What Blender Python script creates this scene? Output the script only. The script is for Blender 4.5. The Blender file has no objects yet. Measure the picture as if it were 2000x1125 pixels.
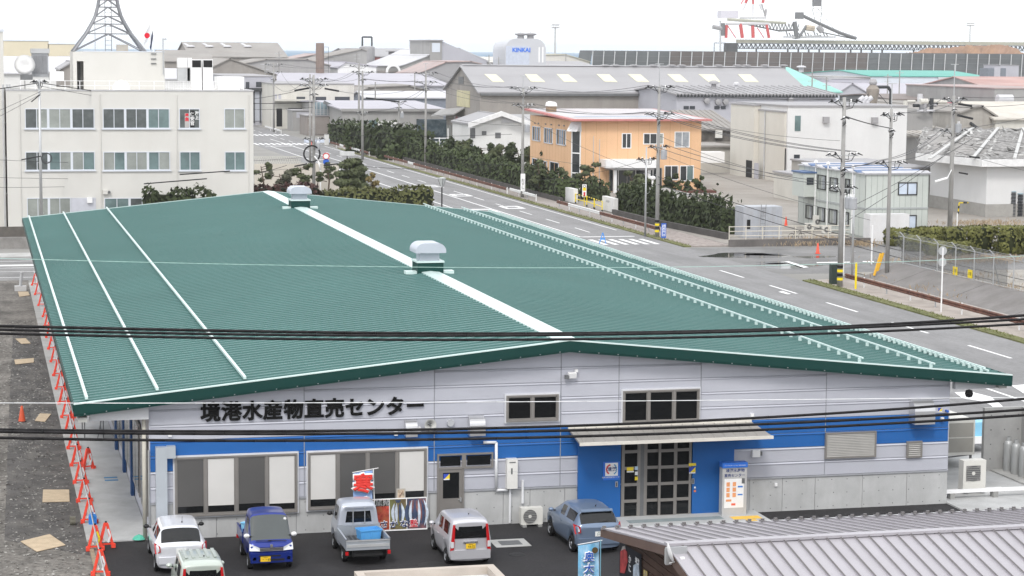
import bpy, math, random
import numpy as np
from mathutils import Vector, Matrix
random.seed(7); rng = np.random.default_rng(7)
S = bpy.context.scene
COL = S.collection

# ------------------------------------------------------------------ camera
CAM = np.array([-5.5717, -74.0152, 17.0]); YAW, PITCH, ROLL, FPX = 0.2442, 0.1102, 0.0082, 4199.97
_F = np.array([math.sin(YAW)*math.cos(PITCH), math.cos(YAW)*math.cos(PITCH), -math.sin(PITCH)])
_r = np.array([math.cos(YAW), -math.sin(YAW), 0.0]); _u = np.cross(_r, _F)
_R = _r*math.cos(ROLL)+_u*math.sin(ROLL); _U = _u*math.cos(ROLL)-_r*math.sin(ROLL)
cam = bpy.data.cameras.new('camera'); camo = bpy.data.objects.new('camera', cam); COL.objects.link(camo)
cam.sensor_width = 36; cam.lens = 36*FPX/2000; cam.clip_start = 1; cam.clip_end = 20000
camo.matrix_world = Matrix(((_R[0], _U[0], -_F[0], CAM[0]), (_R[1], _U[1], -_F[1], CAM[1]), (_R[2], _U[2], -_F[2], CAM[2]), (0, 0, 0, 1)))
S.camera = camo

# ------------------------------------------------------------------ world, sun, exposure
SUN_EL, SUN_AZ = 48, 205
w = bpy.data.worlds.new('World'); S.world = w; w.use_nodes = True
nt = w.node_tree; nt.nodes.clear()
out = nt.nodes.new('ShaderNodeOutputWorld'); bg = nt.nodes.new('ShaderNodeBackground')
sky = nt.nodes.new('ShaderNodeTexSky'); sky.sky_type = 'NISHITA'; sky.sun_disc = False
sky.sun_elevation = math.radians(SUN_EL); sky.sun_rotation = math.radians(SUN_AZ); sky.air_density = 1.0; sky.dust_density = 4.0
mx = nt.nodes.new('ShaderNodeMix'); mx.data_type = 'RGBA'; mx.inputs[0].default_value = 0.88
tc = nt.nodes.new('ShaderNodeTexCoord'); mp = nt.nodes.new('ShaderNodeMapping'); mp.inputs['Scale'].default_value = (2, 2, 9)
nz = nt.nodes.new('ShaderNodeTexNoise'); nz.inputs['Scale'].default_value = 1.6; nz.inputs['Detail'].default_value = 5
rp = nt.nodes.new('ShaderNodeValToRGB'); rp.color_ramp.elements[0].position = .3; rp.color_ramp.elements[0].color = (8.8, 9.05, 9.4, 1)
rp.color_ramp.elements[1].position = .7; rp.color_ramp.elements[1].color = (10.3, 10.4, 10.6, 1)
L = nt.links.new
L(tc.outputs['Generated'], mp.inputs['Vector']); L(mp.outputs['Vector'], nz.inputs['Vector']); L(nz.outputs['Fac'], rp.inputs['Fac'])
L(sky.outputs['Color'], mx.inputs[6]); L(rp.outputs['Color'], mx.inputs[7]); L(mx.outputs[2], bg.inputs['Color'])
bg.inputs['Strength'].default_value = 0.12
L(bg.outputs['Background'], out.inputs['Surface'])
sl = bpy.data.lights.new('sun', 'SUN'); sl.energy = 1.3; sl.angle = math.radians(14); sl.color = (1, .97, .93)
so = bpy.data.objects.new('sun', sl); COL.objects.link(so)
_az, _el = math.radians(SUN_AZ), math.radians(SUN_EL)
sd = Vector((math.sin(_az)*math.cos(_el), math.cos(_az)*math.cos(_el), math.sin(_el)))
so.rotation_euler = sd.to_track_quat('Z', 'Y').to_euler(); so.location = (0, 0, 200)
S.view_settings.view_transform = 'Standard'; S.view_settings.look = 'None'; S.view_settings.gamma = 1
S.view_settings.use_curve_mapping = False; S.view_settings.exposure = 0.45
S.cycles.use_denoising = True; S.cycles.max_bounces = 6; S.cycles.diffuse_bounces = 3; S.cycles.glossy_bounces = 3
S.cycles.transparent_max_bounces = 8; S.cycles.volume_bounces = 1; S.cycles.use_adaptive_sampling = True; S.cycles.adaptive_threshold = .02

# ------------------------------------------------------------------ measuring: photograph pixel -> real place
def ray(x, y): return _F+_R*(x-1000)/FPX-_U*(y-562.5)/FPX
def at(x, y, z=0.0): d = ray(x, y); return CAM+d*((z-CAM[2])/d[2])
def aty(x, y, Y): d = ray(x, y); return CAM+d*((Y-CAM[1])/d[1])
def atx(x, y, X): d = ray(x, y); return CAM+d*((X-CAM[0])/d[0])
def hz(x, y, P): return aty(x, y, P[1])[2]                       # height of a point straight above P seen at pixel (x,y)

# ------------------------------------------------------------------ mesh helper
class MB:
    def __init__(s): s.v = []; s.f = []
    def add(s, vs, fs):
        n = len(s.v); s.v.extend([tuple(map(float, p)) for p in vs]); s.f.extend([tuple(i+n for i in f) for f in fs]); return s
    def box(s, x0, y0, z0, x1, y1, z1):
        return s.add([(x0,y0,z0),(x1,y0,z0),(x1,y1,z0),(x0,y1,z0),(x0,y0,z1),(x1,y0,z1),(x1,y1,z1),(x0,y1,z1)],
                     [(0,3,2,1),(4,5,6,7),(0,1,5,4),(1,2,6,5),(2,3,7,6),(3,0,4,7)])
    def obox(s, c, d, rz=0, ry=0, rx=0):
        m = Matrix.Translation(c) @ Matrix.Rotation(rz,4,'Z') @ Matrix.Rotation(ry,4,'Y') @ Matrix.Rotation(rx,4,'X')
        a, b, e = d[0]/2, d[1]/2, d[2]/2
        vs = [m @ Vector(p) for p in [(-a,-b,-e),(a,-b,-e),(a,b,-e),(-a,b,-e),(-a,-b,e),(a,-b,e),(a,b,e),(-a,b,e)]]
        return s.add(vs, [(0,3,2,1),(4,5,6,7),(0,1,5,4),(1,2,6,5),(2,3,7,6),(3,0,4,7)])
    def quad(s, *p): return s.add(p, [tuple(range(len(p)))])
    def prism(s, poly, vec):
        n = len(poly); p2 = [tuple(np.array(p)+np.array(vec)) for p in poly]
        return s.add(list(poly)+p2, [tuple(range(n))[::-1], tuple(range(n, 2*n))]+[(i, (i+1) % n, n+(i+1) % n, n+i) for i in range(n)])
    def tube(s, p, q, r, n=6, r2=None, caps=True):
        p, q = Vector(p), Vector(q); d = q-p
        if d.length < 1e-6: return s
        r2 = r if r2 is None else r2
        z = d.normalized(); a = z.orthogonal().normalized(); b = z.cross(a)
        vs = [p+(a*math.cos(2*math.pi*i/n)+b*math.sin(2*math.pi*i/n))*r for i in range(n)]+[q+(a*math.cos(2*math.pi*i/n)+b*math.sin(2*math.pi*i/n))*r2 for i in range(n)]
        fs = [(i, (i+1) % n, n+(i+1) % n, n+i) for i in range(n)]
        if caps: fs += [tuple(range(n))[::-1], tuple(range(n, 2*n))]
        return s.add(vs, fs)
    def path(s, pts, r, n=6):
        for a, b in zip(pts[:-1], pts[1:]): s.tube(a, b, r, n)
        return s
    def bar(s, p, q, w, h):                                      # rectangular bar from p to q
        p, q = Vector(p), Vector(q); d = (q-p); z = d.normalized()
        a = z.cross(Vector((0, 0, 1)));
        if a.length < 1e-4: a = Vector((1, 0, 0))
        a.normalize(); b = a.cross(z)
        vs = [e+a*sx*w/2+b*sy*h/2 for e in (p, q) for sx, sy in ((-1,-1),(1,-1),(1,1),(-1,1))]
        return s.add(vs, [(0,1,2,3),(7,6,5,4),(0,4,5,1),(1,5,6,2),(2,6,7,3),(3,7,4,0)])
    def lathe(s, prof, c=(0,0,0), ax='Z', n=16):
        vs = []; fs = []; m = len(prof)
        for i in range(n):
            t = 2*math.pi*i/n
            for r, z in prof:
                x, y = r*math.cos(t), r*math.sin(t)
                p = (x, y, z) if ax == 'Z' else ((z, x, y) if ax == 'X' else (x, z, y))
                vs.append((p[0]+c[0], p[1]+c[1], p[2]+c[2]))
        for i in range(n):
            for j in range(m-1):
                a, b = i*m+j, ((i+1) % n)*m+j; fs.append((a, b, b+1, a+1))
        return s.add(vs, fs)
    def mesh(s, name):
        me = bpy.data.meshes.new(name); me.from_pydata(s.v, [], s.f); me.validate(); me.update(); return me
    def build(s, name, mat, parent=None, smooth=False, kind=None):
        return link(name, s.mesh(name), mat, parent, smooth, kind)
def link(name, me, mat, parent=None, smooth=False, kind=None):
    if mat is not None: me.materials.clear(); me.materials.append(mat)
    if smooth: me.shade_smooth()
    o = bpy.data.objects.new(name, me); COL.objects.link(o)
    if parent is not None: setpar(o, parent)
    if kind: o['kind'] = kind
    return o
WORLDT = set()
def setpar(o, p):
    o.parent = p
    if p.name in WORLDT: o.matrix_parent_inverse = Matrix.LocRotScale(p.location, p.rotation_euler, None).inverted()
def tag(o, label, cat, group=None):
    o['label'] = label; o['category'] = cat
    if group: o['group'] = group
    return o
def thing(name, label, cat, loc=(0,0,0), rz=0, group=None, world=True):
    o = bpy.data.objects.new(name, None); COL.objects.link(o); o.location = [float(a) for a in loc]; o.rotation_euler = (0,0,rz)
    o.empty_display_size = .3
    if world: WORLDT.add(o.name)                                 # its parts are written in world coordinates
    return tag(o, label, cat, group)
def struct(name, mb, mat): return mb.build(name, mat, kind='structure')
def copytree(o, loc, rz, label=None, parent=None):
    c = o.copy(); COL.objects.link(c)
    if parent is not None: c.parent = parent
    else:
        c.location = loc; c.rotation_euler = (0, 0, rz)
        if label: c['label'] = label
    for ch in [x for x in ALLCH.get(o.name, [])] or list(o.children): copytree(ch, None, None, None, c)
    return c
ALLCH = {}

# ------------------------------------------------------------------ materials
MATS = {}
def mat(name, c, rough=.6, metal=0.0, var=.08, sc=1.5, dirt=None, da=.35, dsc=(.6,.6,.15), bump=0, bsc=30, coat=0, spec=.25, trans=0, det=4, fine=0, alpha=1):
    if name in MATS: return MATS[name]
    m = bpy.data.materials.new(name); m.use_nodes = True; n = m.node_tree.nodes; l = m.node_tree.links.new
    b = n['Principled BSDF']; b.inputs['Roughness'].default_value = rough; b.inputs['Metallic'].default_value = metal
    b.inputs['Specular IOR Level'].default_value = spec; b.inputs['Coat Weight'].default_value = coat; b.inputs['Coat Roughness'].default_value = .05
    b.inputs['Transmission Weight'].default_value = trans; b.inputs['Alpha'].default_value = alpha
    t = n.new('ShaderNodeTexCoord')
    if var == 0 and dirt is None:
        b.inputs['Base Color'].default_value = (*c, 1)
    else:
        z = n.new('ShaderNodeTexNoise'); z.inputs['Scale'].default_value = sc; z.inputs['Detail'].default_value = det; z.inputs['Roughness'].default_value = .62
        l(t.outputs['Object'], z.inputs['Vector'])
        r = n.new('ShaderNodeMapRange'); r.inputs['From Min'].default_value = .3; r.inputs['From Max'].default_value = .7
        r.inputs['To Min'].default_value = 1-var; r.inputs['To Max'].default_value = 1+var; l(z.outputs['Fac'], r.inputs['Value'])
        fac = r.outputs['Result']
        if fine:
            z3 = n.new('ShaderNodeTexNoise'); z3.inputs['Scale'].default_value = sc*14; z3.inputs['Detail'].default_value = 3; l(t.outputs['Object'], z3.inputs['Vector'])
            r3 = n.new('ShaderNodeMapRange'); r3.inputs['From Min'].default_value = .3; r3.inputs['From Max'].default_value = .7
            r3.inputs['To Min'].default_value = 1-fine; r3.inputs['To Max'].default_value = 1+fine; l(z3.outputs['Fac'], r3.inputs['Value'])
            mm = n.new('ShaderNodeMath'); mm.operation = 'MULTIPLY'; l(fac, mm.inputs[0]); l(r3.outputs['Result'], mm.inputs[1]); fac = mm.outputs[0]
        v = n.new('ShaderNodeVectorMath'); v.operation = 'SCALE'; v.inputs[0].default_value = c; l(fac, v.inputs['Scale'])
        col = v.outputs['Vector']
        if dirt is not None:
            mp = n.new('ShaderNodeMapping'); mp.inputs['Scale'].default_value = dsc; l(t.outputs['Object'], mp.inputs['Vector'])
            z2 = n.new('ShaderNodeTexNoise'); z2.inputs['Scale'].default_value = 1.0; z2.inputs['Detail'].default_value = 7; z2.inputs['Roughness'].default_value = .7; l(mp.outputs['Vector'], z2.inputs['Vector'])
            r2 = n.new('ShaderNodeMapRange'); r2.inputs['From Min'].default_value = .45; r2.inputs['From Max'].default_value = .75; r2.inputs['To Max'].default_value = da; l(z2.outputs['Fac'], r2.inputs['Value'])
            x = n.new('ShaderNodeMix'); x.data_type = 'RGBA'; l(r2.outputs['Result'], x.inputs[0]); l(col, x.inputs[6]); x.inputs[7].default_value = (*dirt, 1)
            col = x.outputs[2]
        l(col, b.inputs['Base Color'])
    if bump:
        z = n.new('ShaderNodeTexNoise'); z.inputs['Scale'].default_value = bsc; z.inputs['Detail'].default_value = 4; l(t.outputs['Object'], z.inputs['Vector'])
        k = n.new('ShaderNodeBump'); k.inputs['Strength'].default_value = bump; k.inputs['Distance'].default_value = .02; l(z.outputs['Fac'], k.inputs['Height']); l(k.outputs['Normal'], b.inputs['Normal'])
    MATS[name] = m; return m
DIRT = (.10,.09,.075)
m_conc = mat('concrete', (.42,.42,.41), .85, var=.1, sc=.8, dirt=(.2,.19,.17), da=.5, bump=.3)
m_conc_new = mat('new concrete', (.46,.465,.465), .8, var=.1, sc=.9, dirt=(.27,.27,.26), da=.5, bump=.15)
m_asph_new = mat('fresh asphalt', (.029,.028,.030), .85, var=.18, sc=.7, dirt=(.04,.038,.037), da=.6, dsc=(.3,.3,.3), bump=.5, bsc=60, fine=.2)
m_asph = mat('worn asphalt', (.235,.233,.235), .88, var=.1, sc=.25, dirt=(.15,.148,.148), da=.75, dsc=(.5,.05,.3), bump=.4, bsc=40, fine=.1)
m_asph2 = mat('grey asphalt', (.215,.212,.21), .88, var=.12, sc=.3, dirt=(.1,.1,.1), da=.6, dsc=(.25,.25,.3), bump=.4, bsc=40, fine=.12)
m_line = mat('road paint', (.80,.80,.80), .7, var=.06, sc=2, dirt=(.4,.4,.4), da=.55, dsc=(3,.8,1))
m_yard = mat('pale concrete yard', (.30,.28,.255), .9, var=.12, sc=.2, dirt=(.22,.2,.18), da=.6, dsc=(.12,.12,.2), bump=.3)
m_dirt = mat('gravelly dirt', (.175,.163,.148), .95, var=.45, sc=.35, dirt=(.05,.046,.042), da=.9, dsc=(.42,.10,.3), bump=1, bsc=25, fine=.35)
m_white = mat('white paint', (.80,.80,.80), .5, var=.04)
m_black = mat('black rubber', (.015,.015,.016), .7, var=.1)
m_dark = mat('dark interior', (.012,.012,.013), .6, var=.1)
m_glass = mat('dark window glass', (.010,.011,.012), .06, var=.1, sc=.4, spec=.35)
m_glassg = mat('greenish window glass', (.16,.19,.185), .10, var=.25, sc=.35, spec=.8)
m_steel = mat('galvanised steel', (.50,.51,.52), .4, .6, var=.08)
m_grey = mat('grey paint', (.45,.46,.47), .5, var=.06)
m_dgrey = mat('dark grey steel', (.16,.165,.17), .5, .3, var=.12)
m_pole = mat('pole concrete', (.33,.325,.315), .85, var=.12, sc=1.2, dirt=(.18,.17,.16), da=.5, dsc=(3,3,.3))
m_wire = mat('black cable', (.02,.02,.022), .5, var=0)
m_wireg = mat('grey cable', (.055,.055,.06), .5, var=0)
m_alu = mat('bronze aluminium frame', (.27,.255,.24), .4, .35, var=.05)
m_rust = mat('rusty brown rail', (.13,.06,.045), .7, var=.3, sc=2, dirt=(.25,.12,.07), da=.5, dsc=(2,2,2))
m_grass = mat('short grass', (.14,.15,.06), .9, var=.4, sc=1.5, dirt=(.17,.15,.09), da=.7, dsc=(.8,.3,.5), bump=1, bsc=18)

def txt(body, size, m, parent, M4, name='lettering', ext=.004, off=0.0, bev=0, align='CENTER', sx=1.0, kind=None):
    cu = bpy.data.curves.new('t', 'FONT'); cu.body = body; cu.size = size; cu.extrude = ext; cu.offset = off; cu.align_x = align; cu.align_y = 'CENTER'
    cu.bevel_depth = bev; cu.bevel_resolution = 1; cu.resolution_u = 3
    o = bpy.data.objects.new('t', cu); COL.objects.link(o)
    dg = bpy.context.evaluated_depsgraph_get(); me = bpy.data.meshes.new_from_object(o.evaluated_get(dg))
    bpy.data.objects.remove(o); bpy.data.curves.remove(cu)
    me.transform(Matrix.Diagonal((sx, 1, 1, 1))); me.transform(M4); me.name = name
    return link(name, me, m, parent, kind=kind)
def MY(x, y, z): return Matrix.Translation((x, y, z)) @ Matrix.Rotation(math.pi/2, 4, 'X')                    # faces -Y
def MX(x, y, z): return Matrix.Translation((x, y, z)) @ Matrix.Rotation(-math.pi/2, 4, 'Z') @ Matrix.Rotation(math.pi/2, 4, 'X')   # faces -X
# ================================================================== ground and roads
G = MB(); G.box(-9000,-200,-1.2,9000,1900,-.004); struct('ground', G, mat('port ground', (.27,.265,.25), .92, var=.15, sc=.05, dirt=(.17,.16,.15), da=.6, dsc=(.03,.03,.1)))
Q = MB(); Q.quad((-16000,1900,-1),(16000,1900,-1),(16000,17000,-1),(-16000,17000,-1)); struct('sea', Q, mat('sea water', (.06,.15,.24), .7, var=.1, sc=.01, spec=.05))
Q = MB(); Q.quad((-1.8,-60,0),(41.2,-60,0),(41.2,0,0),(-1.8,0,0)); Q.quad((29.9,0,0),(41.2,0,0),(41.2,-.01,0),(29.9,-.01,0)); struct('parking_asphalt', Q, m_asph_new)
Q = MB(); Q.box(-80,-60,-.3,-2.1,86,.012); struct('dirt_lot', Q, m_dirt)
Q = MB(); Q.box(42,-60,-.3,54.2,1000,.006); Q.box(36.5,0,-.3,42,84,.006); struct('main_road', Q, m_asph)
Q = MB(); Q.box(-120,86,-.3,42,103.4,.004); Q.box(54.2,81,-.3,160,103,.004); struct('side_street', Q, m_asph2)
Q = MB(); Q.quad((-4.9,1,.018),(-2.14,-2,.018),(-2.14,58,.018),(-3.6,60,.018),(-4.3,30,.018)); struct('patched_strip', Q, mat('dark patched asphalt', (.085,.08,.077), .9, var=.35, sc=.9, dirt=(.17,.16,.145), da=.8, dsc=(1.2,.5,.5), bump=.8, bsc=25))
C0 = rng.random((9000,2))*np.array([9.5,70])+np.array([-11.8,-8]); P0 = np.stack([C0[:,0],C0[:,1],np.full(9000,.03)],1)[:,None,:]+(rng.random((9000,4,3))-.5)*np.array([.16,.16,.05]); me = bpy.data.meshes.new('gravel'); me.from_pydata(P0.reshape(-1,3).tolist(), [], [(4*i,4*i+1,4*i+2) for i in range(9000)]+[(4*i,4*i+1,4*i+3) for i in range(9000)]); link('gravel', me, mat('loose gravel', (.30,.29,.27), .95, var=.5, sc=3), kind='stuff')
# road markings on the main road (5 m dashes, edge lines, crosswalks, stop lines)
Q = MB(); zl = .012
def stripe(x0, y0, x1, y1, z=zl): Q.quad((x0,y0,z),(x1,y0,z),(x1,y1,z),(x0,y1,z))
y = -30.0
while y < 80:
    stripe(50.55, y, 50.75, y+5.4); y += 10.9
for y in np.arange(120, 400, 10.9): stripe(50.2, y, 50.36, y+5.2)
stripe(44.2,-60,44.4,84); stripe(47.9,115,48.1,330); stripe(44.0,117,44.2,300); stripe(53.4,122,53.55,300)
for i in range(6): stripe(47.9+i*.95, 107.2, 48.35+i*.95, 112.4)
stripe(48.0,115.0,53.2,115.5)
for i in range(12): stripe(42.4+i*1.0, 305, 42.9+i*1.0, 312)
for i in range(12): stripe(42.4+i*1.0, 345, 42.9+i*1.0, 352)
stripe(43.2,300,48.5,301)
for (px, py) in ((952,413),(905,383),(1006,407),(845,365)):              # lettering boxes painted on the lane
    P = at(px, py); stripe(P[0]-1.1, P[1]-.5, P[0]+1.1, P[1]+3.4)
struct('road_marking', Q, m_line)
Q = MB(); zl = .016
for (px, py) in ((952,413),(905,383),(1006,407),(845,365)):
    P = at(px, py); stripe(P[0]-.6, P[1]+.4, P[0]+.6, P[1]+2.4, .016)
struct('marking_gap', Q, m_asph)
# white painted arrow at the right behind the market
Q = MB()
zp = [.014]
def pxpoly(pts):
    zp[0] += .004; z = zp[0]; Q.quad(*[tuple(at(x, y, z)) for x, y in pts])
pxpoly([(1864,766),(1900,765),(1930,780),(1925,785),(1880,778)]); pxpoly([(1888,765),(1900,766),(1936,775),(1960,798),(1940,796),(1925,781)]); pxpoly([(1925,787),(1950,786),(1960,795),(1942,794)])
pxpoly([(1975,753),(2010,750),(2010,775)]); pxpoly([(1855,802),(1870,806),(1895,818),(1858,815)])
pxpoly([(1520,570),(1528,568),(1545,574),(1538,575)]); pxpoly([(1595,512),(1660,511),(1660,513),(1595,514)]); pxpoly([(1532,511),(1540,510),(1580,522),(1570,523)]); pxpoly([(1685,510),(1707,510),(1707,512),(1685,512)])
struct('painted_arrow', Q, m_line)
Q = MB()
for y in (88.0, 92.2, 95.0, 100.4): Q.quad((-60,y,.012),(40,y,.012),(40,y+.16,.012),(-60,y+.16,.012))
Q.quad((-60,96.6,.012),(-1,96.6,.012),(-1,97.6,.012),(-60,97.6,.012)); struct('street_marking', Q, m_line)
# kerbs, verges and pavements
Q = MB(); Q.box(54.2,-60,-.2,55.1,76,.10); Q.box(54.2,104,-.2,54.9,290,.10); struct('grass_verge', Q, m_grass)
Q = MB(); Q.box(55.1,-60,-.2,59.6,76,.09); struct('pavement', Q, mat('sandy pavement', (.36,.32,.29), .9, var=.15, sc=.8, dirt=(.2,.18,.15), da=.5))
Q = MB(); Q.box(54.9,104,-.2,58.6,300,.09); struct('brick_pavement', Q, mat('pinkish paving', (.30,.27,.25), .9, var=.15, sc=3, bump=.5, bsc=12))
# paving bricks near the crossing: individual blocks laid in a grid (joined: far too many to count)
Q = MB()
for i in range(18):
    for j in range(60):
        x, yy = 54.95+i*.2, 104.2+j*.4
        if x < 58.4: Q.box(x+.01, yy+.01, .08, x+.185, yy+.38, .10+random.random()*.008)
pb = Q.build('paving_brick', mat('paving brick', (.33,.29,.27), .9, var=.3, sc=2.2), kind='stuff')
Q = MB(); Q.box(34,103.4,-.2,42,107,.1); Q.box(-120,103.4,-.2,34,106.6,.1); struct('far_pavement', Q, m_conc)
Q = MB(); Q.box(40.9,-60,-.2,42.0,4,.12); Q.box(40.9,54,-.2,42.0,84,.12); struct('road_kerb', Q, m_conc)
Q = MB(); Q.box(59.0,104,-.2,140,215,.02); struct('yard', Q, m_yard)
Q = MB(); Q.box(66,-20,-.2,140,81,.02); Q.quad((60.5,-20,.05),(66,-20,.02),(66,81,.02),(60.5,81,.05)); struct('gravel_yard', Q, mat('pale gravel yard', (.34,.32,.29), .95, var=.25, sc=.4, dirt=(.2,.18,.15), da=.6, dsc=(.3,.3,.3), fine=.15))
# apron beside the market
Q = MB(); Q.box(-1.75,0,-.2,0,82.5,.05); struct('concrete_apron', Q, m_conc_new)
Q = MB(); Q.box(29.95,-1.6,-.2,36.5,60,.06); struct('right_apron', Q, m_conc_new)
Q = MB(); Q.box(-2.12,-30,-.2,-1.98,0,.10); struct('lot_edging', Q, mat('old timber edging', (.28,.22,.16), .9, var=.25, sc=2))
Q = MB(); Q.box(-2.14,0.0,-.2,-1.75,84,.05); struct('edge_strip', Q, m_conc)
Q = MB(); Q.box(16.4,-1.9,-.1,22.2,-.02,.09); struct('entrance_step', Q, mat('pale step concrete', (.45,.46,.46), .8, var=.06))
Q = MB(); Q.quad((17.0,-1.25,.094),(20.6,-1.25,.094),(20.6,-.75,.094),(17.0,-.75,.094)); struct('step_mat', Q, mat('grey drain mat', (.25,.29,.3), .8, var=.1))
Q = MB(); Q.quad((20.9,-1.45,.095),(22.0,-1.45,.095),(22.0,-.95,.095),(20.9,-.95,.095)); Q.quad((21.3,-1.9,.095),(21.7,-1.9,.095),(21.7,-1.5,.095),(21.3,-1.5,.095)); struct('tactile_paving', Q, mat('yellow tactile paving', (.80,.50,.09), .7, var=.1, bump=.5))
Q = MB()
for px, py, rx, ry in ((1455,499,3.6,1.0),(1500,497,1.8,.6),(1535,519,2.6,.9),(1515,513,1.6,.5),(1590,502,1.8,.5)):
    P = at(px, py); Q.quad(*[(P[0]+rx*math.cos(a)*(1+.25*math.sin(3*a+px)), P[1]+ry*2.2*math.sin(a)*(1+.2*math.cos(2*a+py)), .009) for a in np.linspace(0, 2*math.pi, 22)[:-1]])
struct('puddle', Q, mat('wet asphalt', (.035,.035,.036), .08, var=.2, sc=1))
# drain grate + manholes in the car park
Q = MB(); Q.box(11.5,-3.6,-.1,12.75,-2.45,.012); t = thing('drain_frame', 'square steel drain grate in a pale concrete frame in the car park', 'drain', (12.1,-3,0)); Q.build('frame', m_conc, t)
Q = MB(); Q.box(11.75,-3.35,-.1,12.5,-2.7,.018); Q.build('grate', m_dgrey, t)
for P, rr, lb in ((at(845,1104),.5,'round manhole cover in the dark asphalt beside the silver hatchback'),(at(1010,1083),.28,'small round cover in the dark asphalt near the drain grate')):
    Q = MB(); Q.lathe([(0,.009),(rr,.009),(rr,-.05)], (P[0],P[1],0), n=20); tag(Q.build('manhole_cover', mat('iron cover', (.035,.034,.034), .6, .3, var=.15)), lb, 'manhole cover', 'manhole covers')
Q = MB(); Q.quad((9.6,-11.2,.008),(13.0,-11.2,.008),(13.0,-11.08,.008),(9.6,-11.08,.008)); struct('parking_line', Q, mat('faint line', (.2,.2,.2), .8))
# ================================================================== the market building
W, OF, LR, OL, OR, XR, ZR, SL, HF = 29.96, .6, 81.3, 2.55, 2.25, 14.86, 6.69, .1011, .41
m_green = mat('green roof steel', (.082,.178,.168), .32, var=.06, sc=.15, spec=.4, dirt=(.094,.195,.185), da=.4, dsc=(.02,3,1))
m_fascia = mat('dark green fascia', (.012,.050,.044), .5, spec=.12, var=.06, sc=.4)
m_mint = mat('pale mint flashing and sky sheen', (.58,.70,.68), .3, var=.05, sc=.6)
m_panel = mat('silver wall panel', (.50,.51,.565), .36, .12, var=.035, sc=.3, dirt=(.33,.34,.38), da=.3, dsc=(.3,.3,.5))
m_blue = mat('blue wall panel', (.022,.120,.37), .45, var=.05, sc=.4)
def zroof(x): return ZR-SL*abs(x-XR)
mk = thing('market_building', 'low fish market hall with wide green metal roof and blue striped silver wall', 'building', (W/2, LR/2, 0))
# folded-plate roof: real ribs running from ridge to eave
def roof_half(x0, x1):
    prof = []; y = -OF+.05
    while y < LR-.05:
        prof += [(y, .08), (y+.52, .08), (y+.525, .132), (y+.565, .132)]; y += .57
    vs = []; fs = []
    for (yy, h) in prof: vs += [(x0, yy, zroof(x0)-.11+h), (x1, yy, zroof(x1)-.11+h)]
    for i in range(len(prof)-1): fs.append((2*i, 2*i+1, 2*i+3, 2*i+2) if x1 > x0 else (2*i, 2*i+2, 2*i+3, 2*i+1))
    return MB().add(vs, fs)
rf = MB()
for a, b in ((-OL, XR), (XR, W+OR)):
    rf.prism([(a,-OF+.02,zroof(a)-.16),(b,-OF+.02,zroof(b)-.16),(b,-OF+.02,zroof(b)-.36),(a,-OF+.02,zroof(a)-.36)], (0,LR+OF-.04,0))
roof = rf.build('roof', m_fascia, mk)
roof_half(-OL+.02, XR).build('roof_sheet', m_green, roof); roof_half(XR, W+OR-.02).build('roof_sheet', m_green, roof)
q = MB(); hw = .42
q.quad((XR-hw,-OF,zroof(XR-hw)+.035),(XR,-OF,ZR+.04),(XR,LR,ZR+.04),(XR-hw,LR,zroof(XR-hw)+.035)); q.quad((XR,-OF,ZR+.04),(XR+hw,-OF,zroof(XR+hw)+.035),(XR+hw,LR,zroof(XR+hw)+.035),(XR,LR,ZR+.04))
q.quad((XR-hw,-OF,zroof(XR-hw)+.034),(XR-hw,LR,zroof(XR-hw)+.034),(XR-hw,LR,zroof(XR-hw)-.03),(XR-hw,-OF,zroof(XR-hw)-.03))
q.build('ridge_cap', m_mint, roof)  # sky reflection on the green metal cap is painted as pale mint
for a, b in ((-OL, XR), (XR, W+OR)):
    f = MB(); f.prism([(a,-OF-.02,zroof(a)+.0),(b,-OF-.02,zroof(b)+.0),(b,-OF-.02,zroof(b)-HF+.07),(a,-OF-.02,zroof(a)-HF+.07)], (0,-.03,0))
    f.prism([(a,-OF+.01,zroof(a)-HF+.07),(b,-OF+.01,zroof(b)-HF+.07),(b,-OF+.01,zroof(b)-HF),(a,-OF+.01,zroof(a)-HF)], (0,-.035,0))
    fo = f.build('fascia', m_fascia, mk)
    t = MB(); t.prism([(a,-OF+.06,zroof(a)+.045),(b,-OF+.06,zroof(b)+.045),(b,-OF+.06,zroof(b)+.003),(a,-OF+.06,zroof(a)+.003)], (0,-.12,0)); t.build('trim', m_mint, fo)
    bt = MB(); n = 24
    for i in range(n):
        x = a+(b-a)*(i+.5)/n; bt.obox((x,-OF-.03,zroof(x)-HF+.06),(.04,.02,.04))
    bt.build('bolts', m_steel, fo, kind='stuff')
    e = MB(); xs = a if a < 0 else b
    e.prism([(xs,-OF,zroof(xs)),(xs,LR,zroof(xs)),(xs,LR,zroof(xs)-.22),(xs,-OF,zroof(xs)-.22)], (-.03 if a < 0 else .03,0,0)); e.build('eave_edge', m_fascia, mk)
    t = MB(); t.prism([(a,LR,zroof(a)+.03),(b,LR,zroof(b)+.03),(b,LR,zroof(b)-.3),(a,LR,zroof(a)-.3)], (0,.04,0)); t.build('rear_trim', m_mint, mk)
def roofpt(px, py):
    z = 5.5
    for _ in range(8): P = at(px, py, z); z = zroof(P[0])+.1
    return P
for px, py in ((170,781),(310,766),(482,743)):
    x = roofpt(px, py)[0]; z = zroof(x)
    g = MB(); g.box(x-.05,-OF+.35,z+.07,x+.05,LR-.2,z+.16); gu = g.build('snow_guard', m_mint, roof)
    k = MB()
    for i in range(82): k.box(x-.09,-OF+.5+i*1.0,z-.0,x+.03,-OF+.56+i*1.0,z+.12)
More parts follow.
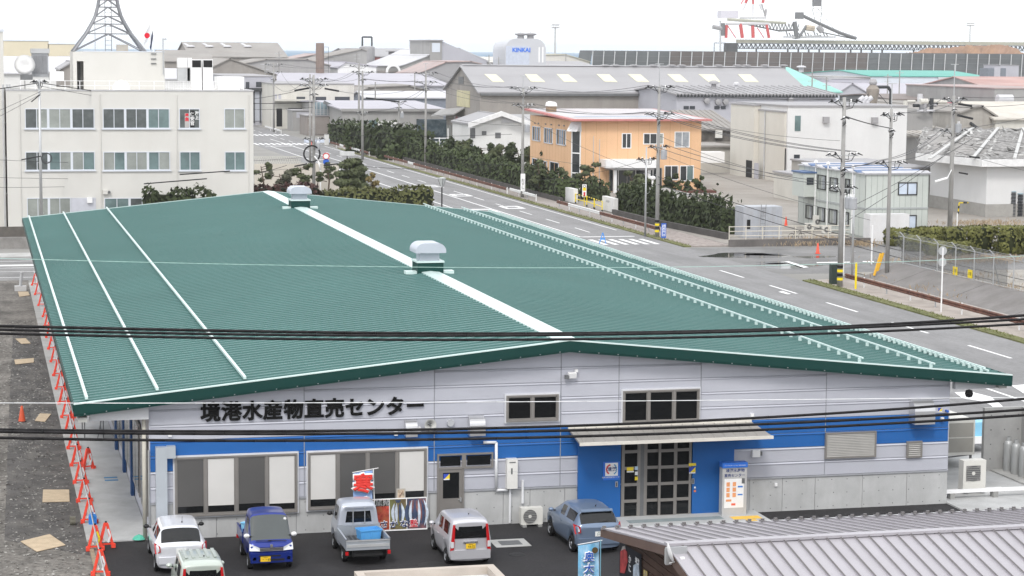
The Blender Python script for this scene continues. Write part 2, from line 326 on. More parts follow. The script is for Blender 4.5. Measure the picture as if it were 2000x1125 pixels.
for px, py in ((1690,705),(1833,717),(1945,729)):
    x = roofpt(px, py)[0]; z = zroof(x)
    g = MB(); g.box(x-.03,-OF+.35,z+.15,x+.03,LR-.2,z+.20)
    for i in range(81 if px < 1940 else 163):
        yy = -OF+.55+i*(1.0 if px < 1940 else .5); g.box(x-.10,yy,z-.0,x+.02,yy+.05,z+.15)
    if px > 1940: g.box(x+.10,-OF+.35,z+.02,x+.17,LR-.2,z+.09)
    g.build('snow_guard', m_mint, roof)
# ridge ventilators
m_hood = mat('pale hood paint', (.47,.50,.56), .45, var=.04)
for i, yv in enumerate((roofpt(588,402)[1], roofpt(829,528)[1])):
    y0 = yv; x = XR
    ba = MB(); ba.box(x-.62,y0,ZR-.35,x+.62,y0+1.25,ZR+.42); bo = ba.build('roof_ventilator', m_fascia, roof)
    fl = MB(); fl.box(x-.66,y0-.04,ZR+.42,x+.66,y0+1.29,ZR+.50); fl.box(x-1.15,y0+.1,zroof(x+1.15)+.0,x-.62,y0+.6,zroof(x+1.15)+.14); fl.box(x+.62,y0+.1,zroof(x+1.15)+.0,x+1.15,y0+.6,zroof(x+1.15)+.14); fl.build('flange', m_mint, bo)
    nk = MB(); nk.box(x-.46,y0+.18,ZR+.5,x+.46,y0+1.1,ZR+.95); nk.build('neck', m_hood, bo)
    pts = []
    for t in range(0, 9): a = math.pi/2*t/8; pts.append((x-.72+.42*(1-math.cos(a)), y0-.12, ZR+.98+.36*math.sin(a)))
    for t in range(0, 9): a = math.pi/2*(1-t/8); pts.append((x+.72-.42*(1-math.cos(a)), y0-.12, ZR+.98+.36*math.sin(a)))
    pts = [(x-.72,y0-.12,ZR+.88)]+pts+[(x+.72,y0-.12,ZR+.88)]
    hd = MB(); hd.prism(pts, (0,1.5,0)); hd.build('hood', m_hood, bo)
# gable wall
def zt(x): return zroof(x)-.3
core = MB()
core.prism([(0.0,.02,0),(W,.02,0),(W,.02,zt(W)),(XR,.02,zt(XR)),(0.0,.02,zt(0))], (0,.2,0)); core.box(.02,.22,0,.22,LR-1,zt(0)); core.box(W-.22,.22,0,W-.02,LR-1,zt(W)); core.prism([(0.0,LR-1,0),(W,LR-1,0),(W,LR-1,zt(W)),(XR,LR-1,zt(XR)),(0.0,LR-1,zt(0))], (0,.2,0))
wall = core.build('wall', m_panel, mk)
ROWS = [1.31+.5435*k for k in range(11)]; COLS = [0.02,5.39,10.05,14.71,16.89,20.03,24.95,29.94]
def clip(poly, f):
    o = []
    for i in range(len(poly)):
        a, b = poly[i], poly[(i+1) % len(poly)]; fa, fb = f(a), f(b)
        if fa >= 0: o.append(a)
        if fa*fb < 0: t = fa/(fa-fb); o.append((a[0]+(b[0]-a[0])*t, a[1]+(b[1]-a[1])*t))
    return o
for i in range(len(COLS)-1):
    for k in range(10):
        x0, x1, z0, z1 = COLS[i]+.02, COLS[i+1]-.02, ROWS[k]+.014, ROWS[k+1]-.0
        if i == 4 and k < 4: continue
        p = clip([(x0,z0),(x1,z0),(x1,z1),(x0,z1)], lambda a: zt(0)+SL*a[0]-a[1]); p = clip(p, lambda a: zt(W)+SL*(W-a[0])-a[1]) if p else p
        if len(p) < 3: continue
        m = m_blue if k in (2, 3) else m_panel
        b = MB()
        if len(p) == 4 and abs(p[2][1]-z1) < 1e-6 and abs(p[3][1]-z1) < 1e-6:   # whole panel: chamfered top edge
            b.prism([(x0,0,z0),(x0,-.05,z0),(x0,-.05,z1-.075),(x0,-.085,z1-.058),(x0,-.048,z1-.008),(x0,0,z1-.008)], (x1-x0,0,0))
        else: b.prism([(a,-.05,c) for a, c in p], (0,.05,0))
        b.build('wall_panel', m, wall)
for i in range(8):
    x = COLS[i]; b = MB(); b.box(max(x-.02,0),-.035,1.31,min(x+.02,W),-.0,zt(x)); b.build('joint_trim', m_panel if i in (0,7) else mat('joint grey', (.30,.31,.34), .5), wall)
b = MB(); b.box(0,-.075,1.255,W,.0,1.31); b.build('base_flashing', mat('flashing grey', (.42,.43,.46), .4, .3), wall)
xs = [0.0,2.3,3.55,5.1,7.3,9.9,12.6,13.6,14.9,16.4,21.3,22.0,23.3,24.6,26.5,28.3,29.96]
for a, c in zip(xs[:-1], xs[1:]):
    b = MB(); b.box(a+.008,-.03,0,c-.008,.02,1.25); s = b.build('concrete_panel', m_conc_new, wall)
h = MB()
for x in np.arange(.5, 29.8, .62):
    for z in (.12,.62,1.12): h.obox((x+random.uniform(-.05,.05),-.031,z),(.035,.006,.035))
h.build('tie_holes', m_dgrey, wall, kind='stuff')
# --- windows
def window(x0, x1, z0, z1, n, name='window', d=.18, fw=.055, blinds=None, ms=None, pm=None, split=None):
    f = MB(); y0 = -d
    f.box(x0,y0,z0,x0+fw,-.051,z1); f.box(x1-fw,y0,z0,x1,-.051,z1); f.box(x0+fw,y0,z0,x1-fw,-.051,z0+fw); f.box(x0+fw,y0,z1-fw,x1-fw,-.051,z1)
    wi = (x1-x0)/n
    for i in range(1, n): f.box(x0+wi*i-fw*.7,y0+.01,z0+fw,x0+wi*i+fw*.7,-.051,z1-fw)
    fo = f.build(name, m_alu, mk)
    t = MB(); e = .05; t.box(x0-e,-.13,z1,x1+e,-.051,z1+e); t.box(x0-e,-.13,z0-e,x0,-.051,z1); t.box(x1,-.13,z0-e,x1+e,-.051,z1); t.box(x0,-.13,z0-e,x1,-.051,z0); t.build('surround', mat('light trim', (.62,.63,.66), .4), fo)
    for i in range(n):
        a, c = x0+wi*i+(fw if i == 0 else fw*.7), x0+wi*(i+1)-(fw if i == n-1 else fw*.7)
        s = MB(); sw = .04; ys = y0+.035
        s.box(a,ys,z0+fw,a+sw,ys+.03,z1-fw); s.box(c-sw,ys,z0+fw,c,ys+.03,z1-fw); s.box(a+sw,ys,z0+fw,c-sw,ys+.03,z0+fw+sw*1.6); s.box(a+sw,ys,z1-fw-sw,c-sw,ys+.03,z1-fw); s.build('sash', m_alu, fo)
        g = MB(); g.quad((a+sw,ys+.028,z0+fw+sw*1.6),(c-sw,ys+.028,z0+fw+sw*1.6),(c-sw,ys+.028,z1-fw-sw),(a+sw,ys+.028,z1-fw-sw)); g.build('pane', (pm or m_glass), fo)
        if blinds:
            bz, light = blinds[i]
            q = MB(); q.box(a+sw+.005,ys+.012,z0+fw+sw+bz,c-sw-.005,ys+.02,z1-fw-sw); q.box(a+sw+.005,ys+.006,z0+fw+sw+bz-.02,c-sw-.005,ys+.022,z0+fw+sw+bz)
            q.build('roller_blind', mat('pale roller blind', (.60,.59,.57), .35, var=.05, sc=.5) if light else mat('grey roller blind', (.10,.098,.096), .35, var=.06, sc=.7), fo)
    return fo
def F(px, py): P = aty(px, py, -.1); return P[0], P[2]
window(.86,5.13,.80,2.90,4,blinds=[(.28,0),(.28,1),(.3,0),(.26,1)])
window(5.50,9.76,.84,2.90,4,blinds=[(.30,1),(.22,0),(.42,0),(.46,1)])
window(12.66,14.60,3.74,4.70,2); window(17.02,19.95,3.52,4.74,3)
# personnel door with transoms
d = MB(); d.box(10.15,-.14,.02,10.21,-.051,2.66); d.box(11.07,-.14,.02,11.13,-.051,2.12); d.box(10.21,-.14,2.10,12.2,-.051,2.17); d.box(10.21,-.14,2.60,12.2,-.051,2.66); d.box(12.14,-.14,2.17,12.2,-.051,2.6); d.box(11.05,-.14,2.17,11.2,-.051,2.6)
do = d.build('door', m_alu, mk)
q = MB(); q.box(10.21,-.11,.02,11.07,-.06,2.10); q.build('leaf', mat('bronze leaf', (.25,.235,.22), .45, .3), do)
q = MB(); q.box(10.36,-.118,1.05,10.95,-.111,1.98); q.build('pane', m_glass, do)
q = MB(); q.box(10.27,-.10,2.22,11.0,-.06,2.56); q.build('pane', m_glass, do); q = MB(); q.box(11.25,-.10,2.22,12.1,-.06,2.56); q.build('pane', m_glass, do)
q = MB(); q.box(10.98,-.17,.92,11.03,-.111,1.06); q.tube((10.9,-.16,1.0),(11.02,-.16,1.0),.012); q.build('handle', m_steel, do)
def sticker(x, z, s, parent, y):
    a = MB(); a.quad((x,y,z+s),(x,y,z),(x+s,y,z+s)); o = a.build('sticker', mat('sticker blue', (.05,.09,.45), .5, var=0), parent)
    a = MB(); a.quad((x+s,y,z+s),(x,y,z),(x+s,y,z)); a.build('sticker', mat('sticker yellow', (.85,.65,.05), .5, var=0), parent)
    a = MB(); a.quad((x,y-.001,z),(x+s,y-.001,z),(x+s,y-.001,z+s*.18),(x,y-.001,z+s*.18)); a.build('sticker', m_white, parent)
sticker(10.38,1.72,.22,do,-.121)
# entrance: blue flanking walls, glazed sliding doors, canopy
b = MB(); b.box(15.36,-.16,.02,16.97,-.052,3.2); bl = b.build('entrance_panel', m_blue, mk)
b = MB(); b.box(19.72,-.16,.02,21.33,-.052,3.2); br = b.build('entrance_panel', m_blue, mk)
b = MB(); b.box(16.97,-.06,.02,19.72,-.03,3.2); eb = b.build('entrance_door', m_glass, mk)
def leaf(x0, x1, y, mull=4, fw=.12):
    f = MB(); f.box(x0,y,.05,x0+fw,y+.05,3.1); f.box(x1-fw,y,.05,x1,y+.05,3.1)
    zs = np.linspace(.05, 3.1, mull+1)
    for z in zs: f.box(x0+fw,y,max(.05,z-.055),x1-fw,y+.05,min(3.1,z+.055))
    f.build('door_leaf', m_alu, eb)
    g = MB(); g.quad((x0+fw,y+.03,.1),(x1-fw,y+.03,.1),(x1-fw,y+.03,3.05),(x0+fw,y+.03,3.05)); g.build('pane', m_glass, eb)
leaf(17.0,17.72,-.15,5); leaf(17.86,18.62,-.15,5); leaf(18.40,19.08,-.20,5,.09); leaf(19.04,19.68,-.15,5,.09)
b = MB(); b.box(17.72,-.15,.05,17.86,-.08,3.1); b.build('door_post', m_dgrey, eb)
# canopy
cz0, cz1 = 3.44, 3.14
c = MB(); c.prism([(14.98,-.06,cz0),(22.0,-.06,cz0),(22.28,-1.55,cz1),(15.02,-1.55,cz1)], (0,0,-.07))
ca = c.build('canopy', mat('canopy steel', (.30,.285,.265), .5, .1, var=.12, sc=.8), mk)
c = MB(); c.box(14.98,-.14,cz0-.02,22.0,-.06,cz0+.09); c.box(15.0,-1.62,cz1-.09,22.3,-1.55,cz1+.02); c.build('trim', mat('cream trim', (.66,.63,.57), .5), ca)
c = MB()
for i in range(17):
    x = 15.2+i*.41; c.bar((x,-.14,cz0+.006),(x,-1.55,cz1+.01),.02,.015)
c.build('seams', mat('canopy seam', (.33,.32,.30), .5), ca, kind='stuff')
# shopfront sign letters
LT = '境港水産物直売センター'; x0s, x1s = 2.12, 9.35
for i, chx in enumerate(LT):
    x = x0s+(x1s-x0s)*i/10; z = 4.40+.0*i
    txt(chx, .70, mat('black sign letter', (.006,.006,.006), .7, var=0, spec=.15), wall, MY(x,-.10,z), 'sign_letter', ext=.02, bev=.024)
# wall fittings
m_inox = mat('stainless hood', (.62,.62,.63), .3, .75, var=.05)
def hood(px0, py0, px1, py1, d, name='exhaust_hood'):
    x0, z1 = F(px0, py0); x1, z0 = F(px1, py1); pts = []
    for t in range(7): a = math.pi/2*t/6; pts.append((x0, -.06-d*math.sin(a), z1-(z1-z0)*.45*(1-math.cos(a))))
    pts = [(x0,-.06,z1)]+pts[1:]+[(x0,-.06-d,z0),(x0,-.06,z0)]
    h = MB(); h.prism(pts, (x1-x0,0,0)); return h.build(name, m_inox, mk)
hood(790,820,813,851,.3); hood(914,812,944,848,.4); hood(1777,779,1815,824,.55)
def disc(px, py, r, m, name, d=.1):
    x, z = F(px, py); q = MB(); q.lathe([(0,-.06-d),(r*.9,-.06-d),(r,-.06-d*.7),(r,-.05)], (x,0,z), 'Y', 18); return q.build(name, m, mk, smooth=False)
disc(880,826,.14,mat('cap grey', (.42,.43,.45), .5),'vent_cap')
x, z = F(838,828); q = MB(); q.lathe([(.03,-.1),(.06,-.2),(.12,-.28),(.21,-.36),(.22,-.36),(.215,-.34),(.12,-.24),(.05,-.1)], (x,0,z), 'Y', 18); sp = q.build('horn_speaker', mat('horn grey', (.5,.5,.48), .4), mk, smooth=True)
q = MB(); q.lathe([(0,-.34),(.035,-.34),(.04,-.2),(0,-.2)], (x,0,z), 'Y', 10); q.box(x-.04,-.2,z-.25,x+.04,-.05,z-.1); q.build('horn_throat', m_dgrey, sp)
for (px0,py0,px1,py1) in ((1612,845,1710,892),(1771,862,1800,893)):
    x0, z1 = F(px0,py0); x1, z0 = F(px1,py1); f = MB(); fw = .06
    f.box(x0,-.16,z0,x0+fw,-.051,z1); f.box(x1-fw,-.16,z0,x1,-.051,z1); f.box(x0+fw,-.16,z0,x1-fw,-.051,z0+fw); f.box(x0+fw,-.16,z1-fw,x1-fw,-.051,z1); fo = f.build('louvre', m_alu, mk)
    f = MB(); f.box(x0+fw,-.098,z0+fw,x1-fw,-.088,z1-fw); f.build('backing', m_dark, fo)
    n = 14 if px0 < 1700 else 7
    for i in range(n):
        z = z0+fw+(z1-z0-2*fw)*(i+.5)/n; s = MB(); s.prism([(x0+fw,-.099,z+.03),(x0+fw,-.15,z-.015),(x0+fw,-.15,z-.025),(x0+fw,-.099,z+.015)], (x1-x0-2*fw,0,0)); s.build('slat', mat('louvre slat', (.42,.41,.39), .4), fo)
# flood lamps / small boxes
x, z = F(1116,732); q = MB(); q.obox((x,-.2,z),(.3,.16,.18),0,0,.3); q.box(x+.13,-.2,z+.1,x+.22,-.05,z+.2); q.build('flood_lamp', m_white, mk); q = MB(); q.obox((x-.2,-.22,z-.06),(.14,.14,.14)); q.build('lamp_eye', m_dgrey, mk)
x, z = F(1476,886); q = MB(); q.box(x-.15,-.18,z-.12,x+.15,-.05,z+.14); q.build('junction_box', m_white, mk); q = MB(); q.obox((x+.2,-.12,z),(.07,.1,.14)); q.build('lamp_eye', m_dgrey, mk)
for px, py in ((332,848),(773,846),(1840,819),(1469,812),(818,838)): 
    x, z = F(px, py); q = MB(); q.box(x-.06,-.16,z-.08,x+.06,-.05,z+.08); q.build('wall_light', m_white, mk)
x, z = F(1837,802); sticker(x-.08,z-.06,.16,wall,-.053); q = MB(); q.lathe([(0,-.2),(.05,-.2),(.05,-.05)],(x+.25,0,z-.02),'Y',10); q.build('blue_lamp', mat('lamp blue', (.03,.12,.5), .3), mk)
x, z = F(1516,947); q = MB(); q.box(x-.05,-.1,z-.06,x+.05,-.03,z+.06); q.build('outlet_cover', m_white, mk)
# white pipe, water heater
pw = mat('white pipe', (.72,.73,.75), .4, var=.03)
q = MB(); pts = [F(944,864), F(969,864), F(969,957), F(991,957)]; q.path([(a,-.12,c) for a, c in pts], .055, 8); q.build('drain_pipe', pw, mk, smooth=True)
x0, z1 = F(988,895); x1, z0 = F(1008,952); q = MB(); q.box(x0,-.32,z0,x1,-.05,z1); wh = q.build('water_heater', mat('cream white casing', (.70,.69,.66), .45), mk)
q = MB(); q.box(x0+.08,-.326,z1-.14,x1-.08,-.32,z1-.10); q.box(x0+.14,-.324,z1-.55,x0+.2,-.32,z1-.33); q.build('grille', m_dgrey, wh); q = MB(); q.box(x0+.03,-.324,z0+.62,x1-.03,-.32,z0+.63); q.build('joint', m_grey, wh)
q = MB(); a, c = F(996,952); q.tube((a,-.12,z0),(a,-.12,.05),.045,8); a2, c2 = F(1021,938); q.tube((a2,-.1,c2),(a2,-.1,.75),.05,8); q.build('pipe', pw, mk)
# logo board and stickers on the blue panel
x0, z1 = F(1177,902); x1, z0 = F(1209,936)
q = MB(); q.box(x0,-.185,z0,x1,-.161,z1); lb = q.build('logo_board', mat('bright blue board', (.04,.17,.62), .4, var=0), bl)
cx, cz = (x0+x1)/2, (z0+z1)/2+.06
q = MB(); q.box(cx-.24,-.192,cz-.24,cx+.24,-.186,cz+.24); q.build('logo_card', m_white, bl)
txt('境港', .17, mat('print navy', (.02,.04,.16), .5, var=0), bl, MY(cx+.01,-.1945,cz-.0), 'logo_text', ext=.001, off=.004)
q = MB()
for t in range(8):
    a = math.pi*.6+t*math.pi*.8/8; q.obox((cx-.02+.17*math.cos(a),-.194,cz+.17*math.sin(a)),(.05,.002,.06),0,a)
q.build('logo_mark', mat('print red', (.62,.03,.05), .5, var=0), bl)
q = MB()
for t in range(7):
    a = -math.pi*.35+t*math.pi*.7/6; q.obox((cx+.05+.14*math.cos(a),-.194,cz+.18*math.sin(a)),(.045,.002,.05),0,a)
q.build('logo_mark', mat('print teal', (.02,.25,.5), .5, var=0), bl)
txt('境港水産物直売センター', .065, m_white, bl, MY(cx,-.187,z0+.10), 'logo_text', ext=.001)
for (px, py, w_, h_, m_) in ((1203,945,.09,.2,m_steel),):
    x, z = F(px, py); q = MB(); q.box(x-w_/2,-.19,z-h_/2,x+w_/2,-.161,z+h_/2); q.build('intercom', m_, bl); q = MB(); q.box(x-.015,-.195,z-.07,x+.015,-.19,z+.07); q.build('slot', m_dark, bl)
x, z = F(1352,939); q = MB(); q.box(x-.05,-.19,z-.1,x+.05,-.161,z+.1); q.build('intercom', m_steel, br); q = MB(); q.box(x-.02,-.195,z-.08,x+.02,-.19,z+.08); q.build('slot', m_dark, br)
x, z = F(1345,918); q = MB(); q.box(x-.02,-.165,z+.16,x+.26,-.162,z+.26); q.build('sticker', mat('sticker yellow', (.85,.65,.05), .5, var=0), br); sticker(x,z-.12,.24,br,-.166)
x, z = F(1356,953); q = MB(); q.obox((x,-.17,z+.03),(.06,.02,.06)); q.build('sticker', m_white, br); q = MB(); q.obox((x,-.17,z-.1),(.07,.02,.07)); q.build('sticker', mat('print orange', (.8,.2,.06), .5, var=0), br)
x, z = F(1226,918)
q = MB(); q.box(x-.05,-.155,z-.02,x+.2,-.152,z+.11); q.build('sticker', mat('sticker yellow', (.85,.65,.05), .5, var=0), eb); q = MB(); q.box(x-.05,-.156,z-.08,x+.22,-.152,z-.03); q.build('sticker', m_white, eb)
for i, m_ in enumerate((mat('sticker pale blue', (.5,.65,.8), .5, var=0), m_white, mat('sticker yellow', (.85,.65,.05), .5, var=0))):
    q = MB(); q.box(x+.26,-.156,z+.0-i*.19,x+.37,-.153,z+.13-i*.19); q.build('sticker', m_, eb)
# left corner: duct, downpipe, eave beams, shutters and ladders along the shaded side
x0, z1 = F(303,872); x1 = F(325,872)[0]; q = MB(); q.box(x0-.0,-.34,.02,x1,-.06,z1); q.build('duct', mat('duct silver', (.5,.54,.58), .35, .4, var=.04), mk)
x0, z1 = F(325,870); x1, z0 = F(342,893); q = MB(); q.box(x0+.002,-.32,z0,x1,-.06,z1); q.build('duct_box', mat('duct silver', (.5,.54,.58), .35, .4), mk)
cream = mat('cream downpipe', (.50,.48,.42), .5, var=.06)
q = MB(); q.tube((-.16,.05,0),(-.16,.05,4.55),.075,10); q.build('downpipe', cream, mk, smooth=True); q = MB(); q.tube((-.02,-.12,0),(-.02,-.12,3.2),.03,6); q.build('conduit', m_steel, mk)
beam = mat('pale eave beam', (.55,.56,.58), .5, var=.05)
q = MB(); q.box(-2.0,-.30,4.30,-.02,.0,4.72); q.build('eave_beam', beam, mk); q = MB(); q.box(W+.1,-.28,4.42,W+1.75,.0,4.75); q.build('eave_beam', beam, mk)
q = MB(); q.box(-2.42,-.5,4.30,-2.1,LR-.5,4.46); q.build('gutter', mat('gutter', (.40,.40,.38), .5), mk); q = MB(); q.box(W+1.8,-.5,4.44,W+2.1,LR-.5,4.62); q.build('gutter', mat('gutter', (.40,.40,.38), .5), mk)
q = MB(); q.lathe([(0,.16),(.12,.12),(.16,0),(.12,-.12),(0,-.16)], (W+.75,-.1,4.22), n=12); q.build('lamp_globe', m_dark, mk)
sb = mat('blue shutter post', (.025,.07,.18), .5, var=.05)
for yy in (7.4, 12, 17, 27, 39, 53, 67):
    q = MB(); q.box(-.13,yy,.05,-.005,yy+.5,4.3); q.build('pilaster', sb, wall)
for y0, y1 in ((.6,3.0),(3.9,7.2),(8.2,11.6),(12.8,16.6),(17.8,21.6)):
    q = MB(); q.box(-.07,y0,.7,-.005,y1,3.4); wdw = q.build('side_window', m_alu, wall)
    q = MB(); q.box(-.09,y0+.1,.85,-.071,(y0+y1)/2-.05,3.3); q.box(-.09,(y0+y1)/2+.05,.85,-.071,y1-.1,3.3); q.build('pane', m_glass, wdw)
# ================================================================== vehicles
import bmesh
def paint(name, c, metal=.35): return mat(name, c, .28, metal, var=.02, coat=.6, sc=.5)
m_tyre = mat('tyre rubber', (.012,.012,.013), .75, var=.1)
m_rim = mat('alloy rim', (.42,.43,.45), .35, .7, var=.05)
m_cglass = mat('car glass', (.008,.009,.010), .04, var=0, spec=.5)
m_cglass2 = mat('car windscreen', (.045,.055,.055), .05, var=.1, sc=1.2, spec=.9)
m_red = mat('red lamp lens', (.45,.012,.015), .15, var=.1, coat=.5)
m_clear = mat('clear lamp lens', (.72,.74,.76), .12, .2, var=.1, coat=.5)
m_trim = mat('black trim', (.02,.02,.021), .5, var=.05)
m_plate_y = mat('yellow number plate', (.80,.52,.03), .5, var=0)
m_plate_w = mat('white number plate', (.75,.76,.75), .5, var=0)
m_ink = mat('plate ink black', (.01,.01,.012), .6, var=0); m_inkg = mat('plate ink green', (.01,.11,.05), .6, var=0)
def loft(table, arches, zb0=.22, rar=.33, crown=.03):
    """table rows: y, half width, belt z, top z, half width at top, flag of the stretch up to the next row"""
    ys = [r[0] for r in table]; allys = set(ys)
    for a in arches: allys |= {a-rar-.03, a-rar*.72, a, a+rar*.72, a+rar+.03}
    allys = sorted(allys)
    # drop arch stations that fall almost on a table station
    out = []
    for y in allys:
        if out and y-out[-1] < .035:
            if y in ys: out[-1] = y
            continue
        out.append(y)
    rings = []; flags = []
    for y in out:
        if y <= ys[0]: r = table[0][1:5]; fl = table[0][5]
        else:
            i = max(k for k in range(len(ys)) if ys[k] <= y+1e-9); fl = table[i][5]
            if i == len(ys)-1: r = table[i][1:5]
            else:
                t = (y-ys[i])/(ys[i+1]-ys[i]); r = [a+(b-a)*t for a, b in zip(table[i][1:5], table[i+1][1:5])]
        w_, zb_, zt_, wt_ = r[0], r[1], r[2], r[3]
        z0 = zb0
        for a in arches:
            d = abs(y-a)
            if d < rar+.01: z0 = max(z0, .06+math.sqrt(max(0, (rar+.06)**2-d*d)) + .20)
        rings.append([(0,y,z0),(w_*.80,y,z0),(w_*.97,y,z0+.05),(w_,y,max(z0+.1, z0+(zb_-z0)*.6)),(w_*.985,y,zb_),(w_*.96+(wt_-w_*.96)*.08,y,zb_+max(.008,(zt_-zb_)*.04)),
                      (wt_,y,zb_+(zt_-zb_)*.91),(wt_*.86,y,zt_),(0,y,zt_+crown*(1 if zt_-zb_ > .2 else .5))])
        flags.append(fl)
    bm = bmesh.new(); V = []
    for rg in rings:
        L_ = [bm.verts.new(p) for p in rg]; R_ = [bm.verts.new((-p[0], p[1], p[2])) for p in rg[1:-1]]
        V.append(L_+R_[::-1])                       # 0..8 right side up, 9..15 down the left
    n = len(V[0])
    for i in range(len(V)-1):
        for k in range(n):
            f = bm.faces.new((V[i][k], V[i][(k+1) % n], V[i+1][(k+1) % n], V[i+1][k]))
            kk = k if k < 8 else 15-k               # ring interval 0..7
            fl = flags[i]
            if 'S' in fl and kk == 5: f.material_index = 2
            if 'W' in fl and kk in (6, 7): f.material_index = 1
            if 'R' in fl and kk in (6, 7): f.material_index = 3
    def cap(Vr, flip, glass):
        P = lambda k: Vr[k]; Q_ = lambda k: Vr[16-k] if k not in (0, 8) else Vr[k]
        for k in range(0, 8):
            a, b, c, d = P(k), P(k+1), Q_(k+1), Q_(k)
            vs = [v for j, v in enumerate((a, b, c, d)) if v not in (a, b, c, d)[:j]]
            f = bm.faces.new(vs if flip else vs[::-1])
            if glass and k == 5: f.material_index = glass
    cap(V[0], True, 3 if 'C' in table[0][5] else 0); cap(V[-1], False, 1 if 'F' in table[-1][5] else 0)
    bmesh.ops.recalc_face_normals(bm, faces=bm.faces)
    me = bpy.data.meshes.new('cage'); bm.to_mesh(me); bm.free()
    for _ in range(4): me.materials.append(m_trim)
    o = bpy.data.objects.new('cage', me); COL.objects.link(o); md = o.modifiers.new('s', 'SUBSURF'); md.levels = 2; md.render_levels = 2
    dg = bpy.context.evaluated_depsgraph_get(); ev = bpy.data.meshes.new_from_object(o.evaluated_get(dg))
    bpy.data.objects.remove(o)
    # split by material and connection
    nv = np.array([v.co for v in ev.vertices]); groups = {}
    polys = [(p.material_index, tuple(p.vertices)) for p in ev.polygons]
    par = {}
    def find(a):
        while par.setdefault(a, a) != a: a = par[a] = par[par[a]]
        return a
    for mi, vs in polys:
        if mi:
            for v in vs[1:]: par[find((mi, v))] = find((mi, vs[0]))
    for mi, vs in polys: groups.setdefault((mi, find((mi, vs[0])) if mi else 0), []).append(vs)
    res = []
    for (mi, _), fs in groups.items():
        ids = sorted({v for f in fs for v in f}); mp_ = {v: i for i, v in enumerate(ids)}
        b = MB(); b.v = [tuple(nv[v]) for v in ids]; b.f = [tuple(mp_[v] for v in f) for f in fs]; res.append((mi, b))
    return res
def wheel(t, x, y, r, wd=.17, steel=False):
    s = 1 if x > 0 else -1
    q = MB(); q.lathe([(r*.62,-wd/2),(r*.93,-wd/2),(r,-wd*.36),(r,wd*.36),(r*.93,wd/2),(r*.62,wd/2)], (x,y,r), 'X', 22); wo = q.build('wheel', m_tyre, t, smooth=True)
    q = MB(); xo = x+s*(wd/2-.025); q.lathe([(0,xo+s*.015),(r*.2,xo+s*.015),(r*.25,xo-s*.005),(r*.56,xo-s*.005),(r*.64,xo+s*.02)], (0,y,r), 'X', 20); q.build('rim', m_rim, wo)
    q = MB()
    for k in range(5 if not steel else 8):
        a = 2*math.pi*k/(5 if not steel else 8); q.obox((xo+s*.0,y+math.cos(a+.6)*r*.4,r+math.sin(a+.6)*r*.4),(.012,.07,.11 if not steel else .05),0,0,a+.6)
    q.build('rim_gap', m_trim, wo)
def plate(t, y, z, face, ycol, small, big, x=0.0):
    q = MB(); q.box(x-.165,y-.006,z-.083,x+.165,y+.006,z+.083); p = q.build('number_plate', m_plate_y if ycol else m_plate_w, t)
    M4 = Matrix.Translation((x, y+face*.009, z)) @ (Matrix.Rotation(math.pi, 4, 'Z') if face > 0 else Matrix.Identity(4)) @ Matrix.Rotation(math.pi/2, 4, 'X')
    txt(big, .10, m_ink if ycol else m_inkg, p, M4 @ Matrix.Translation((.02,-.02,0)), 'plate_number', ext=.0008, off=.001)
    if small: txt(small, .036, m_ink if ycol else m_inkg, p, M4 @ Matrix.Translation((0,.055,0)), 'plate_region', ext=.0008)
def mirror(t, x, y, z, m, flip=1):
    s = 1 if x > 0 else -1
    q = MB(); q.lathe([(.0,-.07),(.06,-.055),(.085,0),(.08,.05),(0,.06)], (x,y,z), 'Y', 12); q.v = [((v[0]-x)*1.15+x, v[1], (v[2]-z)*.85+z) for v in q.v]
    o = q.build('mirror', m, t, smooth=True); q = MB(); q.bar((x-s*.26,y,z-.06),(x-s*.03,y,z-.02),.05,.04); q.build('stalk', m_trim, o)
def body(t, parts, pm, names=('body','windscreen','side_window','rear_window'), mats=None):
    for mi, b in parts:
        m = (mats or (pm, m_cglass2, m_cglass, m_cglass))[mi]; b.build(names[mi], m, t, smooth=True)
def lamp(t, poly, vec, m, name): q = MB(); q.prism(poly, vec); return q.build(name, m, t)
def conform(parts, quad, out=.006, n=6):
    """a patch of lens that hugs the body: quad in (side: y,z) or (rear: x,z) is ray-cast onto the loft"""
    pass

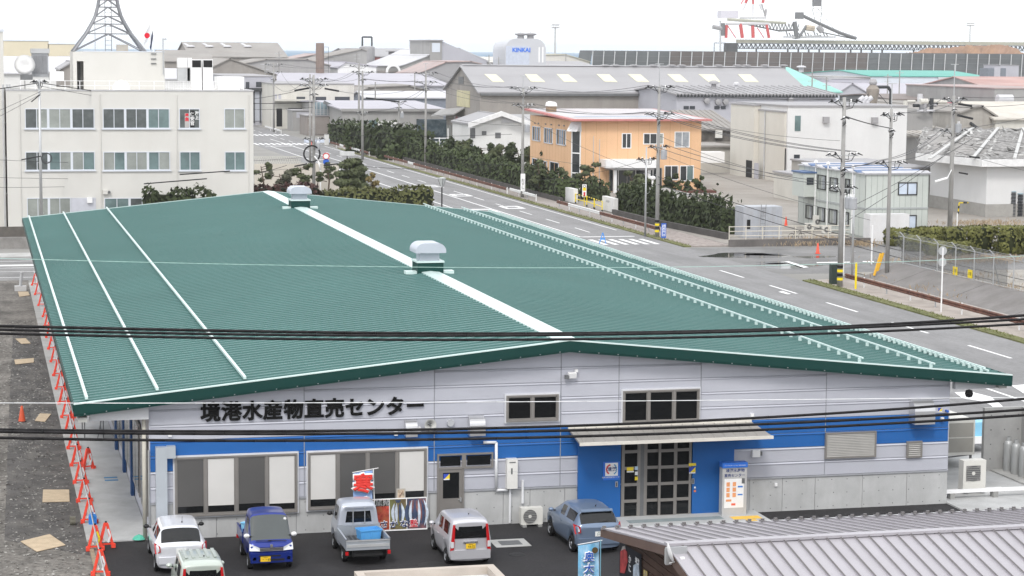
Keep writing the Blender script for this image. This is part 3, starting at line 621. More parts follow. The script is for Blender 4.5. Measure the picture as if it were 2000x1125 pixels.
# ---- A: silver white hatchback, seen from behind
def hatch(label, name, loc, rz, pm, Lh, wd, H, rear, lampkind, plateinfo, zbelt=.93, spoiler=None, tall=False, wr=.29):
    t = thing(name, label, 'car', loc, rz, 'cars parked in front of the market', world=False)
    h = wd/2; b = Lh/2
    if tall:   # upright kei hatchback
        tb = [(-b,h*.93,zbelt*.98,H*.93,h*.80,'C'),(-b+.05,h*.985,zbelt,H*.97,h*.84,''),(-b+.28,h,zbelt,H,h*.86,'S'),(-b+1.0,h,zbelt-.01,H+.0,h*.87,''),(-b+1.1,h,zbelt-.01,H,h*.87,'S'),(-b+1.85,h,zbelt-.03,H*.985,h*.85,''),(-b+1.97,h,zbelt-.03,H*.97,h*.84,'W'),(b-.72,h*.985,zbelt-.02,zbelt+.05,h*.86,''),(b-.3,h*.95,zbelt-.14,zbelt-.08,h*.8,''),(b-.07,h*.88,zbelt-.3,zbelt-.26,h*.72,''),(b,h*.78,zbelt-.4,zbelt-.36,h*.6,'')]
    else:
        tb = [(-b,h*.86,zbelt*.86,zbelt*.93,h*.70,''),(-b+.06,h*.95,zbelt*.97,zbelt+.05,h*.76,'R'),(-b+.34+rear,h*.985,zbelt,H*.955,h*.70,''),(-b+.44+rear,h,zbelt,H*.975,h*.71,'S'),(-b+1.35,h,zbelt-.02,H,h*.74,''),(-b+1.45,h,zbelt-.02,H,h*.74,'S'),(-b+2.1,h,zbelt-.03,H*.985,h*.72,''),(-b+2.2,h,zbelt-.04,H*.96,h*.71,'W'),(b-.85,h*.985,zbelt-.05,zbelt+.03,h*.80,''),(b-.35,h*.95,zbelt-.17,zbelt-.1,h*.75,''),(b-.08,h*.86,zbelt-.34,zbelt-.3,h*.66,''),(b,h*.74,zbelt-.42,zbelt-.39,h*.55,'')]
    fa, ra = b-.72, -b+.62
    body(t, loft(tb, (ra, fa), zb0=.2, rar=wr+.05), pm)
    for y in (ra, fa):
        for s in (-1, 1): wheel(t, s*(h-.10), y, wr)
    q = MB(); q.box(-h*.86,-b+.3,.16,h*.86,b-.3,.5); q.build('underbody', m_trim, t)
    for s in (-1, 1): mirror(t, s*(h+.07), b-1.22 if not tall else b-1.0, zbelt+.07, pm if not lampkind == 'fit' else m_trim)
    if tall:
        for s in (-1, 1):
            q = MB(); q.prism([(s*h*.80,-b-.02,H*.90),(s*h*.70,-b-.03,H*.90),(s*h*.76,-b-.04,.60),(s*h*.93,-b-.03,.55)], (0,.10,0))
            lo = q.build('tail_lamp', m_red, t); q = MB(); q.box(min(s*h*.77,s*h*.91),-b-.05,.66,max(s*h*.77,s*h*.91),-b+.04,.86); q.build('reverse_lens', m_clear, lo)
            for yy in (-b+.62,-b+1.5): q = MB(); q.obox((s*(h+.0),yy+.2,zbelt-.12),(.03,.13,.03)); q.build('door_handle', pm, t)
        q = MB(); q.box(-.24,-b-.045,.80,.24,-b+.02,.86); q.build('garnish', mat('chrome', (.6,.6,.62), .2, .8, var=0), t)
        q = MB(); q.obox((0,-b+.10,.42),(h*1.82,.30,.30)); q.build('rear_bumper', pm, t)
        plate(t, -b-.05, .70, -1, *plateinfo)
        q = MB(); zw0, zw1, ww = zbelt+.03, H*.915, h*.80; q.prism([(-ww+.05,-b-.012,zw0),(ww-.05,-b-.012,zw0),(ww,-b-.012,zw0+.06),(ww*.93,-b+.02,zw1-.05),(ww*.88,-b+.025,zw1),(-ww*.88,-b+.025,zw1),(-ww*.93,-b+.02,zw1-.05),(-ww,-b-.012,zw0+.06)], (0,.04,0)); q.build('rear_window', m_cglass, t)
        q = MB(); q.bar((-.05,-b-.03,zbelt+.07),(.3,-b-.03,zbelt+.1),.02,.02); q.build('wiper', m_trim, t)
    else:
        for s in (-1, 1):
            q = MB(); z0 = zbelt-.24 if lampkind == 'fit' else zbelt-.22
            q.prism([(s*h*.985,-b+.36,z0+.26),(s*h*.80,-b+.0,z0+.22),(s*h*.78,-b-.01,z0+.02),(s*h*.97,-b+.16,z0-.06)], (s*.012,-.035,0)); lo = q.build('tail_lamp', m_red, t)
            q = MB(); q.prism([(s*h*.88,-b+.09,z0+.13),(s*h*.82,-b+.02,z0+.12),(s*h*.82,-b+.02,z0+.05),(s*h*.87,-b+.07,z0+.05)], (s*.02,-.05,0)); q.build('clear_lens', m_clear, lo)
            for yy in (-b+.95,-b+1.75): q = MB(); q.obox((s*(h*.99),yy,zbelt-.13),(.03,.15,.03)); q.build('door_handle', pm, t)
        q = MB(); q.prism([(-h*.86,-b-.05,.36),(h*.86,-b-.05,.36),(h*.94,-b+.28,.36),(-h*.94,-b+.28,.36)], (0,0,.22)); q.build('rear_bumper', pm, t)
        plate(t, -b-.035, zbelt*.80 if lampkind == 'fit' else .72, -1, *plateinfo)
        if spoiler: q = MB(); q.prism([(-h*.66,-b+.24+rear,H*.945),(h*.66,-b+.24+rear,H*.945),(h*.68,-b+.38+rear,H*.975),(-h*.68,-b+.38+rear,H*.975)], (0,0,.02)); q.build('roof_spoiler', spoiler, t)
        q = MB(); q.bar((.02,-b+.08,zbelt+.10),(.34,-b+.1,zbelt+.13),.02,.02); q.build('wiper', m_trim, t)
    q = MB(); ya = -b+.75+rear; q.tube((0.1,ya,H-.0),(0.1,ya-.02,H+.05),.02,6); q.tube((.1,ya-.02,H+.05),(.1,ya-.1,H+.22 if lampkind == 'fit' else H+.08),.006,4); q.build('aerial', m_trim, t)
    return t
P = at(385,1113); fit = hatch('silver white hatchback with black mirrors parked by the market corner', 'parked_car', (.62,-3.15,.0), 0, paint('pearl silver paint', (.68,.69,.73), .25), 3.9, 1.69, 1.53, .06, 'fit', (False,'','51-40'), zbelt=.97)
kei = hatch('small silver hatchback with yellow number plate parked facing the wall', 'parked_car', (10.02,-4.35,0), 0, paint('silver paint', (.56,.56,.59), .35), 3.395, 1.475, 1.58, 0, 'kei', (True,'鳥取 580','93-72'), zbelt=.93, tall=True, wr=.27)
sw = hatch('blue grey hatchback with white number plate parked beside the entrance step', 'parked_car', (14.62,-3.35,0), math.radians(2), paint('blue grey metallic paint', (.17,.225,.32), .35), 3.85, 1.69, 1.5, .02, 'swift', (False,'鳥取 501','51-40'), zbelt=.99, spoiler=MATS['blue grey metallic paint'])
P = at(372,1068,1.62)
van = hatch('sage green boxy hatchback with ribbed roof at the bottom corner of the car park', 'parked_car', (P[0]+.16,P[1]-.55,0), 0, paint('sage green paint', (.47,.52,.47), .25), 3.395, 1.475, 1.64, 0, 'van', (True,'','28-06'), zbelt=.96, tall=True, wr=.27)
q = MB()
for i in range(5): x = -.44+i*.22; q.obox((x,-.55,1.672),(.10,1.15,.016))
q.build('roof_rib', paint('sage green paint', (.40,.45,.41)), van)
# ---- kei trucks
def truck(label, loc, rz, pm, bedm, rear_view):
    t = thing('small_truck', label, 'truck', loc, rz, 'small pickup trucks in front of the market', world=False)
    h = .735; b = 1.695; H = 1.78
    tb = [(.12,h*.98,.98,H*.90,h*.80,'C'),(.18,h,.98,H*.95,h*.83,''),(.36,h,.98,H,h*.85,'S'),(.95,h,.97,H,h*.85,''),(1.02,h,.97,H*.985,h*.85,'W'),(1.52,h*.99,.95,1.02,h*.90,''),(1.62,h*.97,.86,.93,h*.84,''),(b,h*.92,.74,.80,h*.78,'')]
    if not rear_view: tb = [(-.1,h*.98,.98,H*.98,h*.80,'C'),(-.02,h,.98,H*1.02,h*.83,'')]+tb[2:]
    body(t, loft(tb, (1.12,), zb0=.28, rar=.31), pm)
    # bed
    f0, f1 = -b+.02, (.10 if rear_view else -.12)
    q = MB(); q.box(-h*.96,f0,.60,h*.96,f1,.66); q.build('bed_floor', mat('bed floor', (.05,.053,.057), .6, .2, var=.25, sc=3), t)
    q = MB()
    for i in range(9): q.box(-.62+i*.15,f0+.03,.66,-.57+i*.15,f1-.03,.668)
    q.build('bed_rib', mat('bed rib', (.13,.135,.14), .5, .3), t, kind='stuff')
    for s in (-1, 1): q = MB(); x0 = s*h; q.box(min(x0,x0-s*.035),f0,.56,max(x0,x0-s*.035),f1,.93); g = q.build('side_gate', bedm, t); q = MB(); q.box(min(x0+s*.012,x0-s*.045),f0,.90,max(x0+s*.012,x0-s*.045),f1,.935); q.build('rail', bedm, g)
    q = MB(); q.box(-h,f0-.035,.56,h,f0,.90); tg = q.build('tailgate', bedm, t); q = MB(); q.box(-h,f0-.05,.86,h,f0+.01,.90); q.box(-h*.97,f0-.05,.66,h*.97,f0-.035,.76); q.build('rail', mat('pale gate rail', (.62,.63,.64), .35, .5), tg)  # tailgate rails in a lighter grey than the gate
    q = MB(); q.box(-h*.98,f1-.03,.66,h*.98,f1+.01,1.05); hb = q.build('headboard', bedm, t)
    q = MB()
    for i in range(8): q.box(-.56+i*.155,f1-.05,.72,-.48+i*.155,f1-.03,1.02)
    q.build('headboard_rib', bedm, hb)
    q = MB(); q.box(-.5,-b+.1,.3,.5,1.4,.6); q.box(-h*.9,-.8,.32,-h*.55,-.1,.58); q.build('chassis', m_trim, t)
    for y in (-.82, 1.12):
        for s in (-1, 1): wheel(t, s*(h-.09), y, .265, .15, True)
    for s in (-1, 1):
        q = MB(); q.box(s*h*.96-.05,-b-.02,.40,s*h*.96+.05,-b+.04,.52); q.build('tail_lamp', m_red, t)
        q = MB(); q.box(min(s*h*.5,s*h*.92),-b+.25,.28,max(s*h*.5,s*h*.92),-b+.28,.6); q.build('mud_flap', m_trim, t)
        mirror(t, s*(h+.04), 1.42, 1.16, m_white if not rear_view else m_trim)
    q = MB(); q.box(-.5,-b-.03,.36,.5,-b+.05,.42); q.build('rear_bar', m_trim, t)
    if rear_view:
        f = MB()
        for s in (-1, 1): f.box(s*.2-.015,.045,1.05,s*.2+.015,.06,1.6)
        f.build('window_guard', m_steel, t)
        q = MB(); q.obox((-.0,.07,1.02),(1.0,.03,.05)); q.obox((-.0,.07,1.62),(1.0,.03,.05)); q.build('window_rim', pm, t)
    else:
        for s in (-1, 1):   # headlamps wrap the corners
            q = MB(); q.prism([(s*h*.96,b-.12,.93),(s*h*.52,b+.02,.80),(s*h*.52,b+.03,.70),(s*h*.98,b-.06,.70)], (0,.025,0)); q.build('headlamp', m_clear, t)
            q = MB(); q.lathe([(0,.0),(.06,.0),(.065,-.04)], (s*.56,b+.03,.44), 'Y', 12); q.build('fog_lamp', m_clear, t)
        q = MB(); q.box(-.40,b-.02,.70,.40,b+.035,.80); gr = q.build('grille', m_trim, t)
        q = MB(); q.box(-.40,b+.03,.775,.40,b+.045,.80); q.box(-.40,b+.03,.73,.40,b+.042,.75); q.box(-.40,b+.03,.69,.40,b+.045,.71); q.build('grille_bar', mat('chrome', (.6,.6,.62), .2, .8, var=0), gr)
        q = MB(); q.lathe([(0,.02),(.05,.02),(.055,0)], (0,b+.02,.86), 'Y', 14); q.build('badge', mat('chrome', (.6,.6,.62), .2, .8, var=0), t)
        q = MB(); q.box(-h*.93,b-.10,.30,h*.93,b+.03,.62); bu = q.build('front_bumper', pm, t); q = MB(); q.box(-.42,b+.025,.36,.42,b+.04,.43); q.box(-.30,b+.025,.50,.42,b+.038,.55); q.build('intake', m_trim, bu)
        plate(t, b+.045, .43, 1, True, '鳥取 480', '・・65', x=.20)
        q = MB(); q.bar((-.5,b-.06,1.0),(.1,b-.1,1.02),.02,.02); q.bar((0,b-.06,1.0),(.5,b-.1,1.02),.02,.02); q.build('wiper', m_trim, t)
        q = MB(); q.lathe([(0,.005),(.05,.005)], (-.52,1.12,1.62), 'Y', 12); q.build('inspection_sticker', m_white, t)
    return t
m_bpaint = paint('deep blue paint', (.012,.03,.22), .3)
truck('deep blue mini pickup truck facing out with yellow number plate', (3.52,-3.65,0), math.pi, m_bpaint, m_bpaint, False)
tk = truck('silver mini pickup truck seen from behind with an open empty bed', (6.72,-3.62,0), 0, paint('silver truck paint', (.47,.50,.56), .35), mat('silver gate paint', (.40,.43,.47), .4, .4, var=.05), True)
# crates in the beds (rest on the trucks: things of their own)
def crate(label, loc, rz, sx, sy, sz, m):
    t = thing('fish_crate', label, 'crate', loc, rz, 'blue plastic fish crates', world=False)
    q = MB(); a, c = sx/2, sy/2; k = .9
    q.add([(-a*k,-c*k,0),(a*k,-c*k,0),(a*k,c*k,0),(-a*k,c*k,0),(-a,-c,sz),(a,-c,sz),(a,c,sz),(-a,c,sz)], [(0,3,2,1),(0,1,5,4),(1,2,6,5),(2,3,7,6),(3,0,4,7)])
    q.add([(-a*k+.02,-c*k+.02,.02),(a*k-.02,-c*k+.02,.02),(a*k-.02,c*k-.02,.02),(-a*k+.02,c*k-.02,.02),(-a+.025,-c+.025,sz),(a-.025,-c+.025,sz),(a-.025,c-.025,sz),(-a+.025,c-.025,sz)], [(0,1,2,3),(0,4,5,1),(1,5,6,2),(2,6,7,3),(3,7,4,0)])
    q.build('tub', m, t)
    r = MB(); r.box(-a-.02,-c-.02,sz-.04,a+.02,-c,sz+.005); r.box(-a-.02,c,sz-.04,a+.02,c+.02,sz+.005); r.box(-a-.02,-c,sz-.04,-a,c,sz+.005); r.box(a,-c,sz-.04,a+.02,c,sz+.005); r.build('rim', m, t)
    r = MB()
    for s in (-1, 1): r.box(-a*.75,s*c*.965-.012,.08,-a*.70,s*c*.965+.012,sz-.05); r.box(a*.70,s*c*.965-.012,.08,a*.75,s*c*.965+.012,sz-.05); r.box(-.02,s*c*.965-.012,.08,.02,s*c*.965+.012,sz-.05)
    r.build('rib', m, t)
m_crate = mat('sky blue plastic', (.10,.36,.72), .4, var=.05)
crate('sky blue plastic crate on the bed of the silver pickup', (6.95,-4.15,.668), math.radians(10), .74, .50, .34, m_crate)
q = MB(); q.lathe([(.13,0),(.18,.45),(.2,.46),(.165,.44),(.12,.03),(0,.03)], n=18); q2 = thing('plastic_tub', 'tall pale blue tub standing in the bed of the blue pickup', 'tub', (2.98,-2.95,.668), 0, None, world=False); q.build('tub', mat('pale blue plastic', (.25,.55,.75), .4), q2)
# ================================================================== things around the market
# roadworks barriers along the left edge of the apron: A-shaped orange stands carrying two steel pipes
m_or = mat('orange red plastic', (.80,.075,.045), .45, var=.1, sc=2); m_refl = mat('white reflective', (.75,.74,.74), .4, var=.05); m_yel = mat('yellow reflective', (.80,.62,.02), .4, var=.05)
def barrier(label, x, y, rz, arrow=None, lean=0):
    t = thing('barrier_stand', label, 'barrier', (x,y,.03), rz, 'orange barrier stands along the apron edge', world=False)
    for s in (-1, 1):
        q = MB(); q.bar((0,s*.24,.02),(0,s*.03,.86),.09,.09); q.box(-.07,s*.24-.07,0,.07,s*.24+.07,.14); q.build('leg', m_or, t)
    q = MB(); q.bar((0,-.20,.14),(0,.20,.14),.05,.05); q.build('crossbar', m_or, t); q = MB(); q.box(-.05,-.05,.78,.05,.05,.88); q.build('head', m_or, t)
    q = MB(); q.bar((-.045,-.14,.42),(-.045,-.06,.66),.03,.06); q.bar((-.045,-.14,.42),(-.045,-.06,.2),.03,.06); q.build('chevron', arrow or m_refl, t)
    q = MB(); q.bar((.045,.14,.42),(.045,.06,.66),.03,.06); q.bar((.045,.14,.42),(.045,.06,.2),.03,.06); q.build('chevron', m_refl, t)
    q = MB(); q.box(-.03,-.03,.86,.03,.03,.93); q.build('clamp', m_trim, t)
    return t
spots = [(-1.95,-4.9),(-1.93,-1.3),(-1.9,3.0),(-1.9,6.7),(-1.87,10.2),(-1.84,13.8),(-1.82,17.6),(-1.8,21.5),(-1.78,25.5),(-1.76,29.5),(-1.73,34),(-1.7,38.5),(-1.67,43.5),(-1.64,48.5),(-1.6,53.5),(-1.56,58.5),(-1.5,63.5),(-1.6,69.5),(-1.65,76),(-1.7,82)]
ordn = ['nearest','second','third','fourth','fifth','sixth','seventh','eighth','ninth','tenth','eleventh','twelfth','thirteenth','fourteenth','fifteenth','sixteenth','seventeenth','eighteenth','nineteenth','farthest']
for i, (x, y) in enumerate(spots):
    a = m_yel if i in (1, 15, 16) else None
    barrier(('orange barrier stand with yellow arrow, ' if a else 'orange barrier stand, ')+ordn[i]+' from the car park along the apron edge', x, y, math.radians(78+((i*37) % 24)), a)
# a second leaning line of stands on the apron side
for i, (x, y) in enumerate([(-1.55,-1.0),(-1.45,13.0),(-1.35,24.8),(-1.3,40.5),(-1.28,52),(-1.25,60),(-1.2,66)]):
    barrier(['inner orange stand next to the yellow arrow stand by the car park','inner orange stand about level with the blue floor marks','inner orange stand level with the lone traffic cone','inner orange stand under the overhead cables','inner orange stand just beyond the overhead cables','inner orange stand among the crowded far stands','inner orange stand at the far end of the apron'][i], x, y, math.radians(95+((i*53) % 30)))
for k, (dx, z, lb) in enumerate(((-.04,.86,'upper steel pipe laid along the row of orange barrier stands'),(.05,.45,'lower steel pipe laid along the row of orange barrier stands'))):
    q = MB(); pts = [(x+dx,y+(2 if i == len(spots)-1 else 0),z+.03*((i*7) % 3)) for i, (x, y) in enumerate(spots)]; q.path([(spots[0][0]-.0+dx,-12,z)]+pts, .022, 6); tag(q.build('barrier_pipe', m_steel), lb, 'pipe', 'pipes on the barrier stands')
# traffic cone, plywood sheets, jerrycan, roll
def cone(label, P, m, h=.7, grp='traffic cones', base=None):
    t = thing('traffic_cone', label, 'cone', P, 0, grp, world=False)
    q = MB(); q.lathe([(.17,.03),(.16,.05),(.045,h),(.02,h+.01),(0,h+.01)], n=16); q.build('cone', m, t, smooth=True); q = MB(); q.box(-.19,-.19,0,.19,.19,.035); q.build('base', base or m, t)
    return t
P = at(43,824); cone('lone orange traffic cone on the dirt lot', (P[0],P[1],.012), mat('dull orange', (.55,.09,.04), .6, var=.15), .72, base=m_trim)
ply = mat('plywood sheet', (.50,.40,.28), .85, var=.12, sc=3, dirt=(.35,.26,.17), da=.5, dsc=(2,8,1))
for lb, pts in (('large plywood sheet lying on the dirt at the bottom corner',[(40,1058),(97,1044),(128,1065),(72,1078)]),('plywood sheet lying flat beside the barriers halfway along',[(84,957),(135,957),(136,980),(83,981)]),('small plywood sheet lying by the traffic cone',[(78,808),(100,809),(88,824),(68,822)]),('narrow plywood strip lying below the cables',[(28,703),(66,700),(66,708),(30,712)]),('small plywood offcut beyond the cables',[(30,662),(50,661),(60,671),(42,672)]),('pale plywood sheet near the far bend of the barriers',[(35,570),(55,570),(58,577),(38,580)])):
    A = [at(x, y, .03) for x, y in pts]; q = MB(); q.prism([tuple(a) for a in A], (0,0,.02)); tag(q.build('plywood_sheet', ply), lb, 'plywood', 'plywood sheets on the dirt lot')
P = at(181,1026); t = thing('jerrycan', 'blue plastic jerrycan standing behind the barrier stand', 'jerrycan', (P[0],P[1],.05), 0, None, world=False)
q = MB(); q.box(-.14,-.09,0,.14,.09,.3); q.prism([(-.14,-.09,.3),(.14,-.09,.3),(.09,-.06,.37),(-.09,-.06,.37)], (0,.15,0)); q.build('body', mat('jerry blue', (.03,.2,.6), .35), t); q = MB(); q.tube((.07,0,.36),(.07,0,.41),.03,8); q.build('cap', m_white, t); q = MB(); q.bar((-.08,0,.41),(.03,0,.41),.03,.03); q.bar((-.08,0,.36),(-.08,0,.41),.03,.03); q.build('handle', mat('jerry blue', (.03,.2,.6)), t)
P = at(142,1026); q = MB(); q.lathe([(.05,-.1),(.15,-.1),(.15,.1),(.05,.1)], (P[0],P[1],.16), 'X', 16); q.box(P[0]-.1,P[1]-.14,.25,P[0]+.1,P[1]+.1,.31); tag(q.build('cable_reel', mat('reel grey', (.16,.15,.12), .6)), 'small grey cable reel beside the barriers on the dirt', 'reel')
P = at(270,1054); q = MB(); q.lathe([(.02,.16),(.15,.10),(.22,.02),(.24,.0)], (P[0]+.02,P[1]-.1,.05), n=9); tag(q.build('green_net', mat('sea green net', (.10,.45,.33), .8, var=.2, sc=8)), 'crumpled sea green net on the ground behind the silver white hatchback', 'net')
q = MB(); 
for d in (0,.55): A = at(205,942); q.box(A[0],A[1]+d,.052,A[0]+.52,A[1]+d+.22,.056)
struct('floor_mark', q, mat('blue floor tape', (.06,.22,.42), .6))
# racks and stacked things on the apron beside the side wall
t = thing('steel_rack', 'grey steel rack with pale bins standing by the side wall', 'rack', (-.9,21,.05)); q = MB()
for x in (-1.25,-.45):
    for y in (20,22.2): q.box(x-.025,y-.025,.05,x+.025,y+.025,3.0)
q.box(-1.25,20,1.05,-.45,22.2,1.09); q.build('frame', m_dgrey, t); q = MB(); q.box(-1.15,20.1,1.09,-.55,21,1.9); q.box(-1.1,20.2,1.9,-.6,21,2.7); q.build('bin', mat('pale bin', (.55,.55,.55), .5), t)
q = MB(); q.bar((-.5,19.9,1.05),(-.75,19.4,.05),.04,.04); q.build('brace', m_dgrey, t)
t = thing('hand_cart', 'grey hand cart standing beyond the steel rack', 'cart', (-1.6,31,.05)); q = MB(); q.bar((-1.6,31,.1),(-1.6,31,1.9),.05,.05); q.bar((-1.2,31,.1),(-1.2,31,1.9),.05,.05); q.bar((-1.6,31,1.9),(-1.2,31,1.9),.05,.05); q.build('frame', m_dgrey, t); q = MB(); q.box(-1.7,30.4,.05,-1.1,31,.12); q.build('plate', m_dgrey, t)
P = at(40,568); t = thing('bench_saw', 'small white bench with pipe on boards at the far end of the dirt lot', 'bench', (P[0],P[1],0)); q = MB(); q.box(P[0]-.4,P[1]-.3,.0,P[0]+.4,P[1]+.3,.35); q.build('base', mat('dull white', (.55,.55,.55), .6), t); q = MB(); q.tube((P[0],P[1],.35),(P[0]+.1,P[1],1.3),.1,8); q.build('pipe', m_grey, t)
# kiosk sign at the entrance
x0, z1 = F(1404,921); x1 = F(1449,921)[0]; yk = -.62
t = thing('information_board', 'freestanding grey information board with blue head beside the entrance', 'sign', ((x0+x1)/2, yk, .09)); x0 -= .1; x1 -= .05
q = MB(); q.box(x0,yk-.16,.09,x1,yk+.16,2.02); bd = q.build('board', mat('kiosk grey', (.46,.46,.46), .45), t)
q = MB(); q.box(x0-.01,yk-.2,1.88,x1+.01,yk+.17,2.06); hd = q.build('head', mat('bright blue board', (.04,.17,.62), .4, var=0), t)
txt('インフォメーション Information', .06, m_white, hd, MY((x0+x1)/2,yk-.203,1.965), 'head_text', ext=.001)
navy = mat('print navy', (.02,.04,.16), .5, var=0); xm = (x0+x1)/2
txt('境港水産物', .145, navy, bd, MY(xm+.02,yk-.164,1.76), 'title_text', ext=.001, off=.002); txt('直売センター', .135, navy, bd, MY(xm,yk-.164,1.58), 'title_text', ext=.001, off=.002)
q = MB(); q.box(x0+.08,yk-.168,.38,x1-.12,yk-.160,1.46); q.build('map_panel', m_white, bd)
q = MB()
for i in range(2):
    for j in range(3): q.box(x0+.16+i*.24,yk-.171,1.18-j*.20,x0+.29+i*.24,yk-.167,1.34-j*.20)
q.box(x0+.15,yk-.171,.62,x0+.36,yk-.167,.70); q.build('map_block', mat('map orange', (.75,.33,.15), .5, var=.1, sc=9), bd); q = MB(); q.box(x0+.36,yk-.172,.47,x0+.52,yk-.167,.55); q.build('map_block', mat('map red', (.75,.15,.09), .5), bd)
q = MB(); q.box(x0+.60,yk-.171,1.13,x0+.79,yk-.167,1.19); q.box(x0+.60,yk-.171,.84,x0+.79,yk-.167,.89); q.build('map_heading', mat('map blue', (.05,.2,.6), .5), bd)
q = MB(); q.box(x1-.20,yk-.18,1.28,x1-.09,yk-.16,1.47); q.build('intercom', m_dgrey, bd)
# fish poster board leaning on the wall + red white banner
t = thing('poster_board', 'wide poster board of fish photos leaning against the wall under the windows', 'poster', (8.9,-.3,0))
ang = .12; bz0 = .02; bh = 1.14; bx0, bx1 = 7.75, 9.74
def onb(x, z, off=.0): return (x, -.36+z*ang-off-.03, bz0+z)
def bq(x0, z0, x1, z1, m, off, name='print'):
    q = MB(); q.quad(onb(x0,z0,off),onb(x1,z0,off),onb(x1,z1,off),onb(x0,z1,off)); return q.build(name, m, bd2)
q = MB(); q.prism([onb(bx0,0),onb(bx1,0),onb(bx1,bh),onb(bx0,bh)], (0,.04,0)); bd2 = q.build('board', m_white, t)
bq(bx0+.03,.05,bx0+.62,bh-.03,mat('photo red flesh', (.42,.06,.04), .5, var=.6, sc=6, dirt=(.06,.12,.03), da=.8, dsc=(3,3,3)),.004,'photo')
bq(bx0+.65,.05,bx0+1.24,bh-.03,mat('photo brown', (.16,.12,.06), .5, var=.5, sc=4, dirt=(.10,.16,.04), da=.9, dsc=(2,2,2)),.004,'photo')
bq(bx0+1.27,.05,bx1-.03,bh-.03,mat('photo dark blue', (.035,.055,.10), .5, var=.5, sc=5, dirt=(.5,.14,.05), da=.9, dsc=(4,4,2)),.004,'photo')
bq(bx0+.05,bh-.26,bx0+.62,bh-.04,mat('photo green black', (.03,.035,.025), .5, var=.5, sc=6),.006,'photo')
sil = mat('print silver fish', (.50,.56,.64), .4, var=.35, sc=5); dkb = mat('print dark fish', (.05,.07,.13), .4, var=.3, sc=5)
def pfish(cx, cz, L_, wv, m, off, bend=0):
    q = MB(); pts = []
    n = 9
    for k in range(n): s = k/(n-1); pts.append(onb(cx+wv*math.sin(math.pi*s)**.8+bend*math.sin(math.pi*s), cz+L_*(s-.5), off))
    for k in range(n-2, 0, -1): s = k/(n-1); pts.append(onb(cx-wv*math.sin(math.pi*s)**.8+bend*math.sin(math.pi*s), cz+L_*(s-.5), off))
    q.quad(*pts); q.build('printed_fish', m, bd2)
for dx in (-.12,-.04,.05,.12): pfish(bx0+.94+dx,.62,.72,.055,sil if dx != .05 else dkb,.007+abs(dx)*.01,dx*.6)
q = MB(); q.quad(onb(bx0+.9,.98,.012),onb(bx0+1.0,.98,.012),onb(bx0+1.06,1.08,.012),onb(bx0+.84,1.08,.012)); q.build('printed_tail', dkb, bd2)
for k, dx in enumerate((-.26,-.16,-.05,.06,.16,.25)): pfish(bx0+1.62+dx,.60,.95,.05,sil if k % 2 else dkb,.007+k*.0007,dx*.5)
for i, (ch, c) in enumerate((('さ',navy),('か',navy),('な',navy),('塾',mat('print red', (.62,.03,.05), .5, var=0)))):
    M4 = Matrix.Translation(onb(bx0+.42+i*.36,.22,.016)) @ Matrix.Rotation(math.pi/2, 4, 'X')
    txt(ch, .30, m_white, bd2, M4, 'poster_text', ext=.001, bev=.016); txt(ch, .30, c, bd2, Matrix.Translation((0,-.022,0)) @ M4, 'poster_text', ext=.001, bev=.004)
for i, ch in enumerate('直売'):
    M4 = Matrix.Translation(onb(bx0+.25+i*.27,bh-.15,.016)) @ Matrix.Rotation(math.pi/2, 4, 'X'); txt(ch, .24, m_white, bd2, M4, 'poster_text', ext=.001, bev=.012); txt(ch, .24, m_ink, bd2, Matrix.Translation((0,-.016,0)) @ M4, 'poster_text', ext=.001, bev=.002)
# small framed card in window
P = aty(783,965,-.2); q = MB(); q.box(P[0]-.16,-.205,P[2]-.2,P[0]+.16,-.19,P[2]+.2); c_ = tag(q.build('window_card', mat('card frame', (.5,.47,.42), .5)), 'small framed card propped in the right market window', 'card'); q = MB(); q.quad((P[0]-.12,-.207,P[2]-.16),(P[0]+.12,-.207,P[2]-.16),(P[0]+.12,-.207,P[2]+.16),(P[0]-.12,-.207,P[2]+.16)); q.build('print', mat('card print', (.45,.36,.27), .5, var=.6, sc=9), c_)
q = MB(); q.bar((P[0]-.06,-.212,P[2]-.1),(P[0]+.07,-.212,P[2]+.11),.04,.004); q.build('printed_fish', mat('print red brown', (.22,.07,.04), .5), c_)
# banner behind the silver truck
def flagcloth(P0, ux, w_, h_, m, name, par, wav=.05, n=14, seed=0):
    vs = []; fs = []; nx, nz = 7, n
    for j in range(nz+1):
        for i in range(nx+1):
            s = i/nx*w_; z = -j/nz*h_; k = math.sin(j*.55+i*.7+seed)*wav*(i/nx*.6+.4)
            vs.append((P0[0]+ux[0]*s-ux[1]*k, P0[1]+ux[1]*s+ux[0]*k, P0[2]+z+ux[2]*s))
    for j in range(nz):
        for i in range(nx): a = j*(nx+1)+i; fs.append((a,a+1,a+nx+2,a+nx+1))
    return MB().add(vs, fs).build(name, m, par, smooth=True)
yb = -1.15; Pt = aty(729,916,yb); Pb = at(737,1040); xb = Pt[0]
t = thing('banner', 'red and pale blue market banner on a white pole behind the silver pickup', 'banner', (xb,yb,0))
q = MB(); q.tube((xb+.08,yb,.0),(xb,yb,Pt[2]),.018,6); q.build('pole', m_white, t); A = aty(688,923,yb); B_ = aty(739,914,yb); q = MB(); q.tube(tuple(A),tuple(B_),.014,6); q.build('crossbar', m_white, t)
w_ = (Pt[0]-A[0])-.06; hC = 1.55
cl = flagcloth((A[0]+.03,yb,A[2]-.03), (1,0,(Pt[2]-A[2])/(Pt[0]-A[0]+1e-6)), w_, hC, mat('banner pale blue', (.26,.40,.68), .7, var=.15, sc=3, dirt=(.6,.62,.75), da=.5, dsc=(2,2,2)), 'cloth', t, .03)
cxm = A[0]+w_*.5+.02; czm = A[2]
mred = mat('banner red', (.70,.05,.04), .6, var=.12, sc=5)
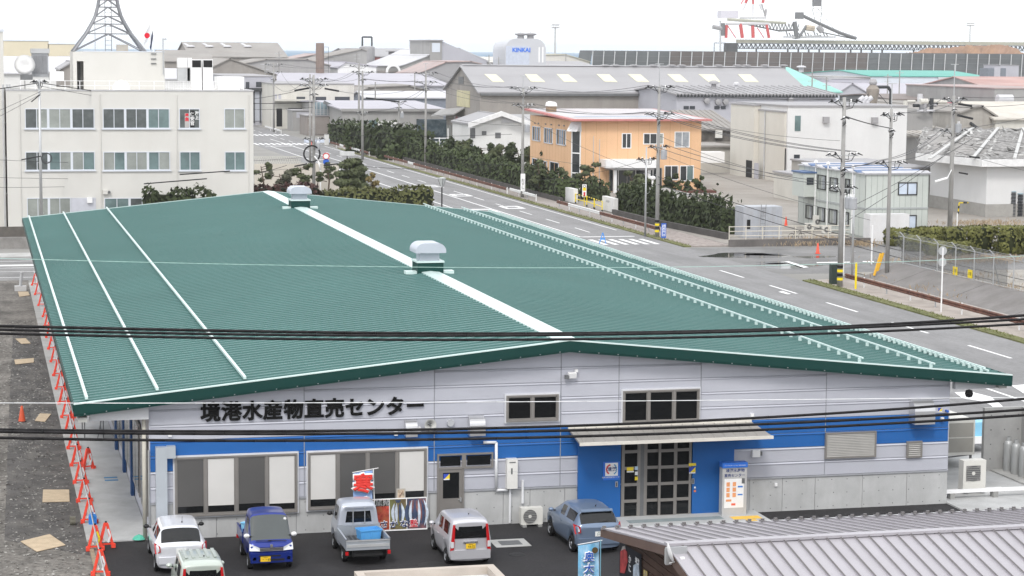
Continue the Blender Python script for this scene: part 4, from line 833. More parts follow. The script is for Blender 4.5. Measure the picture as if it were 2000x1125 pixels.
M4 = MY(cxm,yb-.09,czm-.42); txt('寒', .70, m_white, cl, M4, 'banner_text', ext=.002, bev=.06); txt('寒', .70, mred, cl, MY(cxm,yb-.155,czm-.42), 'banner_text', ext=.002, bev=.028)
for i, ch in enumerate('ぶり'): txt(ch, .30, m_white, cl, MY(cxm-.16+i*.32,yb-.09,czm-1.02), 'banner_text', ext=.002, bev=.035); txt(ch, .30, mat('banner dark red', (.42,.03,.03), .6), cl, MY(cxm-.16+i*.32,yb-.13,czm-1.02), 'banner_text', ext=.002, bev=.014)
# air conditioners
m_ac = mat('cream casing', (.66,.65,.61), .45, var=.05)
def acunit(label, x, y, z0, w_, d_, h_, fr=.24, cx=.42, feet=True, name='air_conditioner', grp='outdoor air conditioner units', square=False):
    t = thing(name, label, 'air conditioner', (x,y,z0), 0, grp, world=False)
    q = MB(); q.box(-w_/2,-d_/2,.08,w_/2,d_/2,h_); q.build('casing', m_ac, t)
    c = -w_/2+cx*w_
    if square: q = MB(); q.box(c-fr,-d_/2-.012,.08+(h_-.08)*.56-fr,c+fr,-d_/2,.08+(h_-.08)*.56+fr); q.build('grille_plate', mat('ac grille', (.23,.225,.22), .5), t)
    q = MB(); zc = .08+(h_-.08)*(.56 if square else .5)
    q.lathe([(fr*.96,-d_/2-.014),(fr,-d_/2-.03),(fr*.86,-d_/2-.016)], (c,0,zc), 'Y', 22); q.lathe([(0,-d_/2-.016),(fr*.9,-d_/2-.016)], (c,0,zc), 'Y', 22); g = q.build('fan_grille', mat('ac dark', (.14,.14,.14), .5), t)
    q = MB()
    for k in range(1, 8): q.bar((c-fr*math.sqrt(1-((k-4)/4)**2),-d_/2-.03,zc+fr*(k-4)/4),(c+fr*math.sqrt(1-((k-4)/4)**2),-d_/2-.03,zc+fr*(k-4)/4),.01,.012)
    q.build('grille_bar', mat('ac bars', (.40,.40,.39), .5), g, kind='stuff')
    q = MB(); q.lathe([(0,-d_/2-.045),(fr*.22,-d_/2-.045),(fr*.25,-d_/2-.02)], (c,0,zc), 'Y', 14); q.build('hub', m_ac, g)
    if feet:
        for s in (-1, 1): q = MB(); q.box(s*w_*.36-.07,-d_/2-.1,0,s*w_*.36+.07,d_/2+.1,.08); q.build('foot', mat('foot grey', (.3,.3,.29), .7), t)
    return t
P = at(1036,1026); acunit('cream air conditioner unit on the asphalt beside the blue grey hatchback', P[0], -.5, 0, .80, .32, .68, .25, .40)
P = at(1900,960,.15); acunit('tall cream air conditioner with a square fan grille outside the right wall', P[0]+.05, P[1]+.2, .15, .95, .42, 1.22, .30, .44, square=True)
P2 = at(1853,953,.5); acunit('smaller cream air conditioner tucked between wall and tall unit', P2[0]+.1, P[1]+.9, .5, .95, .38, .95, .30, .4)
t = thing('unit_stand', 'low white channel stand under the right hand air conditioners', 'stand', (31.5,P[1],.06)); q = MB(); q.box(30.0,P[1]-.75,.28,35.5,P[1]-.6,.40); q.box(30.0,P[1]+.3,.1,33.0,P[1]+.4,.2); q.build('rail', m_white, t)
for x in (30.4,32.2,34.2): q = MB(); q.box(x-.1,P[1]-.8,.06,x+.1,P[1]-.5,.28); q.build('foot', mat('foot grey', (.3,.3,.29), .7), t)
A = aty(1853,890,6.0); B_ = aty(1905,820,6.0)
t = thing('chiller_unit', 'big cream chiller with gridded side raised on legs beside the right wall', 'chiller', (31.2,6.5,.06)); q = MB(); q.box(30.15,6.0,A[2],B_[0],9.5,B_[2]); q.build('casing', m_ac, t)
xs_ = np.linspace(30.2, B_[0]-.05, 4); zs_ = np.linspace(A[2]+.1, B_[2]-.08, 3)
for i in range(3):
    for j in range(2): q = MB(); q.box(xs_[i]+.03,5.98,zs_[j]+.03,xs_[i+1]-.03,5.999,zs_[j+1]-.03); q.build('grille_panel', mat('chiller mesh', (.34,.33,.30), .7, var=.05), t)
q = MB()
for x in (30.3,B_[0]-.1): q.box(x-.04,6.1,.06,x+.04,6.18,A[2]); q.box(x-.04,9.3,.06,x+.04,9.38,A[2])
q.bar((30.3,6.1,.3),(B_[0]-.1,6.1,A[2]),.05,.05); q.build('leg', m_dgrey, t)
# concrete enclosure with gas cylinders
P = at(1925,920,.06); P1 = at(1968,912,.06)
t = thing('concrete_wall', 'raw concrete corner wall around the gas cylinders', 'wall', (P[0],P[1],.06)); zt_ = hz(1925,797,P)
cw0, cw1, cy = P[0]-.12, at(1970,914,.06)[0]+.5, P[1]
q = MB(); q.box(cw0,cy,.06,cw1,cy+.2,zt_); q.build('wall', mat('formed concrete', (.36,.36,.355), .85, var=.1, sc=1.2, dirt=(.24,.24,.235), da=.5), t)
q = MB(); q.box(cw1-.2,cy-6,.06,cw1,cy,zt_); q.build('wall', mat('formed concrete', (.36,.36,.355)), t)
h = MB()
for a in (.3,.9,1.5,2.1):
    for b in (.5,1.1,1.7,2.3): h.obox((cw0+a,cy-.004,.06+b),(.05,.01,.05))
h.build('tie_holes', m_dgrey, t, kind='stuff')
for i in range(4):
    G_ = at(1968+i*15,922+i*6,.06); t = thing('gas_cylinder', ['leftmost','second','third','rightmost'][i]+' grey gas cylinder standing by the concrete corner wall', 'gas cylinder', (G_[0],G_[1],.06), 0, 'gas cylinders', world=False)
    q = MB(); q.lathe([(.17,0),(.19,.04),(.19,1.15),(.15,1.28),(.06,1.33),(0,1.34)], n=16); q.build('body', mat('cylinder grey', (.42,.43,.43), .4, .2, var=.06), t, smooth=True)
    q = MB(); q.lathe([(.10,1.30),(.10,1.46),(.09,1.46)], n=12); q.build('collar', mat('cylinder grey', (.42,.43,.43)), t); q = MB(); q.tube((0,0,1.34),(0,0,1.45),.03,6); q.bar((0,0,1.42),(.09,0,1.42),.03,.03); q.build('valve', m_dark, t)
q = MB(); q.tube((P1[0]-.6,cy-1.2,.95),(P1[0]+1.6,cy-1.2,.95),.01); 
q.box(P[0]+.2,cy-3.4,.06,P[0]+4,cy,.12); tag(q.build('gas_plinth', m_conc), 'low concrete plinth with a chain under the gas cylinders', 'plinth')
# small truck with light blue crates parked behind the enclosure
P = at(1900,886,.05); yt_ = P[1]; X0, Z0, X1, Z1 = aty(1896,855,yt_)[0], 0, aty(1926,855,yt_)[0]+.5, aty(1910,853,yt_)[2]
t = thing('crate_truck', 'white truck carrying pale blue crates, half hidden beyond the chiller', 'truck', (P[0],yt_,.06)); q = MB(); q.box(X0-.3,yt_,Z1-.3,X1,yt_+3,Z1); q.build('bed', m_white, t); q = MB(); q.box(X0-.2,yt_+.2,.45,X1,yt_+2.8,Z1-.3); q.build('chassis', m_trim, t)
q = MB(); q.box(X0+.2,yt_+.1,Z1,X1,yt_+1.2,aty(1910,826,yt_)[2]); q.build('crate', mat('pale blue plastic', (.25,.55,.75), .4), t)
for s in (.5, 2.3): wheel(t, X0+.1, yt_+s, .35)
# ================================================================== near buildings and overhead cables
m_broof = mat('warm grey roof steel', (.385,.37,.395), .45, .1, var=.05, sc=.3, dirt=(.33,.315,.33), da=.4, dsc=(.5,.4,.5))
m_seam = mat('roof seam', (.13,.12,.118), .45, .25, var=.05)
m_bwall = mat('brown board wall', (.085,.05,.038), .7, var=.2, sc=1.2, dirt=(.05,.03,.025), da=.5, dsc=(.5,.5,6))
bb = thing('brown_shop', 'small brown shop with standing seam metal roof at the bottom corner', 'building', (20,-20,0))
BX0, BX1, EY, EZ, RY, RZ, FY, FZ = 12.06, 31.0, -14.4, 3.02, -20.5, 3.92, -28.0, 2.35
q = MB(); q.prism([(BX0+.6,EY-.5,0),(BX0+.6,EY-.5,EZ-.12),(BX0+.6,RY,RZ-.22),(BX0+.6,FY+.5,FZ-.1),(BX0+.6,FY+.5,0)], (BX1-BX0-.8,0,0)); wl = q.build('wall', m_bwall, bb)
q = MB()
for z0, z1, y0, y1 in ((EZ,RZ,EY,RY),(FZ,RZ,FY,RY)):
    q.prism([(BX0+.02,y0,z0-.05),(BX0+.02,y1,z1-.05),(BX0+.02,y1,z1-.2),(BX0+.02,y0,z0-.2)], (BX1-BX0,0,0))
rfb = q.build('roof', mat('brown verge', (.12,.08,.065), .55, var=.1), bb)
pw_ = .41; n = int((BX1-BX0)/pw_)
for i in range(n):
    x = BX0+i*pw_
    for (y0, z0) in ((EY, EZ), (FY, FZ)):
        q = MB(); q.prism([(x,y0,z0),(x+pw_,y0,z0),(x+pw_,RY,RZ),(x,RY,RZ)], (0,0,-.03)); q.prism([(x-.018,y0,z0),(x+.018,y0,z0),(x+.018,RY,RZ),(x-.018,RY,RZ)], (0,0,.045)); o = q.build('roof_pan', m_broof if y0 == EY else m_broof, rfb)
        if i:
            q = MB(); q.prism([(x-.022,y0-.0,z0+.046),(x+.022,y0,z0+.046),(x+.022,RY,RZ+.046),(x-.022,RY,RZ+.046)], (0,0,.008)); q.build('seam_cap', m_seam, rfb)
    q = MB(); q.box(x-.05,EY-.30,EZ+.05,x+.05,EY-.24,EZ+.15); q.bar((x-.06,EY-.26,EZ+.09),(x-.10,EY-.55,EZ+.12),.03,.03); q.build('snow_stop', mat('snow stop', (.20,.19,.19), .5, .4), rfb)
q = MB(); q.box(BX0-.02,RY-.14,RZ+.0,BX1,RY+.14,RZ+.075); q.build('ridge_cap', m_broof, rfb)
q = MB(); q.prism([(BX0-.03,EY+.02,EZ-.02),(BX0-.03,RY,RZ-.02),(BX0-.03,RY,RZ-.28),(BX0-.03,EY+.02,EZ-.24)], (.05,0,0)); q.prism([(BX0-.03,FY,FZ-.02),(BX0-.03,RY,RZ-.02),(BX0-.03,RY,RZ-.28),(BX0-.03,FY,FZ-.24)], (.05,0,0)); q.build('verge_board', mat('brown verge', (.12,.08,.065)), bb)
q = MB(); q.box(BX0,EY-.02,EZ-.10,BX1,EY+.09,EZ-.0); q.build('gutter', mat('grey gutter', (.40,.40,.41), .5), bb)
# boards on the gable
for i in range(16):
    z = .2+i*.22; q = MB(); y1 = EY-.55-max(0, (z-2.75))*6.6; y0 = FY+.6 if z < 2.2 else FY+.6+(z-2.2)*4.7
    if y1 > y0: q.box(BX0+.565,y0,z,BX0+.6,y1,z+.20); q.build('board', m_bwall, wl)
# posters on the gable: dark panels with a red and a white picture
XG = BX0+.55
def gp(px, py): P = atx(px, py, XG); return P
def gq(pts, m, off, name='poster'):
    q = MB(); q.quad(*[(XG-off, p[1], p[2]) for p in [gp(*a) for a in pts]]); return q.build(name, m, wl)
pb_ = gq([(1211,1140),(1211,1058),(1254,1083),(1254,1150)], mat('poster black', (.018,.02,.026), .5, var=.3, sc=3), .02)
gq([(1213,1118),(1214,1076),(1222,1072),(1227,1078),(1228,1098),(1222,1120)], mat('poster red', (.42,.06,.06), .5, var=.4, sc=5), .035, 'poster_picture'); gq([(1215,1076),(1218,1067),(1223,1066),(1224,1073)], mat('poster pale', (.5,.48,.45), .5, var=.3, sc=6), .034, 'poster_picture')
gq([(1238,1140),(1239,1104),(1250,1098),(1252,1145)], mat('poster ice blue', (.45,.52,.60), .5, var=.5, sc=4), .035, 'poster_picture')
gq([(1258,1140),(1259,1112),(1266,1116),(1266,1140)], mat('poster yellow', (.65,.5,.1), .5, var=.6, sc=6, dirt=(.05,.1,.4), da=.9, dsc=(4,4,4)), .03, 'poster_picture')
P = gp(1232.5,1102); txt('か\nに', .26, m_white, wl, MX(P[0]-.04,P[1],P[2]), 'poster_text', ext=.001, off=.006)
P = gp(1247,1097); txt('境港', .2, m_white, wl, MX(P[0]-.04,P[1],P[2]), 'poster_text', ext=.001, off=.004)
# satellite dish
P = atx(1303,1092,BX0-.15); t = thing('satellite_dish', 'small white satellite dish on a bracket under the brown roof edge', 'satellite dish', (P[0],P[1],P[2]), 0, None, world=False)
q = MB(); q.box(-.05,-.03,-.15,.55,.03,.32); q.build('bracket', m_steel, t); q = MB(); q.tube((-.05,0,.28),(-.05,0,-.12),.025,8); q.tube((-.05,0,-.12),(.2,0,-.16),.02,6); q.build('mast', m_steel, t)
q = MB(); q.lathe([(0,.0),(.12,.015),(.22,.055),(.225,.06),(.12,.022),(0,.008)], n=20); m4 = Matrix.Translation((-.05,-.22,.20)) @ Matrix.Rotation(math.radians(-8),4,'Z') @ Matrix.Rotation(math.radians(74),4,'Y') @ Matrix.Diagonal((1.25,1.25,1.25,1)); q.v = [tuple(m4 @ Vector(v)) for v in q.v]; q.build('dish', m_white, t, smooth=True)
q = MB(); q.bar((-.02,-.24,-.05),(.30,-.30,.03),.02,.02); q.obox((.32,-.3,.07),(.12,.07,.08)); q.build('feed_arm', m_white, t)
# blue banner by the brown shop
yb2 = -17.2; A = aty(1128,1064,yb2); B_ = aty(1173,1056,yb2); t = thing('banner', 'sky blue banner with white brush lettering on a pole by the brown shop', 'banner', (B_[0],yb2,0))
q = MB(); q.tube((B_[0]+.02,yb2,0),(B_[0],yb2,B_[2]+.03),.016,6); q.build('pole', mat('pole teal', (.2,.4,.5), .4), t); q = MB(); q.tube(tuple(A),(B_[0]+.05,yb2,B_[2]+.01),.012,6); q.build('crossbar', m_white, t)
cl = flagcloth((A[0]+.02,yb2,A[2]-.03), (1,0,(B_[2]-A[2])/(B_[0]-A[0])), B_[0]-A[0]-.06, 1.8, mat('banner sky blue', (.14,.45,.72), .7, var=.25, sc=2.5, dirt=(.75,.78,.8), da=.7, dsc=(2,2,1.2)), 'cloth', t, .025, seed=2)
cx_ = (A[0]+B_[0])/2-.02
for i, ch in enumerate('奥大漁旗'):
    z = A[2]-.36-i*.33; txt(ch, .30, m_white, cl, MY(cx_,yb2-.075,z), 'banner_text', ext=.002, bev=.022); txt(ch, .30, mat('print blue', (.03,.12,.5), .5, var=0), cl, MY(cx_,yb2-.105,z), 'banner_text', ext=.002, bev=.004)
txt('く\nち\nこ\nみ\nで', .075, m_white, cl, MY(A[0]+.12,yb2-.07,A[2]-.5), 'banner_text', ext=.001)
q = MB(); q.lathe([(0,-.005),(.085,-.005),(.09,0)], (cx_+.17,yb2-.09,A[2]-.16), 'Y', 16); q.build('roundel', mat('roundel brown', (.10,.07,.03), .5), cl)
q = MB(); q.box(cx_-.22,yb2-.085,A[2]-1.5,cx_+.24,yb2-.08,A[2]-.95); 
txt('港', .15, mat('print red', (.62,.03,.05)), cl, MY(cx_+.2,yb2-.08,A[2]-1.25), 'banner_text', ext=.002, bev=.01)
# flat roofed hut at the bottom edge
hx0, hx1, hy1 = 3.95, 7.75, -18.7; t = thing('flat_hut', 'flat roofed beige hut with raised white roof deck at the bottom edge', 'building', ((hx0+hx1)/2,-22,0)); hzt = 3.2
q = MB(); q.box(hx0+.1,-27,0,hx1-.1,hy1-.1,hzt-.3); q.build('wall', mat('beige wall', (.42,.37,.31), .8), t)
bm_ = mat('beige parapet', (.44,.39,.34), .6, var=.08)
for (a, b, c, d) in ((hx0,hy1-.22,hx1,hy1),(hx0,-27,hx0+.22,hy1-.22),(hx1-.22,-27,hx1,hy1-.22)): q = MB(); q.box(a,b,hzt-.35,c,d,hzt); q.build('parapet', bm_, t)
q = MB(); q.box(hx0+.22,-27,hzt-.32,hx1-.22,hy1-.22,hzt-.22); q.build('roof_deck', mat('white deck', (.62,.63,.66), .5, var=.08), t)
# overhead cables close to the camera: all hang in one vertical plane over the car park
def cable(label, pts, Yc, r, m, grp, n=40):
    xs = np.array([p[0] for p in pts], float); ys = np.array([p[1] for p in pts], float); k = np.polyfit(xs, ys, min(3, len(pts)-1))
    P = [tuple(aty(x, np.polyval(k, x), Yc)) for x in np.linspace(-150, 2150, n)]
    q = MB(); q.path(P, r, 8); return tag(q.build('overhead_cable', m, smooth=True), label, 'cable', grp)
m_cab = mat('black sheathed cable', (.012,.011,.012), .6, var=0); gB = 'black overhead cables in front of the market'
cable('top black cable of the three crossing in front of the green roof', [(0,637),(200,641),(1080,651.5),(1500,643),(2000,616)], -36, .027, m_cab, gB)
cable('middle black cable of the three crossing in front of the green roof', [(0,644),(200,648),(1080,655),(1500,645.5),(2000,623.5)], -36.15, .024, m_cab, gB)
cable('lowest black cable of the three crossing in front of the green roof', [(0,651.5),(200,656),(1080,663),(1500,655),(2000,632.5)], -36.3, .024, m_cab, gB)
cable('top black cable of the three crossing below the wall lettering', [(0,839),(700,841),(1100,832),(1500,815),(2000,779)], -36, .026, m_cab, gB)
cable('middle black cable of the three crossing below the wall lettering', [(0,843),(700,847),(1100,841),(1500,828),(2000,800)], -36.15, .026, m_cab, gB)
cable('lowest black cable, along the blue wall stripe', [(0,855),(700,860),(1100,853),(1500,839),(2000,811)], -36.3, .026, m_cab, gB)
m_wst = mat('white string', (.80,.81,.82), .5, var=0)
cable('thin white line crossing the sign lettering', [(0,787),(700,786.5),(1100,784),(1500,781),(2000,776)], -36.5, .007, m_wst, 'thin white lines over the market'); cable('thin white line crossing the green roof higher up', [(0,505),(300,512),(1000,524),(1300,521),(2000,500)], -36.5, .0045, mat('pale mint line', (.45,.66,.60), .5, var=0), 'thin white lines over the market')
# ================================================================== vegetation helpers
def fastmesh(name, V, n):          # V: (n*4,3) quads
    me = bpy.data.meshes.new(name); me.vertices.add(n*4); me.loops.add(n*4); me.polygons.add(n)
    me.vertices.foreach_set('co', np.asarray(V, np.float32).ravel()); me.loops.foreach_set('vertex_index', np.arange(n*4, dtype=np.int32))
    me.polygons.foreach_set('loop_start', np.arange(0, n*4, 4, dtype=np.int32)); me.update(calc_edges=True); return me
def cards(C, N, size, asp=1.5, up=.3):
    n = len(C); a = rng.normal(size=(n,3)); N = N/np.maximum(np.linalg.norm(N, axis=1, keepdims=True), 1e-6)
    t = np.cross(N+rng.normal(size=(n,3))*.5, a); t /= np.maximum(np.linalg.norm(t, axis=1, keepdims=True), 1e-6); t[:,2] += up; t /= np.linalg.norm(t, axis=1, keepdims=True)
    b = np.cross(N, t); b /= np.maximum(np.linalg.norm(b, axis=1, keepdims=True), 1e-6)
    s = size*(.6+.8*rng.random((n,1))); t = t*s*asp*.5; b = b*s*.5
    return np.stack([C-t, C+b*.8, C+t, C-b*.8], 1).reshape(-1, 3)
def blob(c, r, n, shell=.55):
    d = rng.normal(size=(n,3)); d /= np.linalg.norm(d, axis=1, keepdims=True); k = (shell+(1-shell)*rng.random((n,1)))**.7
    lump = 1+.18*np.sin(d[:,:1]*5+c[0]*3)*np.cos(d[:,1:2]*4+c[1])
    return np.asarray(c)+d*k*np.asarray(r)*lump, d/np.asarray(r)
def leafmat(name, c, var=.35): return mat(name, c, .7, var=var, sc=.9, dirt=tuple(x*.45 for x in c), da=.6, dsc=(1.3,1.3,1.3), det=3)
lf_hedge = leafmat('dark hedge leaf', (.058,.078,.030)); lf_jun = leafmat('juniper leaf', (.045,.060,.024)); lf_pine = leafmat('pine needle', (.095,.112,.055)); lf_olive = leafmat('olive topiary leaf', (.15,.155,.045)); lf_red = leafmat('dark red hedge leaf', (.07,.035,.03)); lf_grey = leafmat('grey pine needle', (.11,.115,.08)); lf_yel = leafmat('yellowing leaf', (.17,.13,.05))
m_bark = mat('bark', (.10,.075,.055), .9, var=.3, sc=4)
def hedge(label, line, wd, h, m, name='hedge', cat='hedge', size=.32, dens=26, spike=0, grp=None, z0=0.0, hvar=.12):
    """line: list of (x,y) ground points; h: height or list of heights"""
    L_ = [np.array(p, float) for p in line]; hs = h if isinstance(h, (list, tuple)) else [h]*len(L_)
    t = thing(name, label, cat, (L_[0][0], L_[0][1], z0), 0, grp)
    V = []; core = MB()
    for a, b, ha, hb in zip(L_[:-1], L_[1:], hs[:-1], hs[1:]):
        ln = np.linalg.norm(b-a); d = (b-a)/ln; nrm = np.array([-d[1], d[0]]); k = int(ln*(wd+2*max(ha,hb))*dens*(.3/size)**2*.5)
        s = rng.random(k); hh = (ha+(hb-ha)*s)*(1+hvar*np.sin(s*ln*.9+a[0])+hvar*.6*np.sin(s*ln*2.7)+.0); u = rng.uniform(-1, 1, k); w_ = rng.random(k)
        face = rng.random(k); top = face < wd/(wd+1.4*max(ha,hb))
        z = np.where(top, hh*(.93+.1*rng.random(k)), hh*w_*.98); off = np.where(top, u, np.sign(u)*(.86+.16*rng.random(k)))*(wd/2)*(1+.1*np.sin(s*ln*1.7+z*1.3))
        if spike: z = z+np.where(rng.random(k) < .35, rng.random(k)**2*spike*(.5+.5*np.sin(s*ln*5.5)**2), 0)*(z > hh*.6)
        C = np.stack([a[0]+d[0]*s*ln+nrm[0]*off, a[1]+d[1]*s*ln+nrm[1]*off, z0+z], 1)
        N = np.stack([nrm[0]*np.sign(off)*(~top)*1.0, nrm[1]*np.sign(off)*(~top)*1.0, np.where(top, 1.0, .25)], 1)
        V.append(cards(C, N, size, 1.6, .5 if spike else .2))
        if spike > 1:
            for _ in range(int(ln*2.6)):
                s0, u0, kk = rng.random(), rng.uniform(-.8,.8), 34; hb_ = (ha+(hb-ha)*s0); zz = rng.random(kk)**.8; tp_ = spike*rng.uniform(.35,1.0); rr_ = .34*(1-zz)+.03; an = rng.random(kk)*6.28
                C = np.stack([a[0]+d[0]*s0*ln+nrm[0]*u0*wd/2+np.cos(an)*rr_+zz*.25, a[1]+d[1]*s0*ln+nrm[1]*u0*wd/2+np.sin(an)*rr_, z0+hb_*.75+zz*tp_], 1); V.append(cards(C, np.stack([np.cos(an),np.sin(an),an*0+.2],1), size*.7, 2.2, 1.4))
        # ends
        for e, dd in ((a,-d),(b,d)):
            ke = int(wd*ha*dens*.6); C = np.stack([e[0]+nrm[0]*rng.uniform(-1,1,ke)*wd/2+dd[0]*rng.random(ke)*.15, e[1]+nrm[1]*rng.uniform(-1,1,ke)*wd/2+dd[1]*rng.random(ke)*.15, z0+rng.random(ke)*ha], 1)
            V.append(cards(C, np.tile([dd[0],dd[1],.2], (ke,1)), size))
        p = [tuple(a+nrm*wd*.40)+(z0,), tuple(a-nrm*wd*.40)+(z0,), tuple(b-nrm*wd*.40)+(z0,), tuple(b+nrm*wd*.40)+(z0,)]
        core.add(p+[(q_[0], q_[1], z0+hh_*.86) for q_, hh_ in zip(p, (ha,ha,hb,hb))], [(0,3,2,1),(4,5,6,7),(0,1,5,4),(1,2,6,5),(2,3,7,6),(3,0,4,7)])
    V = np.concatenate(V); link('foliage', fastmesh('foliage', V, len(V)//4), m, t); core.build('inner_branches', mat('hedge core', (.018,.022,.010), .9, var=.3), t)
    return t
def tree(label, P, h, pads, m, name='pine_tree', cat='tree', size=.3, n=260, trunk=.12, grp=None, z0=0.0):
    """pads: list of (dx,dy,z,rx,rz) foliage pads carried by limbs"""
    t = thing(name, label, cat, (P[0],P[1],z0), 0, grp); V = []; q = MB(); top = max(p[2] for p in pads)
    base = Vector((P[0],P[1],z0)); mid = base+Vector((trunk*1.5,0,top*.5)); tp = base+Vector((-trunk,trunk,top*.95))
    q.tube(base, mid, trunk, 7, trunk*.75); q.tube(mid, tp, trunk*.75, 7, trunk*.3)
    for dx, dy, z, rx, rz in pads:
        c = (P[0]+dx, P[1]+dy, z0+z); C, N = blob(c, (rx, rx, rz), int(n*(rx/.8)**2*(.3/size)**2)); V.append(cards(C, N, size, 1.6, .3))
        s = base.lerp(tp, max(.25, min(.95, (z-.35*rx)/top))); q.tube(s, Vector(c)-Vector((0,0,rz*.4)), trunk*.4, 5, trunk*.2)
    V = np.concatenate(V); link('crown', fastmesh('crown', V, len(V)//4), m, t); q.build('trunk', m_bark, t); return t
def pads_round(h, r, k, seed, base=.35):
    g = random.Random(seed); return [(g.uniform(-1,1)*r*.8, g.uniform(-1,1)*r*.8, h*(base+(1-base)*(i+.5)/k), r*g.uniform(.4,.65)*(1-.45*i/k), r*g.uniform(.25,.4)) for i in range(k)]
def G2(px, py): P = at(px, py); return (P[0], P[1])
# ================================================================== hedges and trees
def hline(pxs):   # [(px, py_base, py_top)] -> line, heights
    L_ = []; H_ = []
    for x, yb, yt in pxs: P = at(x, yb); L_.append((P[0], P[1])); H_.append(max(.5, hz(x, yt, P)))
    return L_, H_
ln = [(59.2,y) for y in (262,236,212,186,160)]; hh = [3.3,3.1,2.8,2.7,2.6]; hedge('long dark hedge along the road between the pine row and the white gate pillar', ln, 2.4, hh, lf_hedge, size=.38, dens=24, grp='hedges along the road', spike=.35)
ln, hh = hline([(1200,414,374),(1240,424,384),(1300,438,392),(1360,448,398),(1408,458,408)]); ln = [(x+1.1, y) for x, y in ln]
hedge('ragged dark juniper hedge between the gate and the white railing', ln, 2.2, hh, lf_jun, size=.34, dens=32, spike=1.7, grp='hedges along the road')
ln, hh = hline([(1128,388,352),(1146,392,362)]); hedge('short round hedge beside the white gate pillar and the yellow gate', [(x+1.4,y) for x, y in ln], 2.6, hh, lf_jun, size=.34, grp='hedges along the road')
for lb, pxs, wd in (('small dark bush at the street corner beside the utility pole',[(643,280,243),(672,287,243)],5),('big dark bush cluster by the road behind the tall pole',[(680,296,248),(730,305,250),(770,312,255)],6.5),('low round bush in front of the big bush cluster',[(738,312,290),(760,314,290)],3)):
    ln, hh = hline(pxs); hedge(lb, [(x+wd*.45,y) for x, y in ln], wd, hh, lf_jun if wd > 4 else lf_hedge, 'bush', 'bush', size=.55, dens=20, spike=.7, grp='bushes by the far road', hvar=.16)
# hedge behind the market and topiary
hy = 152.0; xa, xb = aty(625,390,hy)[0], aty(840,400,hy)[0]; ha, hb = aty(640,370,hy)[2], aty(835,368,hy)[2]
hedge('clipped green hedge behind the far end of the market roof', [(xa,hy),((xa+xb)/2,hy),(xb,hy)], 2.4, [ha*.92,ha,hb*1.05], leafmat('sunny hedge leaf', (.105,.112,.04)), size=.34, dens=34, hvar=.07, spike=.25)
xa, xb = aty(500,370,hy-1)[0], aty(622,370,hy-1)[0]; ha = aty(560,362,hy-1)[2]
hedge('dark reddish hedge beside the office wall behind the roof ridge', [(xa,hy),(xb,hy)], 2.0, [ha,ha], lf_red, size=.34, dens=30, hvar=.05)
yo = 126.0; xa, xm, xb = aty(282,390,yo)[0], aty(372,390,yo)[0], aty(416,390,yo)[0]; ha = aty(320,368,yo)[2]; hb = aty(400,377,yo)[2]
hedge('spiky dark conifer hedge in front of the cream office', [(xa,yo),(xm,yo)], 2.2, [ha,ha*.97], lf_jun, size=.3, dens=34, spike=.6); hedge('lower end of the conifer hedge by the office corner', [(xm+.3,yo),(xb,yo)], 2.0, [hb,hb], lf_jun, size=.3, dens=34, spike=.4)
for k, (px, pyb, pyt, r_, m_, lb) in enumerate(((512,372,318,1.0,lf_pine,'green pine right beside the cream office wall'),(548,372,335,1.5,lf_grey,'grey pale pine with spreading flat branches before the beige wall'),(588,374,320,1.4,lf_pine,'forked pine in the middle of the beige wall'),(640,380,318,1.2,lf_pine,'slim pine half hidden behind the street sign pole'))):
    Yk = 166+k*1.0; P = aty(px, pyb, Yk); h_ = aty(px, pyt, Yk)[2]
    tree(lb, (P[0],Yk), h_, [(dx,dy,z,rx*.9,rz*.7) for dx,dy,z,rx,rz in pads_round(h_, r_, 7, 40+k, .5)], m_, size=.26, n=230, grp='pines behind the market hedge')
Yk = 163; P = aty(686,372,Yk); h_ = aty(690,314,Yk)[2]
tree('large rounded cloud pruned pine behind the green hedge', (P[0],Yk), h_, [(-.6,0,h_*.9,.9,.45),(.3,0,h_*.97,1.0,.4),(.9,0,h_*.8,.9,.5),(-1.1,0,h_*.68,.85,.4),(.3,-.5,h_*.7,1.1,.5),(1.2,0,h_*.58,.85,.45),(-1.0,-.3,h_*.48,1.0,.5),(.2,-.6,h_*.5,1.1,.5),(.9,-.3,h_*.4,1.0,.5),(-.3,-.4,h_*.32,1.2,.5)], lf_pine, size=.28, n=420)
P = aty(727,368,160); h_ = aty(724,338,160)[2]; tree('small yellowing tiered shrub beside the large pine', (P[0],160), h_, pads_round(h_, 1.0, 6, 9, .2), lf_yel, name='shrub', cat='shrub', size=.24, n=200, trunk=.06)
